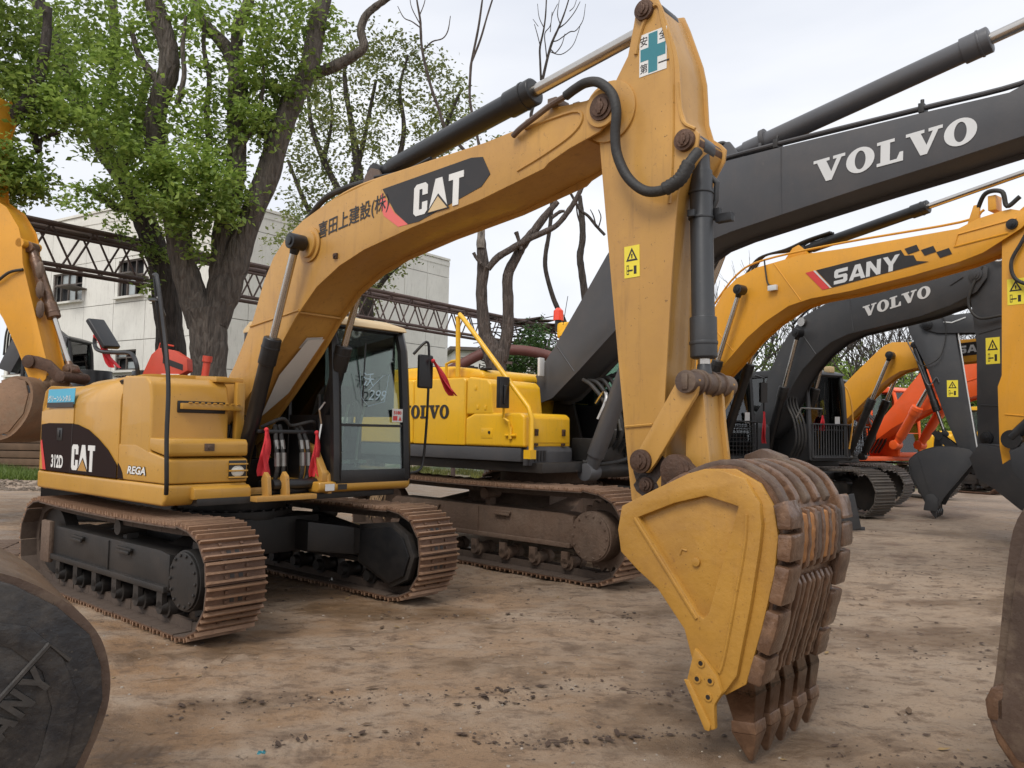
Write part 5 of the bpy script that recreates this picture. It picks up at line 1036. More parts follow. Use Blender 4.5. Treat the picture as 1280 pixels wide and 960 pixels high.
# ================================================================== seventh: grey one facing left, drooping bucket
D7C = ((12.2, 14.2), -2.2)
D7 = thing('crawler_excavator', 'grey excavator facing left at the right, its toothed bucket drooping just above the ground', 'excavator', (12.2 - .13, 14.2 - .09, 0), -2.2 - math.pi / 2, 'parked excavators')
R = D7
BO = [(-.6, 1.6), (-.3, 2.4), (.3, 3.4), (1.0, 4.05), (1.8, 4.28), (2.3, 4.26), (3.05, 4.17), (3.7, 4.12), (4.0, 4.17), (4.28, 4.10), (4.35, 3.98), (4.28, 3.86), (4.0, 3.76), (3.06, 3.72), (2.4, 3.75), (1.6, 3.7), (1.1, 3.3), (.6, 2.6), (.3, 1.9), (0, 1.5)]
boom = plated(R, 'boom', BO, .2, M['dgrey'], ins=.035)
b = B(); b.tube([(3.5, .204, 4.05), (3.75, .204, 3.96), (3.9, .204, 3.98)], .014, 5); b.build('weld_seam', M['silver'], boom)
boss(R, (4.2, 3.95), .10, .25, -.25, M['black'], 'boom_tip_pin')
ST = [(4.612,4.078),(4.53,4.17),(4.383,4.20),(3.967,4.18),(3.75,4.05),(3.70,3.8),(3.555,2.708),(3.29,1.25),(3.28,1.0),(3.36,.92),(3.52,.95),(3.686,1.452),(3.92,2.112),(4.202,3.02),(4.391,3.443),(4.54,3.8)]
stick = plated(R, 'stick', ST, .16, M['dgrey'])
b = B(); b.tube([(3.66, .163, 3.90), (3.50, .163, 2.6), (3.30, .163, 1.1)], .014, 5); b.build('edge_highlight', M['silver'], stick)  # highlight along the stick edge, laid on as a bright strip
cylinder(R, (4.47, 3.55), (3.92, 1.70), 0.06, .065, M['black'], .75, rod=.5)
rail('pipe', [(4.75, .10, 4.0), (4.4, .18, 3.2), (4.2, .20, 2.7), (4.05, .20, 2.85), (4.0, .18, 2.75)], .013, M['greycyl'])
hose(R, [(4.3, .2, 4.2), (4.05, .24, 4.25), (3.85, .24, 3.9), (3.95, .24, 3.3), (4.25, .22, 3.1), (4.4, .2, 3.2)], .010, M['rubber'])
b = B()
for y in (-.21, .19): b.prism([(4.08, 1.78), (4.15, 1.70), (3.66, 1.20), (3.55, 1.25), (3.56, 1.36)], y, y + .025)
b.cyl((4.02, -.24, 1.66), (4.02, .24, 1.66), .08, 14); b.cyl((3.66, -.24, 1.28), (3.66, .24, 1.28), .10, 18); b.build('guide_link', M['black'], R)
b = B(); b.prism([(4.1, 1.72), (4.0, 1.6), (3.95, 1.15), (4.05, 1.05), (4.15, 1.2)], -.1, .1); b.build('bucket_link', M['black'], R)
warn(stick, (3.86, .1625, 2.45), .20, .34, ex=(-1, 0, 0)); 
O7 = [(3.306, 1.244), (3.45, 1.40), (3.60, 1.43), (4.0, 1.429), (4.305, 1.324), (4.47, 1.20), (4.513, 1.09), (4.472, .816), (4.357, .596), (4.257, .40), (4.18, .24), (4.0, .22), (3.899, .432), (3.431, 1.068)]
O7b = [(3.45, .90), (3.50, 1.10), (3.75, 1.25), (4.10, 1.36), (4.45, 1.38), (4.66, 1.32), (4.80, 1.18), (4.83, .98), (4.74, .60), (4.55, .22), (4.35, .12), (4.22, .20), (3.9, .50), (3.6, .78)]
P7 = [(3.62, 1.44), (4.0, 1.45), (4.32, 1.345), (4.49, 1.21), (4.54, 1.09), (4.50, .81), (4.385, .585), (4.285, .39), (4.22, .25)]
bk7 = bucket(R, O7, P7, .48, M['dgrey'], M['dgrey'], M['dgrey'], 5, tip=(4.06, .005), troot=((4.06, .25), (4.20, .27)), thick=.035, tooth_w=.10)
b = B(); b.prism([(4.36, 1.28), (4.37, 1.28), (4.12, .40), (4.11, .40)], .48, .486); b.build('side_seam', M['dgrey'], bk7)
b = B(); b.prism_h([(-4.27, .16), (-4.02, .14), (-4.00, .40), (-4.10, .50), (-4.22, .46)], [], (0, .48, 0), (-1, 0, 0), Z3, .02); b.build('side_cutter', M['dgrey'], bk7, bevel=.01)
boss(R, (3.42, 1.10), .09, .30, -.30, M['black'], 'bucket_pin')
undercarriage(R, 2.38, 4.3, .95, .6, M['shoedark'], M['frame'])
upper(R, 1.1, 2.1, 1.38, .85, -2.8, M['dgrey'], M['frame'], M['dgrey'], M['dgrey'])
# ================================================================== far yellow machine between the sticks
Y8 = thing('crawler_excavator', 'small yellow excavator far back, glimpsed low between the grey stick and grey bucket', 'excavator', (14.6, 25.5, 0), -1.2, 'parked excavators')
R = Y8
undercarriage(R, 2.1, 3.8, .8, .5, M['shoe'], M['frame'])
upper(R, 1.0, 1.75, 1.2, .8, -2.0, M['vyellow'], M['frame'], M['black'], M['vyellow'], cabz=2.6)
plated(R, 'boom', [(.2, 1.3), (.6, 2.4), (1.6, 3.3), (3.0, 3.2), (4.0, 2.8), (4.0, 2.6), (2.9, 2.8), (1.8, 2.8), (1.1, 2.1), (.6, 1.2)], .18, M['vyellow'])
plated(R, 'stick', [(4.1, 3.1), (4.3, 3.0), (3.9, .9), (3.7, .9), (3.8, 2.4)], .15, M['vyellow'])
bucket(R, [(3.5, .9), (3.8, 1.05), (4.1, .9), (4.2, .6), (4.0, .15), (3.85, .2), (3.6, .6)], [(3.6, 1.0), (3.9, 1.07), (4.15, .9), (4.22, .6), (4.05, .2)], .4, M['dgrey'], M['dgrey'], M['steel'], 4, tip=(3.9, 0), troot=((3.86, .18), (3.98, .2)))
# ================================================================== left edge machine
L9 = thing('crawler_excavator', 'orange-yellow excavator at the left edge, only its stick and mud-caked bucket in view', 'excavator', (-14, 13, 0), 1.45 - math.pi / 2, 'parked excavators')
R = L9
undercarriage(R, 2.39, 4.4, .95, .6, M['shoe'], M['frame'])
upper(R, 1.1, 2.1, 1.38, .85, -2.8, M['syellow'], M['frame'], M['black'], M['black'])
boom = plated(R, 'boom', [(-.1, 1.7), (.3, 3.0), (1.0, 4.3), (2.0, 5.2), (3.5, 5.4), (5.0, 5.2), (5.85, 5.05), (6.0, 4.85), (5.8, 4.6), (4.6, 4.6), (3.2, 4.7), (2.3, 4.4), (1.6, 3.7), (.9, 2.6), (.4, 1.5)], .27, M['syellow'], ins=.04)
ST = [(5.80, 6.55), (5.95, 6.72), (6.02, 6.6), (6.07, 6.315), (6.02, 6.12), (5.95, 5.6), (6.02, 5.05), (6.12, 4.98), (6.30, 4.87), (6.52, 4.55), (6.58, 4.35), (6.62, 4.0), (7.13, 2.42), (7.10, 2.25), (6.98, 2.12), (6.86, 2.18), (6.62, 2.67), (6.35, 3.15), (6.08, 3.52), (5.7, 4.3), (5.5, 5.2)]
stick = plated(R, 'stick', ST, .2, M['syellow'])
boss(R, (5.85, 4.3), .14, -.28, .28, M['rustpin'], 'boom_tip_pin')
warn(stick, (6.02, -.2015, 3.45), .16, .22)
hose(R, [(5.9, -.24, 3.75), (6.2, -.25, 3.70), (6.45, -.25, 3.85), (6.65, -.22, 3.9)], .022)
cylinder(R, (6.60, 4.28), (7.36, 2.40), 0, .085, M['steel'], .58, rod=.45)
b = B(); b.cyl((6.55, -.2, 4.32), (6.55, .2, 4.32), .07, 12); b.build('bracket', M['syellow'], R)
for i in range(3):
    b = B(); b.sphere((6.88 + .02 * i, -.16, 3.9 - .3 * i), .09, 8, sq=(.8, .5, 1.6)); b.build('hose_wrap', M['mudframe'], R)
lk9 = [(6.80, 2.52), (6.86, 2.60), (7.0, 2.58), (7.2, 2.52), (7.46, 2.30), (7.44, 2.18), (7.3, 2.2), (7.15, 2.36), (6.9, 2.42)]
b = B(); b.prism(lk9, -.27, -.22); b.prism(lk9, .22, .27); b.cyl((6.87, -.30, 2.50), (6.87, .30, 2.50), .10, 16); b.cyl((7.40, -.3, 2.28), (7.40, .3, 2.28), .08, 14); b.build('guide_link', M['rustpin'], R, bevel=.01)
b = B(); b.sphere((7.0, 0, 2.2), .17, 12, sq=(1, 1.3, 1)); b.sphere((7.18, 0, 2.20), .13, 12, sq=(1, 1.3, 1)); b.build('bucket_hinge', M['mudbucket'], R)
O9 = [(5.6, 2.05), (6.2, 2.02), (6.5, 2.12), (6.80, 2.24), (7.0, 2.20), (7.06, 2.0), (7.0, 1.72), (6.78, 1.45), (6.5, 1.36), (6.2, 1.34), (5.85, 1.42), (5.65, 1.6)]
P9 = [(6.6, 2.2), (6.85, 2.27), (7.05, 2.2), (7.12, 1.98), (7.05, 1.68), (6.82, 1.40), (6.5, 1.30), (6.2, 1.28), (5.9, 1.34), (5.7, 1.5)]
bk9 = bucket(R, O9, P9, .5, M['mudbucket'], M['mudbucket'], M['mudbucket'], 5, tip=(5.4, 1.9), troot=((5.62, 1.55), (5.70, 1.68)), thick=.04)
b = B(); b.prism_h([(6.05, 1.98), (6.55, 2.05), (6.60, 1.80), (6.35, 1.50), (6.1, 1.62)], [[(6.12, 1.92), (6.22, 1.68), (6.35, 1.60), (6.5, 1.80), (6.48, 1.97)]], (0, -.5, 0), U3, Z3, .02); b.build('side_rib', M['mudbucket'], bk9, bevel=.006)
# ================================================================== near buckets at the frame edges (standing on the ground)
def wbucket(name, label, loc, rz, s, m, mshell, **k):
    t = thing(name, label, 'bucket', loc, rz); return t
LB = thing('excavator_bucket', 'black scratched bucket at the bottom left corner, raised letters ANY in view on its side', 'bucket', (-2.70, 2.50, 0), math.radians(38))
OB = [(.0, 1.02), (.35, 1.08), (.70, 1.09), (.90, 1.063), (.95, 1.043), (1.08, .958), (1.184, .851), (1.226, .735), (1.236, .622), (1.20, .492), (1.155, .392), (1.08, .24), (.95, .10), (.75, .03), (.5, .08), (.25, .3), (.05, .62), (-.08, .82)]
PB_ = [(.10, 1.05), (.40, 1.105), (.70, 1.115), (.92, 1.08), (1.10, .975), (1.21, .855), (1.255, .735), (1.262, .61), (1.225, .475), (1.11, .22), (.96, .065), (.8, .01)]
bl = bucket(LB, OB, PB_, .52, M['blackbucket'], M['wornbrown'], M['steel'], 5, tip=(.50, .0), troot=((.76, .03), (.80, .10)), thick=.04)
ri = [(.30, .20), (.62, .36), (.90, .62), (1.01, .80), (.985, .83), (.86, .895), (.80, .90), (.42, .70), (.10, .52)]
b = B(); b.prism_h([(1.0, .905), (1.10, .80), (1.16, .64), (1.13, .45), (1.03, .27), (.88, .13), (.7, .08), (.45, .16), (.2, .42), (.02, .70), (.02, .93), (.4, .98), (.75, .97)], [[(.95, .84), (1.045, .75), (1.08, .62), (1.05, .46), (.96, .32), (.82, .20), (.66, .15), (.5, .2), (.26, .46), (.1, .70), (.14, .85), (.5, .90), (.8, .90)]], (0, -.52, 0), U3, Z3, .006); b.build('side_ring', M['blackbucket'], bl, bevel=.003)
b = B(); b.tube([(.60, -.528, .30), (.92, -.528, .673), (1.062, -.528, .838), (1.125, -.528, .776)], .010, 6); b.build('weld_edge', M['letterblack'], bl)
Gx = Vector((.652, 0, .758)).normalized(); Gz = Vector((-.758, 0, .652)).normalized()
letters(bl, ['S', 'A', 'N', 'Y'], (.885, -.523, .49), Gx, Gz, .085, M['letterblack'], gap=.12, t=.020, wscale=.72, label='raised black letters welded on the bucket side')
b = B(); b.prism([(.15, 1.05), (.22, 1.30), (.38, 1.32), (.5, 1.08)], -.27, -.22); b.prism([(.15, 1.05), (.22, 1.30), (.38, 1.32), (.5, 1.08)], .22, .27); b.build('hinge_ear', M['blackbucket'], bl, bevel=.01)
RBK = thing('excavator_bucket', 'brown rusty bucket edge cut off by the right edge of the frame', 'bucket', (3.31, 2.93, 0), math.radians(130))
OR2 = [(.0, 1.36), (.40, 1.42), (.78, 1.42), (.98, 1.36), (1.10, 1.22), (1.15, 1.02), (1.185, .75), (1.21, .52), (1.215, .47), (1.235, .45), (1.235, .33), (1.16, .22), (1.0, .2), (.6, .5), (.2, .9), (-.05, 1.1)]
PR2 = [(.10, 1.42), (.45, 1.47), (.82, 1.47), (1.02, 1.40), (1.15, 1.24), (1.195, 1.02), (1.225, .75), (1.25, .54), (1.27, .44), (1.26, .33)]
br_ = bucket(RBK, OR2, PR2, .5, M['wornbrown'], M['wornbrown'], M['steel'], 5, tip=(1.05, .0), troot=((1.10, .22), (1.24, .27)), thick=.05)
b = B(); b.prism([(1.20, .53), (1.26, .50), (1.285, .44), (1.275, .36), (1.2, .36)], -.50, .50); b.build('lip_plate', M['steel'], br_, bevel=.015)
for q in range(3):
    b = B(); b.box2((.98 + .0 * q, -.53 + .36 * q, .55), (1.235, -.50 + .36 * q, 1.2)); b.build('side_rib', M['wornbrown'], br_, bevel=.01)
# grey steel plate beyond the front bucket
b = B(); b.box((0, 0, .30), (.42, .03, .60), Matrix.Rotation(-.22, 3, 'Y')); b.box((.10, .03, .04), (.5, .05, .06)); o = tag(b.build('steel_plate', M['dgrey'], None, bevel=.006), 'flat slate grey steel plate leaning beside the far tracks, right of the front bucket', 'plate'); o.location = (5.72, 13.7, 0); o.rotation_euler = (0, 0, .15)

# ================================================================== ground
def vnoise(x, y, s, seed):
    x = x / s; y = y / s; xi = np.floor(x).astype(int); yi = np.floor(y).astype(int); fx = x - xi; fy = y - yi
    h = lambda a, c: (np.sin(a * 127.1 + c * 311.7 + seed * 74.7) * 43758.5453) % 1.0
    u = fx * fx * (3 - 2 * fx); v = fy * fy * (3 - 2 * fy)
    return (h(xi, yi) * (1 - u) + h(xi + 1, yi) * u) * (1 - v) + (h(xi, yi + 1) * (1 - u) + h(xi + 1, yi + 1) * u) * v - .5
def ground_h(x, y):
    x = np.asarray(x, float); y = np.asarray(y, float)
    xr = x * .97 + y * .24; yr = -x * .24 + y * .97
    z = .034 * vnoise(xr, yr * 2.2, 1.6, 1) + .022 * vnoise(xr, yr * 2.5, .55, 2) + .014 * vnoise(xr, yr * 1.6, .19, 3) + .011 * vnoise(x, y * 1.4, .085, 4)
    rut = np.exp(-((yr - 4.0 - .1 * np.sin(xr)) / .16) ** 2) + np.exp(-((yr - 4.65 - .12 * np.sin(xr * .8)) / .18) ** 2) * .8 + np.exp(-((yr - 6.1) / .2) ** 2) * .5
    z += -.022 * rut * (.6 + vnoise(x, y, .7, 6))
    cl_ = np.clip(vnoise(x, y, .9, 8) * 4 - .6, 0, 1); z += cl_ * .07 * np.clip(vnoise(x, y, .07, 9), 0, 1)
    z -= .015
    bank = np.clip((y - 23.5) / 3, 0, 1) * np.clip((-x - 1) / 3 + 1, 0, 1); z += bank * (.18 + .2 * vnoise(x, y, 1.1, 11))
    fade = np.clip(1.5 - y / 40, 0, 1); return z * np.clip(fade + .3, .3, 1)
def axis(lo, hi, d, far_lo, far_hi, g=1.13):
    a = list(np.arange(lo, hi, d)); s = d; x = a[-1]
    while x < far_hi: s *= g; x += s; a.append(x)
    s = d; x = lo; pre = []
    while x > far_lo: s *= g; x -= s; pre.append(x)
    return np.array(pre[::-1] + a)
gx = axis(-5.5, 6.5, .034, -400, 400, 1.05); gy = axis(2.0, 9.5, .034, -60, 700, 1.035)
XX, YY = np.meshgrid(gx, gy); ZZ = ground_h(XX, YY)
nx_, ny_ = len(gx), len(gy); V = np.stack([XX.ravel(), YY.ravel(), ZZ.ravel()], 1)
I = np.arange(ny_ - 1)[:, None] * nx_ + np.arange(nx_ - 1)[None, :]; I = I.ravel(); Fq = np.stack([I, I + 1, I + 1 + nx_, I + nx_], 1)
def fast_mesh(name, V, Fc, m, smooth=True):
    me = bpy.data.meshes.new(name); k = Fc.shape[1]; me.vertices.add(len(V)); me.vertices.foreach_set('co', V.astype(np.float32).ravel())
    me.loops.add(Fc.size); me.loops.foreach_set('vertex_index', Fc.astype(np.int32).ravel())
    me.polygons.add(len(Fc)); me.polygons.foreach_set('loop_start', np.arange(0, Fc.size, k, dtype=np.int32))
    me.update(calc_edges=True); me.polygons.foreach_set('use_smooth', np.full(len(Fc), smooth)); me.materials.append(m); return me
def ground_mat():
    m = bpy.data.materials.new('wet_mud_yard'); m.use_nodes = True; n = m.node_tree; bs = n.nodes['Principled BSDF']; lk = n.links.new
    t = n.nodes.new('ShaderNodeTexCoord')
    def mapping(rot, scl):
        k = n.nodes.new('ShaderNodeMapping'); k.inputs['Rotation'].default_value = (0, 0, rot); k.inputs['Scale'].default_value = scl; lk(t.outputs['Object'], k.inputs['Vector']); return k.outputs['Vector']
    st = mapping(-.24, (1, 1.45, 1))
    def noise(s, d=6, vec=None, r=.6):
        k = n.nodes.new('ShaderNodeTexNoise'); k.inputs['Scale'].default_value = s; k.inputs['Detail'].default_value = d; k.inputs['Roughness'].default_value = r
        lk(vec or t.outputs['Object'], k.inputs['Vector']); return k.outputs['Fac']
    def mr(f, a, b, c=0., d=1.):
        r = n.nodes.new('ShaderNodeMapRange'); r.inputs['From Min'].default_value = a; r.inputs['From Max'].default_value = b; r.inputs['To Min'].default_value = c; r.inputs['To Max'].default_value = d
        lk(f, r.inputs['Value']); return r.outputs['Result']
    def mixc(f, a, b):
        x = n.nodes.new('ShaderNodeMix'); x.data_type = 'RGBA'; lk(f, x.inputs['Factor'])
        for s, q in (('A', a), ('B', b)):
            if isinstance(q, tuple): x.inputs[s].default_value = (*q, 1)
            else: lk(q, x.inputs[s])
        return x.outputs['Result']
    def mth(op, a, b):
        x = n.nodes.new('ShaderNodeMath'); x.operation = op
        for i, q in enumerate((a, b)):
            if isinstance(q, (int, float)): x.inputs[i].default_value = q
            else: lk(q, x.inputs[i])
        return x.outputs[0]
    big = noise(.35, 4, st); sx = n.nodes.new('ShaderNodeSeparateXYZ'); lk(t.outputs['Object'], sx.inputs[0]); xx = mth('ADD', mth('MULTIPLY', sx.outputs['X'], .16), mth('MULTIPLY', big, 1.2))
    c = mixc(mr(xx, .15, 1.15), (.26, .150, .073), (.335, .243, .165))
    c = mixc(mr(noise(1.3, 8, st, .68), .42, .66), c, (.35, .265, .19))
    c = mixc(mth('MULTIPLY', mr(noise(4.5, 8, st, .72), .50, .64), .8), c, (.12, .072, .042))
    c = mixc(mth('MULTIPLY', mr(noise(1.1, 9, st, .75), .55, .62), .55), c, (.10, .068, .048))
    c = mixc(mth('MULTIPLY', mr(noise(16, 8, None, .75), .57, .68), .8), c, (.05, .034, .024))
    c = mixc(mth('MULTIPLY', mr(noise(48, 6, None, .8), .56, .66), .6), c, (.08, .054, .038))
    c = mixc(mth('MULTIPLY', mr(noise(95, 4, None, .8), .60, .68), .55), c, (.38, .31, .25))
    c = mixc(mth('MULTIPLY', mr(noise(26, 4, None, .6), .66, .72), .8), c, (.33, .28, .22))
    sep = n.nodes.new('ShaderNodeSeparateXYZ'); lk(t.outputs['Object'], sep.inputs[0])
    wet = mr(noise(.55, 5, st), .50, .60)
    c = mixc(mth('MULTIPLY', wet, .6), c, (.135, .08, .040))
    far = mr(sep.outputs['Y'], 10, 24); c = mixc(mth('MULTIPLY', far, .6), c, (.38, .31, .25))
    g = mth('MULTIPLY', mr(sep.outputs['Y'], 24.5, 26.5), mr(noise(.9, 4), .36, .5)); c = mixc(g, c, (.075, .10, .03))
    lk(c, bs.inputs['Base Color'])
    lk(mth('SUBTRACT', .85, mth('MULTIPLY', wet, .5)), bs.inputs['Roughness'])
    # grouser prints left in a band of mud, plus grit
    mpn = mapping(-.12, (1, 1, 1)); s2 = n.nodes.new('ShaderNodeSeparateXYZ'); lk(mpn, s2.inputs[0])
    wv = n.nodes.new('ShaderNodeTexWave'); wv.wave_type = 'BANDS'; wv.bands_direction = 'X'; wv.inputs['Scale'].default_value = 5.5; wv.inputs['Distortion'].default_value = 2.2; wv.inputs['Detail'].default_value = 3; wv.inputs['Detail Scale'].default_value = 2; lk(mpn, wv.inputs['Vector'])
    band = mth('MULTIPLY', mr(s2.outputs['Y'], 4.05, 4.12), mr(s2.outputs['Y'], 4.45, 4.35)); band = mth('MULTIPLY', band, mr(noise(1.4, 3), .46, .56))
    h = mth('ADD', mth('MULTIPLY', noise(9, 10, st, .72), .55), mth('MULTIPLY', mth('MULTIPLY', wv.outputs['Fac'], band), .24)); h = mth('ADD', h, mth('MULTIPLY', noise(60, 6, None, .8), .26))
    bp_ = n.nodes.new('ShaderNodeBump'); bp_.inputs['Strength'].default_value = .9; bp_.inputs['Distance'].default_value = .05; lk(h, bp_.inputs['Height']); lk(bp_.outputs['Normal'], bs.inputs['Normal'])
    return m
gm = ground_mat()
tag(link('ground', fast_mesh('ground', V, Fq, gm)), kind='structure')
# loose grit, clods, fallen leaves and twigs
def scatter(name, n_, m, label, cat, shape, smin, smax, area, squash=.6, power=2.2, seed=1, clump=None, streaks=False):
    rg = np.random.default_rng(seed); v0, f0 = shape; v0 = np.array(v0, float); f0 = np.array(f0)
    x = rg.uniform(area[0], area[1], n_); y = area[2] + (area[3] - area[2]) * rg.uniform(0, 1, n_) ** 1.6
    if streaks:
        q = rg.integers(0, len(SEAMS), n_); S_ = np.array(SEAMS)[q]; u_ = rg.uniform(0, 1, n_) * S_[:, 4]; x = S_[:, 0] + u_; y = S_[:, 1] + u_ * S_[:, 2] * .6 + rg.normal(0, 1, n_) * S_[:, 3] + .08 * np.sin(u_ * 3)
    if clump is not None:
        keep = vnoise(x, y, clump, seed + 20) + .5 > rg.uniform(.25, .9, n_); x, y = x[keep], y[keep]
    k = len(x); s = smin + (smax - smin) * rg.uniform(0, 1, k) ** power; a = rg.uniform(0, 6.28, k)
    z = ground_h(x, y); P = np.repeat(v0[None], k, 0) * (1 + rg.uniform(-.25, .25, (k, len(v0), 3)))
    P *= s[:, None, None]; P[:, :, 2] *= squash; c_, s_ = np.cos(a)[:, None], np.sin(a)[:, None]
    X = P[:, :, 0] * c_ - P[:, :, 1] * s_ + x[:, None]; Y = P[:, :, 0] * s_ + P[:, :, 1] * c_ + y[:, None]; Z = P[:, :, 2] + z[:, None] + .25 * s[:, None] * squash
    Vv = np.stack([X, Y, Z], 2).reshape(-1, 3); Ff = (f0[None] + (np.arange(k) * len(v0))[:, None, None]).reshape(-1, f0.shape[1])
    return tag(link(name, fast_mesh(name, Vv, Ff, m, False)), label, cat, kind='stuff')
ph = (1 + 5 ** .5) / 2
ico_v = [(-1, ph, 0), (1, ph, 0), (-1, -ph, 0), (1, -ph, 0), (0, -1, ph), (0, 1, ph), (0, -1, -ph), (0, 1, -ph), (ph, 0, -1), (ph, 0, 1), (-ph, 0, -1), (-ph, 0, 1)]
ico_v = [tuple(c / 1.9 for c in v) for v in ico_v]
ico_f = [(0, 11, 5), (0, 5, 1), (0, 1, 7), (0, 7, 10), (0, 10, 11), (1, 5, 9), (5, 11, 4), (11, 10, 2), (10, 7, 6), (7, 1, 8), (3, 9, 4), (3, 4, 2), (3, 2, 6), (3, 6, 8), (3, 8, 9), (4, 9, 5), (2, 4, 11), (6, 2, 10), (8, 6, 7), (9, 8, 1)]
SEAMS = [(-1.9, 4.6, .35, .10, 2.4), (-1.2, 4.15, .22, .05, 2.2), (-.2, 4.9, .3, .06, 2.0), (1.4, 8.4, -.1, .25, 5.0), (-1.2, 6.9, .1, .2, 2.4), (1.8, 6.2, .1, .25, 3.0), (2.6, 9.6, .0, .3, 4.5), (.3, 3.3, .15, .12, 1.6), (1.6, 4.0, -.2, .2, 1.6)]
m_st = mat('grit_stones', (.27, .23, .19), .8, var=.35, bump=.1); m_lf_ = mat('dark_leaf_bits', (.06, .035, .022), .8, var=.4, bump=0); m_cl = mat('dark_mud_clods', (.075, .052, .038), .85, var=.3, bump=.2); m_pale = mat('pale_chips', (.42, .36, .28), .8, var=.2, bump=0)
scatter('gravel', 9000, m_st, 'small brown and grey grit lying over the muddy yard', 'gravel', (ico_v, ico_f), .0015, .012, (-6, 8, 2.2, 16), seed=3, clump=.8, power=3.2)
scatter('mud_clods', 7000, m_cl, 'dark crumbs of mud in patches over the yard', 'mud', (ico_v, ico_f), .002, .020, (-6, 9, 2.3, 18), squash=.45, seed=4, clump=1.1, power=4.5)
scatter('mud_clods', 4200, m_cl, 'dark crumbs of mud strung along the old wheel and track lines', 'mud', (ico_v, ico_f), .0015, .013, (-6, 9, 2.3, 18), squash=.5, seed=44, clump=.25, power=3.0, streaks=True)
scatter('dead_leaf_bits', 420, m_lf_, 'curled dark leaf scraps strung along the track lines', 'leaves', ([(-1, 0, 0), (-.3, .42, .18), (.5, .36, .1), (1.1, 0, .25), (.5, -.36, .16), (-.3, -.42, .05)], [(0, 1, 5), (1, 2, 4), (1, 4, 5), (2, 3, 4)]), .01, .045, (-6, 9, 2.3, 18), squash=1, seed=45, streaks=True)
scatter('pale_chips', 500, m_pale, 'pale stone chips sprinkled on the mud', 'gravel', (ico_v, ico_f), .002, .010, (-5, 8, 2.2, 14), seed=6, power=3)
lf_v = [(-1, 0, 0), (-.3, .42, .18), (.5, .36, .1), (1.1, 0, .25), (.5, -.36, .16), (-.3, -.42, .05)]; lf_f = [(0, 1, 5), (1, 2, 4), (1, 4, 5), (2, 3, 4)]
m_lf = mat('dead_leaves', (.10, .062, .035), .8, var=.5, bump=0); m_lf2 = mat('yellow_dead_leaves', (.26, .17, .07), .8, var=.4, bump=0)
scatter('fallen_leaves', 520, m_lf, 'brown fallen leaves scattered on the mud', 'leaves', (lf_v, lf_f), .012, .042, (-5, 8, 2.3, 13), squash=1, seed=8, clump=1.5)
scatter('fallen_leaves', 160, m_lf2, 'few yellowish fallen leaves scattered on the mud', 'leaves', (lf_v, lf_f), .012, .035, (-5, 8, 2.4, 12), squash=1, seed=9)
tw_v = [(-2.4, -.05, 0), (-.8, .1, .05), (.9, -.05, .05), (2.6, .25, 0), (-2.4, .03, .1), (-.8, .22, .15), (.9, .06, .15), (2.6, .32, .1)]; tw_f = [(0, 1, 5, 4), (1, 2, 6, 5), (2, 3, 7, 6)]
scatter('twigs', 260, m_lf, 'thin dark twigs lying on the mud', 'twigs', (tw_v, tw_f), .012, .05, (-4, 7, 2.6, 12), squash=.8, seed=12, clump=1.0)
m_deb = mat('rubble_bank', (.16, .125, .095), .9, var=.5, bump=.3)
scatter('rubble', 2600, m_deb, 'brown rubble and clods along the grass bank at the far left', 'rubble', (ico_v, ico_f), .01, .07, (-20, -8, 19, 22.8), squash=.6, seed=14, power=2)
def crumple(name, label, cat, loc, r, m, seed):
    rr = random.Random(seed); b = B(); n = 9; v = []; f = []
    for i in range(n):
        for j in range(n):
            v.append(((i / (n - 1) - .5) * 2 * r + rr.uniform(-.2, .2) * r, (j / (n - 1) - .5) * 1.4 * r + rr.uniform(-.2, .2) * r, abs(rr.gauss(.25, .25)) * r))
    for i in range(n - 1):
        for j in range(n - 1): a = i * n + j; f.append((a, a + n, a + n + 1, a + 1))
    b.add(v, f); o = b.build(name, m, None, smooth=False); o.location = loc; return tag(o, label, cat)
crumple('crumpled_paper', 'crumpled white paper lying beside the rollers of the front excavator far track', 'litter', (-1.78, 8.25, .01), .07, M['white'], 3)
crumple('plastic_scrap', 'small blue green plastic scrap on the mud at the bottom', 'litter', (-1.18, 3.98, 0), .018, M['teal'], 4)
# grass strips
def grass(name, n_, area, h0, h1, label, seed=1, col=(.10, .16, .035)):
    rg = np.random.default_rng(seed); x = rg.uniform(area[0], area[1], n_); y = rg.uniform(area[2], area[3], n_)
    kp = vnoise(x, y, .8, seed) > -.12; x, y = x[kp], y[kp]; k = len(x); z = ground_h(x, y); h = rg.uniform(h0, h1, k); a = rg.uniform(0, 6.28, k); w_ = .008 + .012 * rg.uniform(0, 1, k); l = rg.uniform(-.6, .6, (k, 2)) * h[:, None]
    A = np.stack([x - np.cos(a) * w_, y - np.sin(a) * w_, z], 1); C_ = np.stack([x + np.cos(a) * w_, y + np.sin(a) * w_, z], 1); T_ = np.stack([x + l[:, 0], y + l[:, 1], z + h], 1)
    Vv = np.stack([A, C_, T_], 1).reshape(-1, 3); Ff = np.arange(k * 3).reshape(-1, 3)
    return tag(link(name, fast_mesh(name, Vv, Ff, leafmat(name, col, (col[0] * 1.6, col[1] * 1.35, col[2] * 1.2)), False)), label, 'grass', kind='stuff')
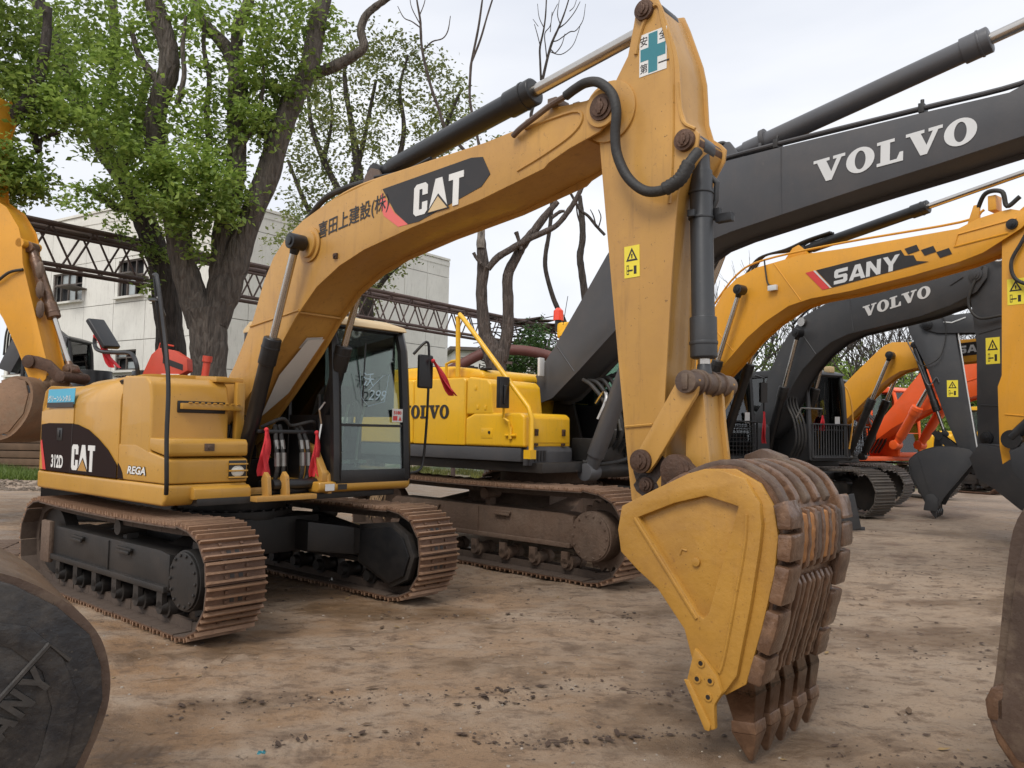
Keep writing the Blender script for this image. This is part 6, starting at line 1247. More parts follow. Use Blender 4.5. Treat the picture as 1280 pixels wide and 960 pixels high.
def leafmat(name, c1, c2, tr=.35, gloss=.45):
    m = bpy.data.materials.new(name); m.use_nodes = True; n = m.node_tree; bs = n.nodes['Principled BSDF']; o = n.nodes['Material Output']; lk = n.links.new
    g = n.nodes.new('ShaderNodeNewGeometry'); mx_ = n.nodes.new('ShaderNodeMix'); mx_.data_type = 'RGBA'; mx_.inputs['A'].default_value = (*c1, 1); mx_.inputs['B'].default_value = (*c2, 1); lk(g.outputs['Random Per Island'], mx_.inputs['Factor'])
    tt = n.nodes.new('ShaderNodeTexCoord'); nz_ = n.nodes.new('ShaderNodeTexNoise'); nz_.inputs['Scale'].default_value = .55; nz_.inputs['Detail'].default_value = 3; lk(tt.outputs['Object'], nz_.inputs['Vector'])
    hs = n.nodes.new('ShaderNodeHueSaturation'); mr_ = n.nodes.new('ShaderNodeMapRange'); mr_.inputs['From Min'].default_value = .35; mr_.inputs['From Max'].default_value = .65; mr_.inputs['To Min'].default_value = .7; mr_.inputs['To Max'].default_value = 1.35
    lk(nz_.outputs['Fac'], mr_.inputs['Value']); lk(mr_.outputs['Result'], hs.inputs['Value']); lk(mx_.outputs['Result'], hs.inputs['Color'])
    lk(hs.outputs['Color'], bs.inputs['Base Color']); bs.inputs['Roughness'].default_value = gloss
    t = n.nodes.new('ShaderNodeBsdfTranslucent'); lk(hs.outputs['Color'], t.inputs['Color']); ms = n.nodes.new('ShaderNodeMixShader'); ms.inputs[0].default_value = tr
    lk(bs.outputs[0], ms.inputs[1]); lk(t.outputs[0], ms.inputs[2]); lk(ms.outputs[0], o.inputs['Surface']); return m
grass('grass', 16000, (-19, -11.5, 22.6, 25.1), .10, .30, 'bright green grass strip at the far left behind the mud', 3)
grass('grass', 16000, (-4, 6, 23.5, 28), .06, .22, 'dry yellowish green grass strip beyond the tracks in the middle', 4, (.15, .17, .05))
grass('grass', 5200, (-7.4, -5.2, 14.2, 16.8), .04, .16, 'low grass patch under the front excavator, seen above its track', 5, (.17, .20, .05))
grass('grass', 14000, (6, 20, 27, 34), .10, .35, 'rough grass in front of the far trees on the right', 6)
# brick-sized paving remnant at the left
pv = thing('brick_paving', 'half buried brown brick paving beside the puddled mud at the left edge', 'paving', (-6.32, 9.6, 0), .25)
_me = None
for i in range(7):
    for j in range(3):
        if _me is None: b = B(); b.box((0, 0, 0), (.30, .16, .05)); _me = b.mesh('brick', M['mudframe'], bevel=.008)
        o = link('brick', _me, pv); o.location = (j * .33, i * .19, random.uniform(-.004, .006))
TR = {}
TR['T1b'] = [[(-5.41,14.5,0.05,0.392),(-5.46,14.5,1.19,0.348),(-5.51,14.5,2.64,0.319),(-5.54,14.5,3.23,0.334),(-5.6,14.5,3.69,0.406)],[(-5.65,14.5,3.44,0.29),(-5.86,14.45,4.02,0.26),(-6.04,14.41,4.6,0.245),(-6.14,14.36,5.23,0.244),(-6.29,14.32,5.96,0.215),(-6.52,14.27,6.54,0.2),(-6.57,14.22,6.97,0.185),(-6.49,14.18,7.47,0.184),(-6.33,14.13,7.9,0.184),(-6.31,14.08,8.33,0.169),(-6.43,14.04,8.75,0.182),(-6.59,13.99,9.24,0.168),(-6.77,13.95,9.95,0.139),(-7.01,13.9,10.82,0.097)],[(-5.47,14.5,3.45,0.29),(-5.33,14.56,3.95,0.277),(-5.18,14.62,4.51,0.263),(-5.06,14.68,5.05,0.235),(-4.85,14.75,5.75,0.221),(-4.65,14.81,6.39,0.222),(-4.53,14.87,7.03,0.223),(-4.34,14.93,7.68,0.209),(-4.16,14.99,8.18,0.195),(-4.0,15.05,8.6,0.181),(-3.96,15.12,9.11,0.181),(-3.92,15.18,9.54,0.167),(-3.84,15.24,9.98,0.152),(-3.72,15.3,11.0,0.122)],[(-5.49,14.5,3.74,0.189),(-5.43,14.54,4.27,0.174),(-5.42,14.58,4.87,0.175),(-5.34,14.62,5.6,0.205),(-5.23,14.67,6.33,0.191),(-5.24,14.71,6.95,0.176),(-5.3,14.75,7.66,0.162),(-5.32,14.79,8.22,0.163),(-5.47,14.83,8.66,0.134),(-5.7,14.88,8.96,0.119),(-5.99,14.92,9.26,0.104),(-6.2,14.96,9.59,0.105),(-6.36,15.0,10.12,0.09)],[(-5.36,14.9,8.19,0.134),(-5.38,14.9,8.74,0.119),(-5.37,14.9,9.21,0.119),(-5.23,14.9,9.61,0.104),(-5.09,14.9,10.09,0.089)],[(-4.09,15.3,8.52,0.122),(-3.8,15.3,8.59,0.107),(-3.49,15.3,8.73,0.107),(-3.18,15.3,8.93,0.092),(-3.03,15.3,9.09,0.092),(-3.1,15.3,9.41,0.084),(-3.01,15.3,9.71,0.076),(-2.81,15.3,9.91,0.069),(-2.54,15.3,10.11,0.061)],[(-6.38,14.2,7.71,0.099),(-6.56,14.2,7.88,0.085),(-6.74,14.2,8.07,0.071),(-6.93,14.2,8.37,0.057),(-7.05,14.2,8.74,0.043)],[(-5.25,14.5,5.9,0.058),(-5.1,14.5,6.65,0.043),(-4.83,14.5,7.26,0.043),(-4.71,14.5,8.02,0.029),(-4.8,14.5,8.63,0.029)],[(-4.59,15.0,7.0,0.075),(-4.99,15.0,7.3,0.06),(-5.16,15.0,7.77,0.045),(-5.36,15.0,8.87,0.03)],[(-5.75,14.7,6.86,0.059),(-5.83,14.7,7.48,0.059),(-5.8,14.7,8.09,0.044),(-5.93,14.7,8.71,0.044),(-5.94,14.7,9.33,0.029)],[(-6.37,15.0,5.1,0.075),(-6.14,15.0,5.42,0.06),(-5.93,15.0,6.04,0.045),(-5.89,15.0,6.97,0.045)],[(-6.08,14.0,7.33,0.056),(-5.98,14.0,7.85,0.042),(-6.03,14.0,8.36,0.042),(-6.0,14.0,8.96,0.028)]]
TR['T1c'] = [(-8.01,14.5,8.57,0.8,0.87,1.2,1300),(-7.12,14.0,7.61,0.7,0.7,1.2,1500),(-7.79,14.5,7.21,0.65,0.72,1.0,1300),(-6.85,14.0,6.44,0.56,0.63,1.0,1300),(-6.6,14.0,5.72,0.49,0.56,0.8,1000),(-7.42,14.5,8.89,0.87,0.72,1.3,1300),(-5.72,13.9,6.07,0.63,0.56,1.0,1500),(-5.35,13.9,5.64,0.63,0.63,1.0,1500),(-5.68,13.7,5.29,0.55,0.48,0.8,1200),(-5.08,14.5,5.98,0.36,0.51,0.8,500),(-4.83,14.8,8.78,0.67,0.81,1.2,1300),(-4.57,14.8,8.01,0.59,0.67,1.0,1100),(-5.13,14.9,7.73,0.6,0.74,1.0,1100),(-5.65,14.5,7.55,0.43,0.87,1.0,700),(-4.75,14.5,7.11,0.43,0.43,0.8,700),(-6.01,14.7,8.86,0.66,0.59,1.2,600),(-5.46,14.8,9.39,0.89,0.52,1.2,700),(-4.22,15.0,9.37,0.53,0.6,1.0,600),(-3.95,15.0,8.42,0.33,0.33,0.6,260),(-3.83,15.3,9.45,0.43,0.28,0.6,260),(-6.11,14.2,7.12,0.43,0.57,0.9,500),(-6.15,13.9,6.13,0.39,0.56,0.7,600),(-5.63,14.0,4.66,0.28,0.28,0.5,150),(-4.61,15.0,9.68,0.75,0.45,1.0,600),(-6.69,14.5,9.21,0.72,0.58,1.0,700),(-8.71,14.5,7.8,0.51,0.58,1.0,500),(-5.55,14.5,6.79,0.43,0.43,0.8,500),(-3.6,15.3,9.86,0.21,0.15,0.4,80)]
TR['T2b'] = [[(-6.81,16.3,-0.16,0.391),(-6.83,16.23,1.13,0.325),(-6.89,16.17,2.59,0.307),(-6.93,16.1,3.39,0.274),(-7.01,16.03,4.12,0.273),(-7.09,15.97,4.75,0.255),(-7.29,15.9,5.31,0.238),(-7.53,15.83,5.9,0.222),(-7.73,15.77,6.29,0.205),(-7.94,15.7,6.65,0.188),(-8.14,15.63,6.93,0.188),(-8.38,15.57,7.38,0.171),(-8.55,15.5,7.69,0.171),(-8.76,15.43,8.13,0.17),(-8.92,15.37,8.48,0.154),(-9.07,15.3,8.92,0.153),(-9.18,15.23,9.22,0.137),(-9.35,15.17,9.68,0.137),(-9.54,15.1,10.44,0.106)],[(-7.64,15.8,6.09,0.095),(-7.92,15.8,5.89,0.079),(-8.25,15.8,6.11,0.063),(-8.54,15.8,6.27,0.047),(-8.82,15.8,6.26,0.032)],[(-8.43,15.4,7.55,0.077),(-8.06,15.4,8.04,0.077),(-7.96,15.4,8.53,0.092),(-7.96,15.4,9.02,0.092),(-8.03,15.4,9.67,0.092),(-8.11,15.4,10.32,0.077)],[(-7.04,16.3,3.75,0.13),(-6.85,16.3,4.25,0.098),(-6.68,16.3,4.58,0.065),(-6.64,16.3,5.08,0.049)],[(-8.0,15.9,6.69,0.095),(-7.71,15.9,7.43,0.095),(-7.62,15.9,8.27,0.08),(-7.51,15.9,8.69,0.08)]]
TR['T2c'] = [(-8.52,15.7,6.2,0.47,0.28,0.7,420),(-8.83,15.7,6.0,0.28,0.16,0.5,160),(-8.04,15.7,6.24,0.44,0.28,0.7,420),(-7.71,15.7,5.86,0.38,0.22,0.6,260),(-7.95,15.9,5.54,0.32,0.22,0.6,160),(-7.19,15.7,4.94,0.41,0.35,0.7,420),(-7.13,16.0,4.35,0.29,0.22,0.5,160),(-7.62,15.7,7.36,0.71,0.79,1.2,1000),(-8.96,15.7,8.65,0.63,0.79,1.2,900),(-9.32,15.7,9.31,0.47,0.71,1.0,700),(-6.99,15.7,5.91,0.39,0.47,0.8,400)]
TR['T3b'] = [[(-9.44,12.5,1.16,0.5),(-9.42,12.5,2.79,0.45),(-9.34,12.5,4.44,0.4),(-9.08,12.5,5.35,0.325),(-8.73,12.5,5.87,0.25),(-8.36,12.5,6.2,0.175),(-8.02,12.5,6.47,0.125),(-7.78,12.5,6.83,0.1),(-7.65,12.5,7.2,0.087),(-7.58,12.5,7.73,0.075),(-7.58,12.5,8.26,0.062)],[(-9.28,12.5,4.57,0.225),(-9.5,12.5,5.99,0.2),(-9.34,12.5,7.56,0.15),(-9.16,12.5,8.89,0.113)],[(-9.18,12.8,5.64,0.115),(-8.65,12.8,5.52,0.09),(-8.2,12.8,5.66,0.064),(-7.88,12.8,5.86,0.038)],[(-7.97,12.8,6.86,0.064),(-7.88,12.8,6.33,0.064),(-7.79,12.8,6.0,0.051),(-7.75,12.8,6.2,0.038),(-7.45,12.8,6.34,0.026)]]
TR['T3c'] = [(-8.01,12.5,5.69,0.47,0.4,0.8,1100),(-7.81,12.5,5.37,0.33,0.28,0.6,600),(-8.12,12.5,5.24,0.28,0.25,0.6,500),(-7.68,12.7,6.76,0.51,0.41,0.8,900),(-8.21,12.8,7.06,0.58,0.51,1.0,1100),(-8.25,12.7,7.68,0.51,0.51,1.0,900),(-7.28,12.7,6.57,0.33,0.28,0.6,350),(-8.21,12.5,8.11,0.5,0.44,0.8,700),(-8.78,12.5,6.78,0.62,1.12,1.2,1500),(-7.73,12.6,6.32,0.28,0.18,0.5,220),(-9.11,12.5,7.96,0.75,0.75,1.2,900),(-7.76,12.9,7.31,0.39,0.39,0.7,500)]
TR['T4b'] = [[(-4.2,24.0,0.08,0.336),(-4.33,24.0,2.94,0.288),(-4.43,24.0,4.88,0.24),(-4.55,24.0,6.58,0.192),(-4.67,24.0,8.06,0.168),(-4.83,24.0,9.54,0.144),(-5.04,24.0,10.79,0.096),(-5.28,24.0,12.04,0.072),(-5.36,24.0,13.05,0.048)],[(-4.55,24.0,7.32,0.144),(-4.0,24.0,8.57,0.12),(-3.62,24.0,9.69,0.096),(-3.45,24.0,10.82,0.072),(-3.61,24.0,12.07,0.048),(-3.39,24.0,13.09,0.036)],[(-4.66,24.0,7.81,0.144),(-5.35,24.0,8.79,0.096),(-5.87,24.0,9.77,0.096),(-6.27,24.0,10.77,0.072),(-6.42,24.0,11.77,0.048)],[(-4.55,24.0,6.58,0.12),(-3.51,24.0,8.33,0.12),(-2.57,24.0,9.84,0.096),(-2.11,24.0,11.09,0.072),(-1.76,24.0,11.98,0.048)],[(-4.99,24.0,9.04,0.096),(-4.73,24.0,10.04,0.072),(-4.56,24.0,11.05,0.06),(-4.35,24.0,12.31,0.048)],[(-4.44,24.0,5.12,0.12),(-5.15,24.0,6.33,0.096),(-5.92,24.0,7.54,0.072),(-6.44,24.0,8.52,0.072),(-6.97,24.0,9.75,0.048)],[(-4.42,24.0,5.36,0.096),(-3.93,24.0,6.11,0.072),(-3.46,24.0,6.6,0.06),(-2.99,24.0,6.98,0.048)],[(-5.87,24.0,9.77,0.072),(-5.66,24.0,11.03,0.048),(-5.77,24.0,12.03,0.036)],[(-3.04,24.0,9.2,0.072),(-2.44,24.0,9.46,0.048),(-1.71,24.0,9.85,0.036),(-1.11,24.0,10.11,0.024)]]
TR['T4c'] = [(-6.18,24.0,11.9,0.84,0.84,2,750),(-5.11,24.0,12.93,0.96,0.62,2,700),(-4.38,24.0,13.32,0.72,0.38,2,400),(-5.54,24.0,11.03,1.08,0.84,2,650),(-3.51,24.0,13.08,0.58,0.38,1.5,280),(-3.85,24.0,11.94,0.96,0.72,2,600),(-2.76,24.0,12.72,0.58,0.43,1.5,260),(-2.12,24.0,11.72,0.67,0.67,2,480),(-1.37,24.0,11.11,0.43,0.53,1.5,220),(-2.84,24.0,10.83,0.96,0.72,2,560),(-4.54,24.0,10.3,1.08,0.84,2,650),(-5.98,24.0,9.52,0.96,0.84,2,600),(-6.63,24.0,10.76,0.67,0.84,2,350),(-5.22,24.0,8.54,1.08,0.72,2,600),(-6.3,24.0,8.15,0.72,0.72,2,420),(-6.88,24.0,7.28,0.6,0.6,1.5,300),(-3.41,24.0,9.45,0.96,0.6,2,420),(-2.08,24.0,10.09,0.84,0.48,1.5,260),(-4.53,24.0,5.85,0.62,0.62,1.5,700),(-3.95,24.0,6.6,0.53,0.34,1.2,260),(-3.1,24.0,6.91,0.38,0.17,1,90),(-4.92,24.0,6.58,0.53,0.48,1.2,300),(-0.62,24.0,10.37,0.62,0.19,1,90),(-5.9,24.0,7.05,0.48,0.34,1,120)]
TR['T5b'] = [[(-0.34,18.0,0.5,0.251),(-0.36,18.0,2.65,0.23),(-0.41,18.0,3.29,0.251),(-0.62,18.0,3.77,0.157),(-0.73,18.0,4.7,0.125),(-0.7,18.0,5.29,0.136),(-0.75,18.0,5.75,0.115),(-0.77,18.0,6.08,0.084),(-0.78,18.0,6.64,0.073),(-0.77,18.0,7.51,0.056)],[(-0.3,18.0,3.2,0.188),(-0.13,18.0,3.78,0.136),(-0.12,18.0,4.48,0.125),(-0.14,18.0,5.12,0.125),(0.04,18.0,5.54,0.115),(0.2,18.0,5.86,0.115),(0.45,18.0,6.18,0.094),(0.73,18.0,6.57,0.084),(0.97,18.0,6.85,0.056)],[(-0.59,17.8,5.23,0.072),(-0.38,17.8,5.49,0.082),(-0.09,17.8,5.68,0.082),(0.3,17.8,5.92,0.072),(0.66,17.8,6.09,0.072),(0.95,17.8,6.26,0.062),(1.23,17.8,6.62,0.062),(1.41,17.8,6.93,0.055),(1.58,17.8,7.3,0.05),(1.76,17.8,7.46,0.033),(2.03,17.8,7.57,0.027)],[(0.84,17.8,6.43,0.044),(1.01,17.8,6.56,0.044),(1.12,17.8,6.58,0.033)],[(-0.76,18.0,7.33,0.045),(-1.01,18.0,7.79,0.045),(-1.61,18.0,8.49,0.045),(-1.81,18.0,8.99,0.039),(-2.02,18.0,9.57,0.039),(-2.21,18.0,10.31,0.033),(-2.26,18.0,10.78,0.033),(-2.28,18.0,11.07,0.028),(-2.37,18.0,11.55,0.022),(-2.4,18.0,11.93,0.017)],[(-2.17,18.0,10.37,0.022),(-1.99,18.0,10.56,0.018),(-1.75,18.0,10.64,0.015),(-1.63,18.0,10.83,0.014),(-1.58,18.0,11.18,0.009)],[(-2.26,18.0,10.88,0.018),(-2.47,18.0,11.03,0.014),(-2.66,18.0,11.12,0.012),(-2.81,18.0,11.39,0.009)],[(-2.3,18.0,11.17,0.014),(-2.2,18.0,11.45,0.011),(-2.15,18.0,11.74,0.009)],[(-2.28,18.0,10.97,0.014),(-2.48,18.0,11.35,0.011),(-2.54,18.0,11.64,0.009)],[(-0.74,18.0,7.23,0.039),(-0.83,18.0,7.98,0.039),(-0.95,18.0,8.54,0.036),(-1.09,18.0,9.19,0.033),(-1.09,18.0,9.86,0.033),(-1.06,18.0,10.16,0.031),(-0.93,18.0,10.9,0.027),(-0.85,18.0,11.58,0.022),(-0.8,18.0,11.96,0.017)],[(-1.06,18.0,10.12,0.029),(-0.88,18.0,10.62,0.027),(-0.73,18.0,11.19,0.022),(-0.59,18.0,11.68,0.018)],[(0.16,17.8,5.68,0.044),(0.07,17.8,5.97,0.044),(0.03,17.8,6.08,0.055)],[(-0.75,17.8,5.34,0.044),(-0.86,17.8,5.48,0.038),(-0.92,17.8,5.59,0.044)]]
TR['T6b'] = [[(1.67,20.0,0.42,0.086),(1.56,20.0,2.81,0.072),(1.43,20.0,3.81,0.072),(1.28,20.0,4.38,0.065),(1.11,20.0,4.72,0.065),(0.97,20.0,5.06,0.06),(0.8,20.0,5.67,0.058),(0.79,20.0,6.08,0.058),(0.86,20.0,6.55,0.052),(0.92,20.0,7.17,0.049),(0.91,20.0,7.81,0.046),(0.71,20.0,8.72,0.043),(0.37,20.0,9.55,0.043),(0.48,20.0,10.07,0.04),(0.62,20.0,10.52,0.039),(0.75,20.0,11.13,0.033),(0.87,20.0,11.59,0.032),(1.05,20.0,12.02,0.026),(1.19,20.0,12.41,0.019),(1.31,20.0,12.83,0.014)],[(0.6,20.0,10.6,0.032),(0.57,20.0,11.12,0.029),(0.56,20.0,11.46,0.029),(0.64,20.0,11.87,0.026),(0.69,20.0,12.29,0.022),(0.71,20.0,12.82,0.017)],[(1.05,20.0,11.98,0.017),(1.23,20.0,12.13,0.014),(1.44,20.0,12.41,0.012),(1.58,20.0,12.69,0.009)],[(0.89,20.0,11.62,0.017),(1.03,20.0,11.66,0.014),(1.32,20.0,11.88,0.014),(1.48,20.0,11.92,0.013),(1.66,20.0,12.2,0.01),(1.72,20.0,12.63,0.007)],[(0.85,20.0,11.4,0.017),(0.96,20.0,11.32,0.014),(1.12,20.0,11.54,0.012),(1.2,20.0,11.83,0.009)],[(0.75,20.0,11.11,0.019),(0.71,20.0,11.44,0.016),(0.68,20.0,11.82,0.014),(0.82,20.0,12.04,0.012),(0.86,20.0,12.4,0.009)],[(0.58,20.0,11.44,0.014),(0.5,20.0,11.76,0.012),(0.41,20.0,12.07,0.009)],[(1.07,20.0,12.09,0.014),(1.0,20.0,12.34,0.012),(1.04,20.0,12.72,0.009)],[(0.82,20.0,11.87,0.012),(0.86,20.0,12.29,0.01),(1.0,20.0,12.62,0.009)],[(0.66,20.0,11.97,0.013),(0.53,20.0,12.25,0.01),(0.48,20.0,12.61,0.007)],[(1.31,20.0,12.43,0.012),(1.43,20.0,12.56,0.009),(1.51,20.0,12.84,0.007)],[(0.51,20.0,12.01,0.009),(0.37,20.0,12.2,0.007)],[(0.79,20.0,11.36,0.013),(1.1,20.0,11.28,0.012),(1.39,20.0,11.5,0.01),(1.53,20.0,11.84,0.009),(1.6,20.0,12.1,0.007)]]
TR['T7b'] = [[(1.95,20.0,0.42,0.12),(1.92,20.0,3.02,0.11),(1.86,20.0,4.43,0.1),(1.79,20.0,5.1,0.1),(1.71,20.0,5.65,0.09),(1.66,20.0,6.05,0.09),(1.72,20.0,6.46,0.08),(1.71,20.0,6.88,0.08),(1.67,20.0,7.25,0.07),(1.64,20.0,7.6,0.05)],[(1.75,20.0,6.67,0.024),(1.59,20.0,7.08,0.022),(1.54,20.0,7.49,0.018)],[(2.17,19.0,6.35,0.038),(1.95,19.0,6.58,0.038),(1.76,19.0,6.81,0.038),(1.56,19.0,6.96,0.038),(1.37,19.0,7.29,0.034),(1.19,19.0,7.6,0.027),(1.07,19.0,7.88,0.019)],[(1.95,19.0,6.58,0.019),(1.89,19.0,6.81,0.015),(1.81,19.0,6.97,0.011)],[(2.01,19.0,6.52,0.019),(2.07,19.0,6.78,0.015),(2.01,19.0,6.97,0.011)]]
TR['T8c'] = [(0.38,26.0,4.06,0.68,0.68,1.2,700),(-0.0,26.0,3.4,0.57,0.57,1.0,500),(0.76,26.0,4.6,0.57,0.52,1.0,400),(1.03,26.0,3.81,0.57,0.65,1.0,500)]
TR['truss'] = [(-9.22,14.7,5.36),(1.42,29.0,5.34)]
# ================================================================== trees
def leafmat_fwd(*a): return leafmat(*a)
def bark(name, c, s=1.0):
    m = bpy.data.materials.new(name); m.use_nodes = True; n = m.node_tree; bs = n.nodes['Principled BSDF']; lk = n.links.new
    t = n.nodes.new('ShaderNodeTexCoord'); mp_ = n.nodes.new('ShaderNodeMapping'); mp_.inputs['Scale'].default_value = (9 * s, 9 * s, 1.7 * s); lk(t.outputs['Object'], mp_.inputs['Vector'])
    nz1 = n.nodes.new('ShaderNodeTexNoise'); nz1.inputs['Scale'].default_value = 1.6; nz1.inputs['Detail'].default_value = 8; nz1.inputs['Roughness'].default_value = .7; lk(mp_.outputs['Vector'], nz1.inputs['Vector'])
    vo = n.nodes.new('ShaderNodeTexVoronoi'); vo.inputs['Scale'].default_value = 1.5; vo.feature = 'DISTANCE_TO_EDGE'; lk(mp_.outputs['Vector'], vo.inputs['Vector'])
    r = n.nodes.new('ShaderNodeValToRGB'); r.color_ramp.elements[0].position = .3; r.color_ramp.elements[0].color = (c[0] * .35, c[1] * .35, c[2] * .35, 1); r.color_ramp.elements[1].position = .72; r.color_ramp.elements[1].color = (c[0] * 1.5, c[1] * 1.5, c[2] * 1.5, 1)
    lk(nz1.outputs['Fac'], r.inputs['Fac']); lk(r.outputs['Color'], bs.inputs['Base Color']); bs.inputs['Roughness'].default_value = .9
    ad = n.nodes.new('ShaderNodeMath'); ad.operation = 'MULTIPLY_ADD'; lk(vo.outputs['Distance'], ad.inputs[0]); ad.inputs[1].default_value = 1.6; lk(nz1.outputs['Fac'], ad.inputs[2])
    bp_ = n.nodes.new('ShaderNodeBump'); bp_.inputs['Strength'].default_value = 1; bp_.inputs['Distance'].default_value = .06; lk(ad.outputs[0], bp_.inputs['Height']); lk(bp_.outputs['Normal'], bs.inputs['Normal']); return m
BK = bark('furrowed_bark', (.115, .095, .078)); BK2 = bark('dark_bark', (.065, .053, .045)); BKP = bark('peeled_pale_bark', (.30, .26, .22)); BKT = bark('bare_twig_bark', (.06, .048, .04))
def limbs(root, name, brs, m, n=10, wob=.25, sm=4):
    for i, L_ in enumerate(brs):
        b = B(); P = curve([p[:3] for p in L_], sm) if len(L_) > 1 else []; Rr = []
        k = len(P)
        for j in range(k):
            t = j / (k - 1) * (len(L_) - 1); a = min(int(t), len(L_) - 2); f = t - a; r_ = L_[a][3] * (1 - f) + L_[a + 1][3] * f
            Rr.append(r_ * (1 + random.uniform(-.07, .07)))
        b.tube(P, Rr, n if max(Rr) > .05 else 5)
        b.build(name if i == 0 else 'branch', m, root, ang=80)
def leaves(root, cls, m, size, mult=1.0, seed=1, name='crown', clump=.20, per=16, droop=.3):
    rg = np.random.default_rng(seed); C_ = []
    for (x, y, z, rx, rz, rd, n_) in cls:
        n_ = int(n_ * mult); k = max(1, n_ // per)
        d = rg.normal(size=(k, 3)); d /= np.linalg.norm(d, axis=1)[:, None]; d *= (rg.uniform(0, 1, k) ** .45)[:, None]
        c = np.array([x, y, z]) + d * np.array([rx, rd, rz]); c = np.repeat(c, per, 0); c += rg.normal(size=c.shape) * clump * np.array([1, 1, .7]) * rg.uniform(.4, 1.2, (len(c), 1)); C_.append(c)
    c = np.concatenate(C_); k = len(c); s = size * rg.uniform(.6, 1.25, k)
    a = rg.uniform(0, 2 * np.pi, k); el = rg.normal(-.35 * droop, .5, k)
    D_ = np.stack([np.cos(a) * np.cos(el), np.sin(a) * np.cos(el), np.sin(el)], 1)
    up = np.stack([rg.normal(0, .55, k), rg.normal(0, .55, k), np.ones(k)], 1); S_ = np.cross(D_, up); S_ /= np.linalg.norm(S_, axis=1)[:, None]; N_ = np.cross(S_, D_)
    L_ = s[:, None]; p0 = c; p1 = c + D_ * L_ * .5 + S_ * L_ * .30 + N_ * L_ * .06; p2 = c + D_ * L_ - N_ * L_ * .08; p3 = c + D_ * L_ * .5 - S_ * L_ * .30 + N_ * L_ * .06
    V_ = np.stack([p0, p1, p2, p3], 1).reshape(-1, 3); i4 = np.arange(k)[:, None] * 4; F_ = np.concatenate([i4 + np.array([[0, 1, 2]]), i4 + np.array([[0, 2, 3]])], 1).reshape(-1, 3)
    return link(name, fast_mesh(name, V_, F_, m, False), root)
def tree(name, label, T, C_, m, lm, size, mult, seed, group=None, base=None, clump=.2, per=16):
    b0 = base or (T[0][0][0], T[0][0][1], 0); t = thing(name, label, 'tree', b0, 0, group)
    off = lambda L_: [(p[0] - b0[0], p[1] - b0[1]) + tuple(p[2:]) for p in L_]
    T = [off(L_) for L_ in T]; T[0] = [(T[0][0][0], T[0][0][1], -.2, T[0][0][3] * 1.05)] + T[0][(0 if T[0][0][2] > 0.1 else 1):]
    limbs(t, 'trunk', T, m)
    if C_:
        leaves(t, off(C_), lm, size, mult, seed, clump=clump, per=per)
    return t
LG = leafmat('fresh_green_leaves', (.15, .235, .042), (.33, .43, .10), .5); LG2 = leafmat('olive_leaves', (.06, .10, .028), (.16, .20, .055), .4); LGY = leafmat('yellow_green_leaves', (.12, .16, .045), (.25, .27, .09), .4); LGD = leafmat('deep_green_leaves', (.03, .07, .018), (.08, .15, .035))
t1 = tree('broadleaf_tree', 'large leafy tree with furrowed trunk forking into several stems behind the front excavator', TR['T1b'], TR['T1c'], BK, LG, .125, .80, 11, clump=.13, per=13)
tree('broadleaf_tree', 'dark leaning tree whose stem slants up to the left behind the big forked tree', TR['T2b'], TR['T2c'], BK2, LG, .12, .75, 12, clump=.13, per=13)
tree('broadleaf_tree', 'leafy tree at the left edge, its branches reaching in above the orange-yellow stick', TR['T3b'], TR['T3c'], BK2, LG, .115, .95, 13, clump=.13, per=13)
tree('broadleaf_tree', 'distant olive leaved tree with see-through crown behind the front boom', TR['T4b'], TR['T4c'], BK2, LGY, .14, 1.3, 14, clump=.22)
tree('dead_tree', 'leafless tree with two thick trunks rising behind the yellow excavator body', TR['T5b'], None, bark('grey_dead_bark', (.10, .078, .066)), None, 0, 0, 15)
b = B(); b.tube([(TR['T5b'][0][7][0] - TR['T5b'][0][0][0] + .01, TR['T5b'][0][7][1] - TR['T5b'][0][0][1] - .07, TR['T5b'][0][7][2] - .35), (TR['T5b'][0][9][0] - TR['T5b'][0][0][0] + .01, TR['T5b'][0][9][1] - TR['T5b'][0][0][1] - .08, TR['T5b'][0][9][2] - .1)], [.09, .07], 8); b.build('peeled_wood', BKP, bpy.data.objects['dead_tree'])
tree('dead_tree', 'thin leafless tree with fine top twigs, behind the tip of the front boom', TR['T6b'], None, BKT, None, 0, 0, 16)
tree('dead_tree', 'thin bare stem standing just left of the upright stick', TR['T7b'], None, BKT, None, 0, 0, 17)
bt = thing('bush', 'dark green leafy bush behind the yellow excavator and the leafless trees', 'bush', (.5, 26, 0))
b = B(); 
b.tube([(0, 0, -.1), (.1, 0, 1.5), (.3, 0, 2.8)], [.12, .09, .05], 7); b.build('stem', BK2, bt)
leaves(bt, [(p[0] - .5, p[1] - 26) + tuple(p[2:]) for p in TR['T8c']] + [(0, 0, 1.8, 1.6, 1.2, 1, 1500)], LGD, .14, 1.5, 18)
# background row on the right: bare tops, leafy lower parts
def grow(b, p, d, L_, r, depth, rg):
    q = p; P = [tuple(p)]; R_ = [r]
    for i in range(3):
        d = (d + Vector((rg.uniform(-.16, .16), rg.uniform(-.16, .16), rg.uniform(-.04, .12)))).normalized(); q = q + d * L_ / 3; P.append(tuple(q)); R_.append(r * (1 - .13 * (i + 1)))
    b.tube(P, R_, 5 if r > .03 else 3, caps=False)
    if depth == 0: return
    for k in range(rg.choice((2, 3, 3))):
        f = rg.uniform(.45, 1.0); i = min(2, int(f * 3)); o = Vector(P[i]).lerp(Vector(P[i + 1]), f * 3 - i)
        a = rg.uniform(0, 6.28); s = rg.uniform(.35, .75); nd = (d + Vector((math.cos(a) * s, math.sin(a) * s, rg.uniform(-.1, .3)))).normalized()
        grow(b, o, nd, L_ * rg.uniform(.62, .85), r * rg.uniform(.5, .68), depth - 1, rg)
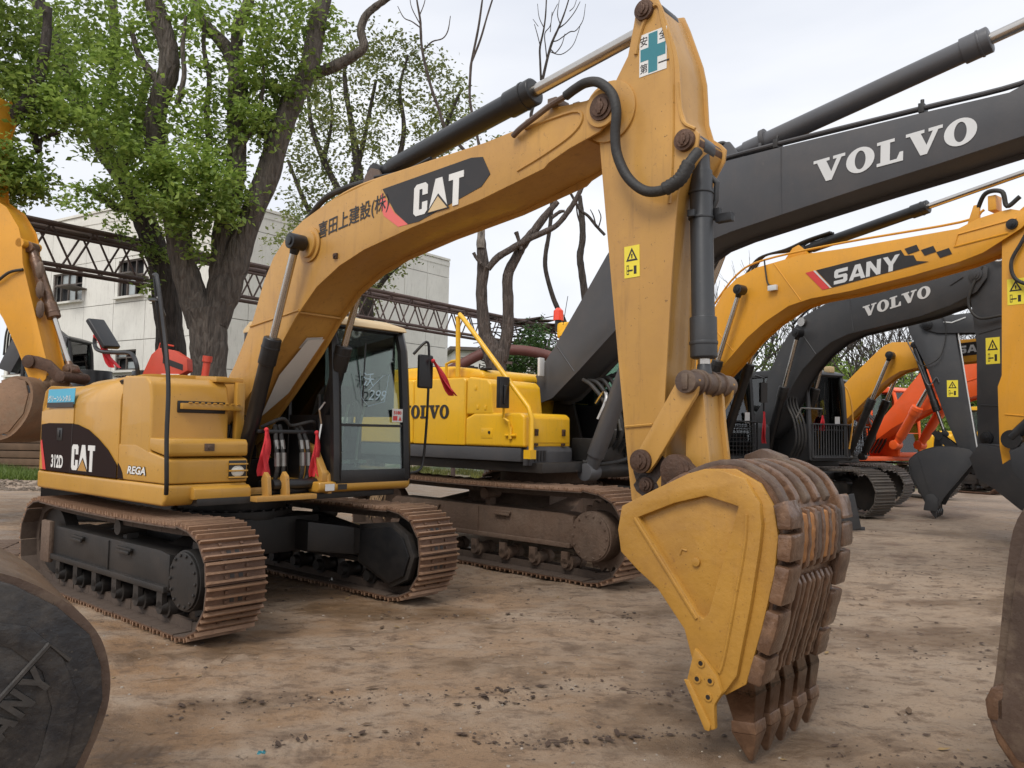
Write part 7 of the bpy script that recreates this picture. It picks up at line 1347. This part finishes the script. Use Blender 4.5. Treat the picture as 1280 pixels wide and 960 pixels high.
rg = random.Random(5)
labs = ['bare topped tree rising just right of the upright stick cylinder, above the third boom', 'wide bare crowned tree above the third boom left of its lettering', 'leafy tree seen under the grey boom of the fourth excavator', 'bare topped tree standing above the orange-yellow boom lettering', 'tall bare tree beyond the arm cylinder of the third excavator', 'leafy tree filling the gap beneath the fourth boom tip', 'dark leafy tree low behind the red-orange excavator', 'bare twiggy tree near the right edge behind the boom tips']
for i, (x, y, h, lc, lm) in enumerate(((9.4, 33, 9.6, 900, LG2), (13.2, 36, 10.2, 500, LG2), (13.9, 31, 7.2, 3000, LG), (17.5, 39, 11.0, 700, LGY), (21.5, 40, 10.5, 400, LG2), (20.4, 36, 7.6, 2400, LG), (24.0, 39, 6.5, 2400, LGD), (26.0, 42, 10.0, 500, LG2))):
    t = thing('bare_tree' if lc < 1000 else 'leafy_tree', labs[i], 'tree', (x, y, 0), 0, 'trees along the back of the yard')
    b = B(); P0 = Vector((0, 0, -.1)); b.tube([tuple(P0), (.05, 0, h * .16), (.1, 0, h * .28)], [.22, .18, .16], 8)
    b.build('trunk', BK2, t)
    b = B()
    for k in range(6):
        a = k * 1.05 + rg.uniform(0, .4); grow(b, Vector((.08, 0, h * rg.uniform(.16, .28))), Vector((math.cos(a) * .55, math.sin(a) * .55, 1)).normalized(), h * .27, .085, 4, rg)
    b.build('branches', BKT, t, smooth=False)
    w_ = h * .34; cz = h * .36
    if lc: leaves(t, [(rg.uniform(-1, 1) * w_ * .8, rg.uniform(-.8, .8) * w_, cz + rg.uniform(-.20, .22) * h, w_ * .34, h * .11, w_ * .34, lc // 9) for _ in range(14)], lm, .17, 4.6 if lc > 1000 else 2.6, 30 + i, clump=.35)
# low hedge mass along the back of the yard
hd = leaves(None, [(x, 43 + random.uniform(-2, 2), random.uniform(1.2, 4.2), 2.4, 1.2, 1.5, 900) for x in range(8, 40, 1)], LGD, .22, 1.5, 50, 'hedge', clump=.4)
tag(hd, 'dark mass of shrubs closing the yard behind the far trees', 'shrubs', kind='stuff')

# ================================================================== old white factory building
bw = mat('stained_white_render', (.70, .68, .62), .85, var=.05, dirt=(.22, .19, .15), damt=.18, dscale=.6, streak=.35, bump=.05, bscale=8)
bd = mat('dark_interior', (.012, .012, .013), .9, bump=0); wf = mat('old_window_frame', (.10, .085, .075), .7, dirt=(.2, .12, .08), damt=.4); wg = mat('grubby_pane', (.30, .33, .33), .35, var=.3, bump=0)
BC = Vector((-10.4, 27.3, 0)); BL = Vector((-22, 34.5, 0)); BR = Vector((-3, 37, 0))
bld = thing('factory_building', 'old white factory building with streaked panel walls and broken windows', 'building', tuple(BC))
def facade(A, Bp, S_, rows, roof, wins, side):
    A0 = Vector((0, 0, 0)); d = (Bp - A).normalized(); nrm = Vector((d.y, -d.x, 0)); 
    if nrm.dot(Vector((0, -1, 0))) < 0: nrm = -nrm
    Lw = (Bp - A).length; Rm = Matrix.Rotation(math.atan2(d.y, d.x), 3, 'Z')
    def wall_box(name, s0, s1, z0, z1, o0, o1, m, par, bev=0.0):
        b = B(); c = d * ((s0 + s1) / 2) + nrm * ((o0 + o1) / 2) + Vector((0, 0, (z0 + z1) / 2)); b.box(tuple(c), (s1 - s0, abs(o1 - o0), z1 - z0), Rm)
        return b.build(name, m, par, bevel=bev, smooth=False)
    core = wall_box('wall', .05, Lw, 0, roof(0) - .05, -.6, -.25, bd, bld)
    for i in range(len(S_) - 1):
        for j in range(len(rows) - 1):
            s0, s1, z0, z1 = S_[i] + .012, S_[i + 1] - .012, rows[j] + .012, rows[j + 1] - .012
            top = j == len(rows) - 2
            w_ = [q for q in wins if q[0] >= S_[i] - .01 and q[1] <= S_[i + 1] + .01 and q[2] >= rows[j] - .01 and q[3] <= rows[j + 1] + .01]
            b = B(); off = random.uniform(-.008, .008)
            def piece(a0, a1, c0, c1):
                if a1 - a0 < .01 or c1 - c0 < .01: return
                c = d * ((a0 + a1) / 2) + nrm * (-.12 + off) + Vector((0, 0, (c0 + c1) / 2)); b.box(tuple(c), (a1 - a0, .20, c1 - c0), Rm)
            if w_:
                q = w_[0]; piece(s0, q[0], z0, z1); piece(q[1], s1, z0, z1); piece(q[0], q[1], z0, q[2]); piece(q[0], q[1], q[3], z1)
            else: piece(s0, s1, z0, z1)
            b.build('panel', bw, core, smooth=False)
    wall_box('parapet', 0, Lw, roof(0), roof(0) + .10, -.30, .03, bw, core)
    for (a0, a1, c0, c1, kind) in wins:
        f = B()
        def bar(x0, x1, y0, y1, o=-.10, t=.06):
            c = d * ((x0 + x1) / 2) + nrm * o + Vector((0, 0, (y0 + y1) / 2)); f.box(tuple(c), (x1 - x0, t, y1 - y0), Rm)
        bar(a0, a1, c0, c0 + .06); bar(a0, a1, c1 - .06, c1); bar(a0, a0 + .06, c0 + .06, c1 - .06); bar(a1 - .06, a1, c0 + .06, c1 - .06)
        nn_ = max(1, round((a1 - a0) / .55))
        for k in range(1, nn_):
            x = a0 + (a1 - a0) * k / nn_; bar(x - .025, x + .025, c0 + .06, c1 - .06, -.098)
        if kind: bar(a0 + .06, a1 - .06, (c0 + c1) / 2 + .08, (c0 + c1) / 2 + .13, -.102)
        fr_ = f.build('window', wf, bld, smooth=False)
        for k in range(nn_):
            for h_ in range(2):
                if random.random() < (.45 if kind else .25):
                    x0 = a0 + (a1 - a0) * k / nn_ + .03; x1 = a0 + (a1 - a0) * (k + 1) / nn_ - .03; z0 = c0 + .08 + h_ * (c1 - c0) / 2; z1 = z0 + (c1 - c0) / 2 - .14
                    b = B(); c = d * ((x0 + x1) / 2) + nrm * -.14 + Vector((0, 0, (z0 + z1) / 2)); b.box(tuple(c), (x1 - x0, .01, z1 - z0), Rm); b.build('pane', wg, fr_, smooth=False)
        b = B(); c = d * ((a0 + a1) / 2) + nrm * .05 + Vector((0, 0, c0 - .04)); b.box(tuple(c), (a1 - a0 + .2, .18, .08), Rm); b.build('sill', bw, fr_, smooth=False)
        if kind == 2:
            b = B(); c = d * (a0 + .1) + nrm * .35 + Vector((0, 0, c1 - .75)); b.box(tuple(c), (.9, .75, .05), Rm @ Matrix.Rotation(.1, 3, 'X')); b.build('open_sash', wf, fr_, smooth=False)
SL = [0, 1.45, 2.75, 3.75, 5.75, 7.75, 10.25, 11.9, 13.65]
facade(BC, BL, SL, [0, 1.9, 3.6, 4.75, 6.2, 7.95, 9.9], lambda s: 9.9, [(3.95, 5.55, 6.42, 7.82, 2), (7.95, 10.1, 6.5, 7.70, 2), (12.1, 13.5, 6.5, 7.70, 1), (4.2, 5.5, 3.62, 4.4, 1) , (8.0, 9.6, 3.62, 4.4, 1), (12.1, 13.4, 3.62, 4.4, 1)], 0)
SR = [0, 1.5, 3.1, 4.7, 6.3, 7.8, 9.3, 10.7, 12.2]
facade(BC, BR, SR, [0, 1.9, 3.6, 5.4, 7.1, 8.7, 9.5], lambda s: 9.5, [(3.3, 4.5, 3.7, 5.2, 1)], 1)
b = B(); v = [Vector((0, 0, 9.45)), BL - BC + Vector((0, 0, 9.85)), BL - BC + BR - BC + Vector((0, 0, 9.7)), BR - BC + Vector((0, 0, 9.45))]; v = [p * 1 for p in v]
b.add([tuple(p) for p in v] + [tuple(p - Vector((0, 0, .2))) for p in v], [(0, 1, 2, 3)[::-1], (4, 5, 6, 7), (0, 4, 5, 1)[::-1], (1, 5, 6, 2)[::-1], (2, 6, 7, 3)[::-1], (3, 7, 4, 0)[::-1]]); b.build('roof', bw, bld, smooth=False)
# black streaks run down from the parapet: soot stains as thin uneven films are part of the render material
# distant low white houses behind the leafless trees
for i, (x, y, w_, h_) in enumerate(((-2.0, 60, 5.5, 7.3), (3.4, 66, 6.0, 6.6))):
    t = thing('white_house', ['distant white house with small windows left of the leafless trunks', 'distant white house glimpsed right of the leafless trunks'][i], 'house', (x, y, 0), .2)
    b = B(); b.box((0, 0, h_ / 2), (w_, 6, h_)); wl_ = b.build('wall', bw, t, smooth=False)
    b = B(); b.box((0, -.1, h_ + .12), (w_ + .8, 6.8, .22)); b.build('roof', wf, t, smooth=False)
    for k in range(3):
        for z in (h_ - 1.6, h_ - 4.2):
            b = B(); b.box((-w_ / 2 + 1 + k * (w_ - 2) / 2, -3.02, z), (.8, .08, 1.1)); b.build('window', bd, wl_, smooth=False)
# ================================================================== lattice girder on posts
A = Vector(TR['truss'][0]); Bv_ = Vector(TR['truss'][1]); Bv_.z = A.z; dd = (Bv_ - A).normalized(); A = A - dd * 2.0; Lg = (Bv_ - A).length + .5
sd_ = Vector((dd.y, -dd.x, 0)); tr_ = thing('lattice_girder', 'long rusty lattice girder carried across the yard in front of the white factory', 'girder', tuple(Vector((A.x, A.y, 0))))
O = Vector((0, 0, A.z)); H_ = .78; W_ = .55
def beam(nm, a, c, r, n=8): b = B(); b.tube([tuple(a), tuple(c)], r, n); return b.build(nm, M['trussrust'], tr_)
beam('top_chord', O + sd_ * -W_ / 2, O + sd_ * -W_ / 2 + dd * Lg, .075, 10); beam('top_chord', O + sd_ * W_ / 2, O + sd_ * W_ / 2 + dd * Lg, .055)
beam('bottom_chord', O + sd_ * W_ / 2 - Vector((0, 0, H_)), O + sd_ * W_ / 2 - Vector((0, 0, H_)) + dd * Lg, .045); beam('bottom_chord', O - sd_ * W_ / 2 - Vector((0, 0, H_)), O - sd_ * W_ / 2 - Vector((0, 0, H_)) + dd * Lg, .045)
beam('top_chord', O + sd_ * W_ / 2 - Vector((0, 0, .2)), O + sd_ * W_ / 2 - Vector((0, 0, .2)) + dd * Lg, .03)
nb = int(Lg / .8)
for i in range(nb):
    s0, s1 = Lg * i / nb, Lg * (i + 1) / nb; sm_ = (s0 + s1) / 2
    for q in (-1, 1):
        o_ = O + sd_ * (W_ / 2 * q)
        beam('brace', o_ + dd * s0, o_ + dd * sm_ - Vector((0, 0, H_)), .022, 5); beam('brace', o_ + dd * sm_ - Vector((0, 0, H_)), o_ + dd * s1, .022, 5)
    if i % 2 == 0: beam('cross_brace', O - sd_ * W_ / 2 + dd * s0, O + sd_ * W_ / 2 + dd * s1, .016, 5)
for s in (5.84, 11.2, 16.8):
    for q in (-1, 1): beam('post', Vector((0, 0, -.1)) + dd * s + sd_ * (q * .3), O + dd * s + sd_ * (q * .3) - Vector((0, 0, H_)), .07)
# bent scrap and brush lying on the girder's far end
rs = random.Random(3); E0 = Vector((A.x, A.y, A.z)) + dd * (Lg - 3.6)
b = B()
for i in range(150):
    p = E0 + dd * rs.uniform(-.6, 4.6) + sd_ * rs.uniform(-.6, .6) + Vector((0, 0, rs.uniform(-1.9, .15))); q = p + Vector((rs.uniform(-1.2, 1.2), rs.uniform(-.4, .4), rs.uniform(-.35, .3)))
    b.tube([tuple(p), tuple((p + q) / 2 + Vector((0, 0, rs.uniform(-.15, .2)))), tuple(q)], [.03, .02, .012], 4)
tag(b.build('brushwood', BKT, None, smooth=False), 'tangle of dry brushwood caught on the end of the girder', 'brushwood', kind='stuff')
for i in range(5):
    p = E0 + dd * (1.2 + .7 * i) + Vector((0, 0, .06 + .1 * (i % 2))); b = B(); b.box((0, 0, 0), (1.5, .5, .04), Matrix.Rotation(rs.uniform(-.25, .25), 3, 'Y') @ Matrix.Rotation(rs.uniform(-.5, .5), 3, 'Z')); o = b.build('scrap_sheet', M['trussrust'], None, bevel=.008); o.location = p
    tag(o, 'bent rusty sheet on the girder end, %s one counted from the leafless trunks' % ('nearest', 'second', 'third', 'fourth', 'farthest')[i], 'scrap sheet', 'rusty sheets on the girder end')
b = B(); b.tube(curve([(-2.6, 24.5, 3.05), (-1.7, 24.5, 3.55), (-.9, 24.5, 3.98), (-.2, 24.5, 4.10), (.8, 24.5, 4.02), (2.2, 24.5, 3.6)], 5), .16, 12)
tag(b.build('rusty_pipe', mat('red_brown_pipe', (.12, .038, .03), .6, dirt=(.2, .12, .1), damt=.4, dscale=3), None), 'thick rusty red pipe sagging between posts behind the yellow excavator', 'pipe')
for i, x in enumerate((-1.75, -.25, 1.4)):
    b = B(); b.tube([(0, 0, -.1), (0, 0, 3.45 if i == 0 else 3.85 if i == 1 else 3.65)], .07, 8); b.box((0, 0, 3.3 if i == 0 else 3.7 if i == 1 else 3.5), (.5, .1, .08)); o = b.build('pipe_post', M['trussrust'], None); o.location = (x, 24.52, 0); tag(o, ['dark post under the left end of the rusty pipe', 'dark post under the crest of the rusty pipe', 'dark post under the right end of the rusty pipe'][i], 'post')
# ================================================================== odds and ends at the left
t = thing('red_crane_arm', 'faded red folding crane arm with a white label, behind the front excavator hood', 'crane arm', (-6.6, 13.4, 0))
b = B(); b.prism([(.35, 2.2), (.65, 2.2), (1.20, 2.50), (1.18, 2.70), (.95, 2.84), (.70, 2.88), (.58, 2.76)], -.12, .12); b.build('arm_section', M['red'], t, bevel=.02)
b = B(); b.tube([(.65, 0, 2.86), (.67, 0, 2.96), (.90, 0, 2.92)], .015, 6); b.build('pipe', M['red'], t)
b = B(); b.tube([(1.42, 0, 2.2), (1.47, 0, 2.66)], .06, 14); b.tube([(1.47, 0, 2.66), (1.48, 0, 2.76)], .08, 14); b.build('cylinder', M['red'], t)
b = B(); b.box((.92, -.02, 2.32), (.30, .26, .24)); b.build('label_plate', M['white'], t, bevel=.01); text(t, '11', (.84, -.155, 2.24), U3, Z3, .17, M['ink'], bold=.06)
patch(t, [(0, 0), (.34, -.12), (.34, -.02), (0, .1)], (.78, -.123, 2.62), U3, Z3, M['ink'], .002)
b = B(); b.box((0.2, .3, 1.1), (2.6, 1.0, 2.2)); b.build('carrier_body', M['black'], t, bevel=.03)
t = thing('compact_excavator', 'small dark grey excavator behind the mud-caked bucket at the left edge', 'excavator', (-17.9, 27.5, 0))
b = B(); b.prism([(.2, 2.3), (.55, 3.1), (.9, 3.45), (1.25, 3.38), (1.75, 3.0), (1.72, 2.8), (1.3, 3.05), (1.0, 3.08), (.8, 2.8), (.5, 2.2)], -.14, .14); b.build('boom', M['grey'], t, bevel=.01)
letters(t, ['sV', 'sO', 'sL', 'sV', 'sO'], (1.0, -.144, 3.20), Vector((1, 0, -.5)).normalized(), Vector((.5, 0, 1)).normalized(), .10, M['silver'], gap=.05)
cab(t, .7, 1.9, -.1, .9, 1.3, 3.05, M['black'], M['black'], wipers=False)
b = B(); b.box((.2, .4, 1.2), (2.6, 1.5, 1.0)); b.build('body', M['grey'], t, bevel=.05)
for k in range(3): hose(t, [(.3, -.1 + .1 * k, 2.6), (.35, -.1 + .1 * k, 3.2), (.6, -.1 + .1 * k, 3.5), (.9, -.1 + .1 * k, 3.45)], .022)
for s in (-1, 1): track(t, .4 + s * .8, 2.4, .6, .35, .12, M['shoe'], M['frame'], individual=False, nroll=4)
t.scale = (1.5, 1.5, 1.5)
def crate(name, label, loc, dims, m, cat, rz=0.0, slats=5):
    t = thing(name, label, cat, loc, rz); w_, d_, h_ = dims
    for k in range(slats):
        z = h_ * (k + .5) / slats; b = B(); b.box((0, 0, z), (w_, d_, h_ / slats * .88)); b.build('timber' if m is M['timber'] else 'rib', m, t, bevel=.015)
    return t
crate('timber_stack', 'stack of weathered brown timbers under the mud-caked bucket at the far left', (-16.3, 25.6, 0), (3.0, .8, 1.2), M['timber'], 'timber', .1)
crate('metal_cabinet', 'pale green metal cabinet seen between the front boom and its cab', (-5.1, 18.5, 0), (1.2, .8, 2.8), M['greenbox'], 'cabinet', .1, 7)
for i, (x, z, w_) in enumerate(((-9.2, 0, 1.4), (-7.9, 0, 1.0))):
    t = thing('oil_drum', ['dark oil drum standing behind the engine hood, nearest the mud-caked bucket', 'dark oil drum standing behind the engine hood, beneath the tilted mirror'][i], 'drum', (x, 17.5, 0)); b = B(); b.tube([(0, 0, 0), (0, 0, .95), (0, 0, 1.0), (0, 0, 1.9), (0, 0, 1.95), (0, 0, 2.75)], [.4, .4, .43, .4, .43, .4], 20); b.build('body', M['black'], t, bevel=.01)

# every weld seam is a part of its own
def split_loose(o):
    bm = bmesh.new(); bm.from_mesh(o.data); bm.verts.ensure_lookup_table(); seen = set(); groups = []
    for v in bm.verts:
        if v in seen: continue
        st_ = [v]; g = []; seen.add(v)
        while st_:
            a = st_.pop(); g.append(a)
            for e in a.link_edges:
                c = e.other_vert(a)
                if c not in seen: seen.add(c); st_.append(c)
        groups.append(g)
    if len(groups) > 1:
        for g in groups:
            ix = {v: i for i, v in enumerate(g)}; fs = {f for v in g for f in v.link_faces}
            me = bpy.data.meshes.new('weld_seam'); me.from_pydata([tuple(v.co) for v in g], [], [tuple(ix[v] for v in f.verts) for f in fs]); me.materials.append(o.data.materials[0]); link('weld_seam', me, o.parent)
        bpy.data.objects.remove(o)
    bm.free()
for o in [o for o in bpy.data.objects if o.name.startswith('weld_seam')]: split_loose(o)
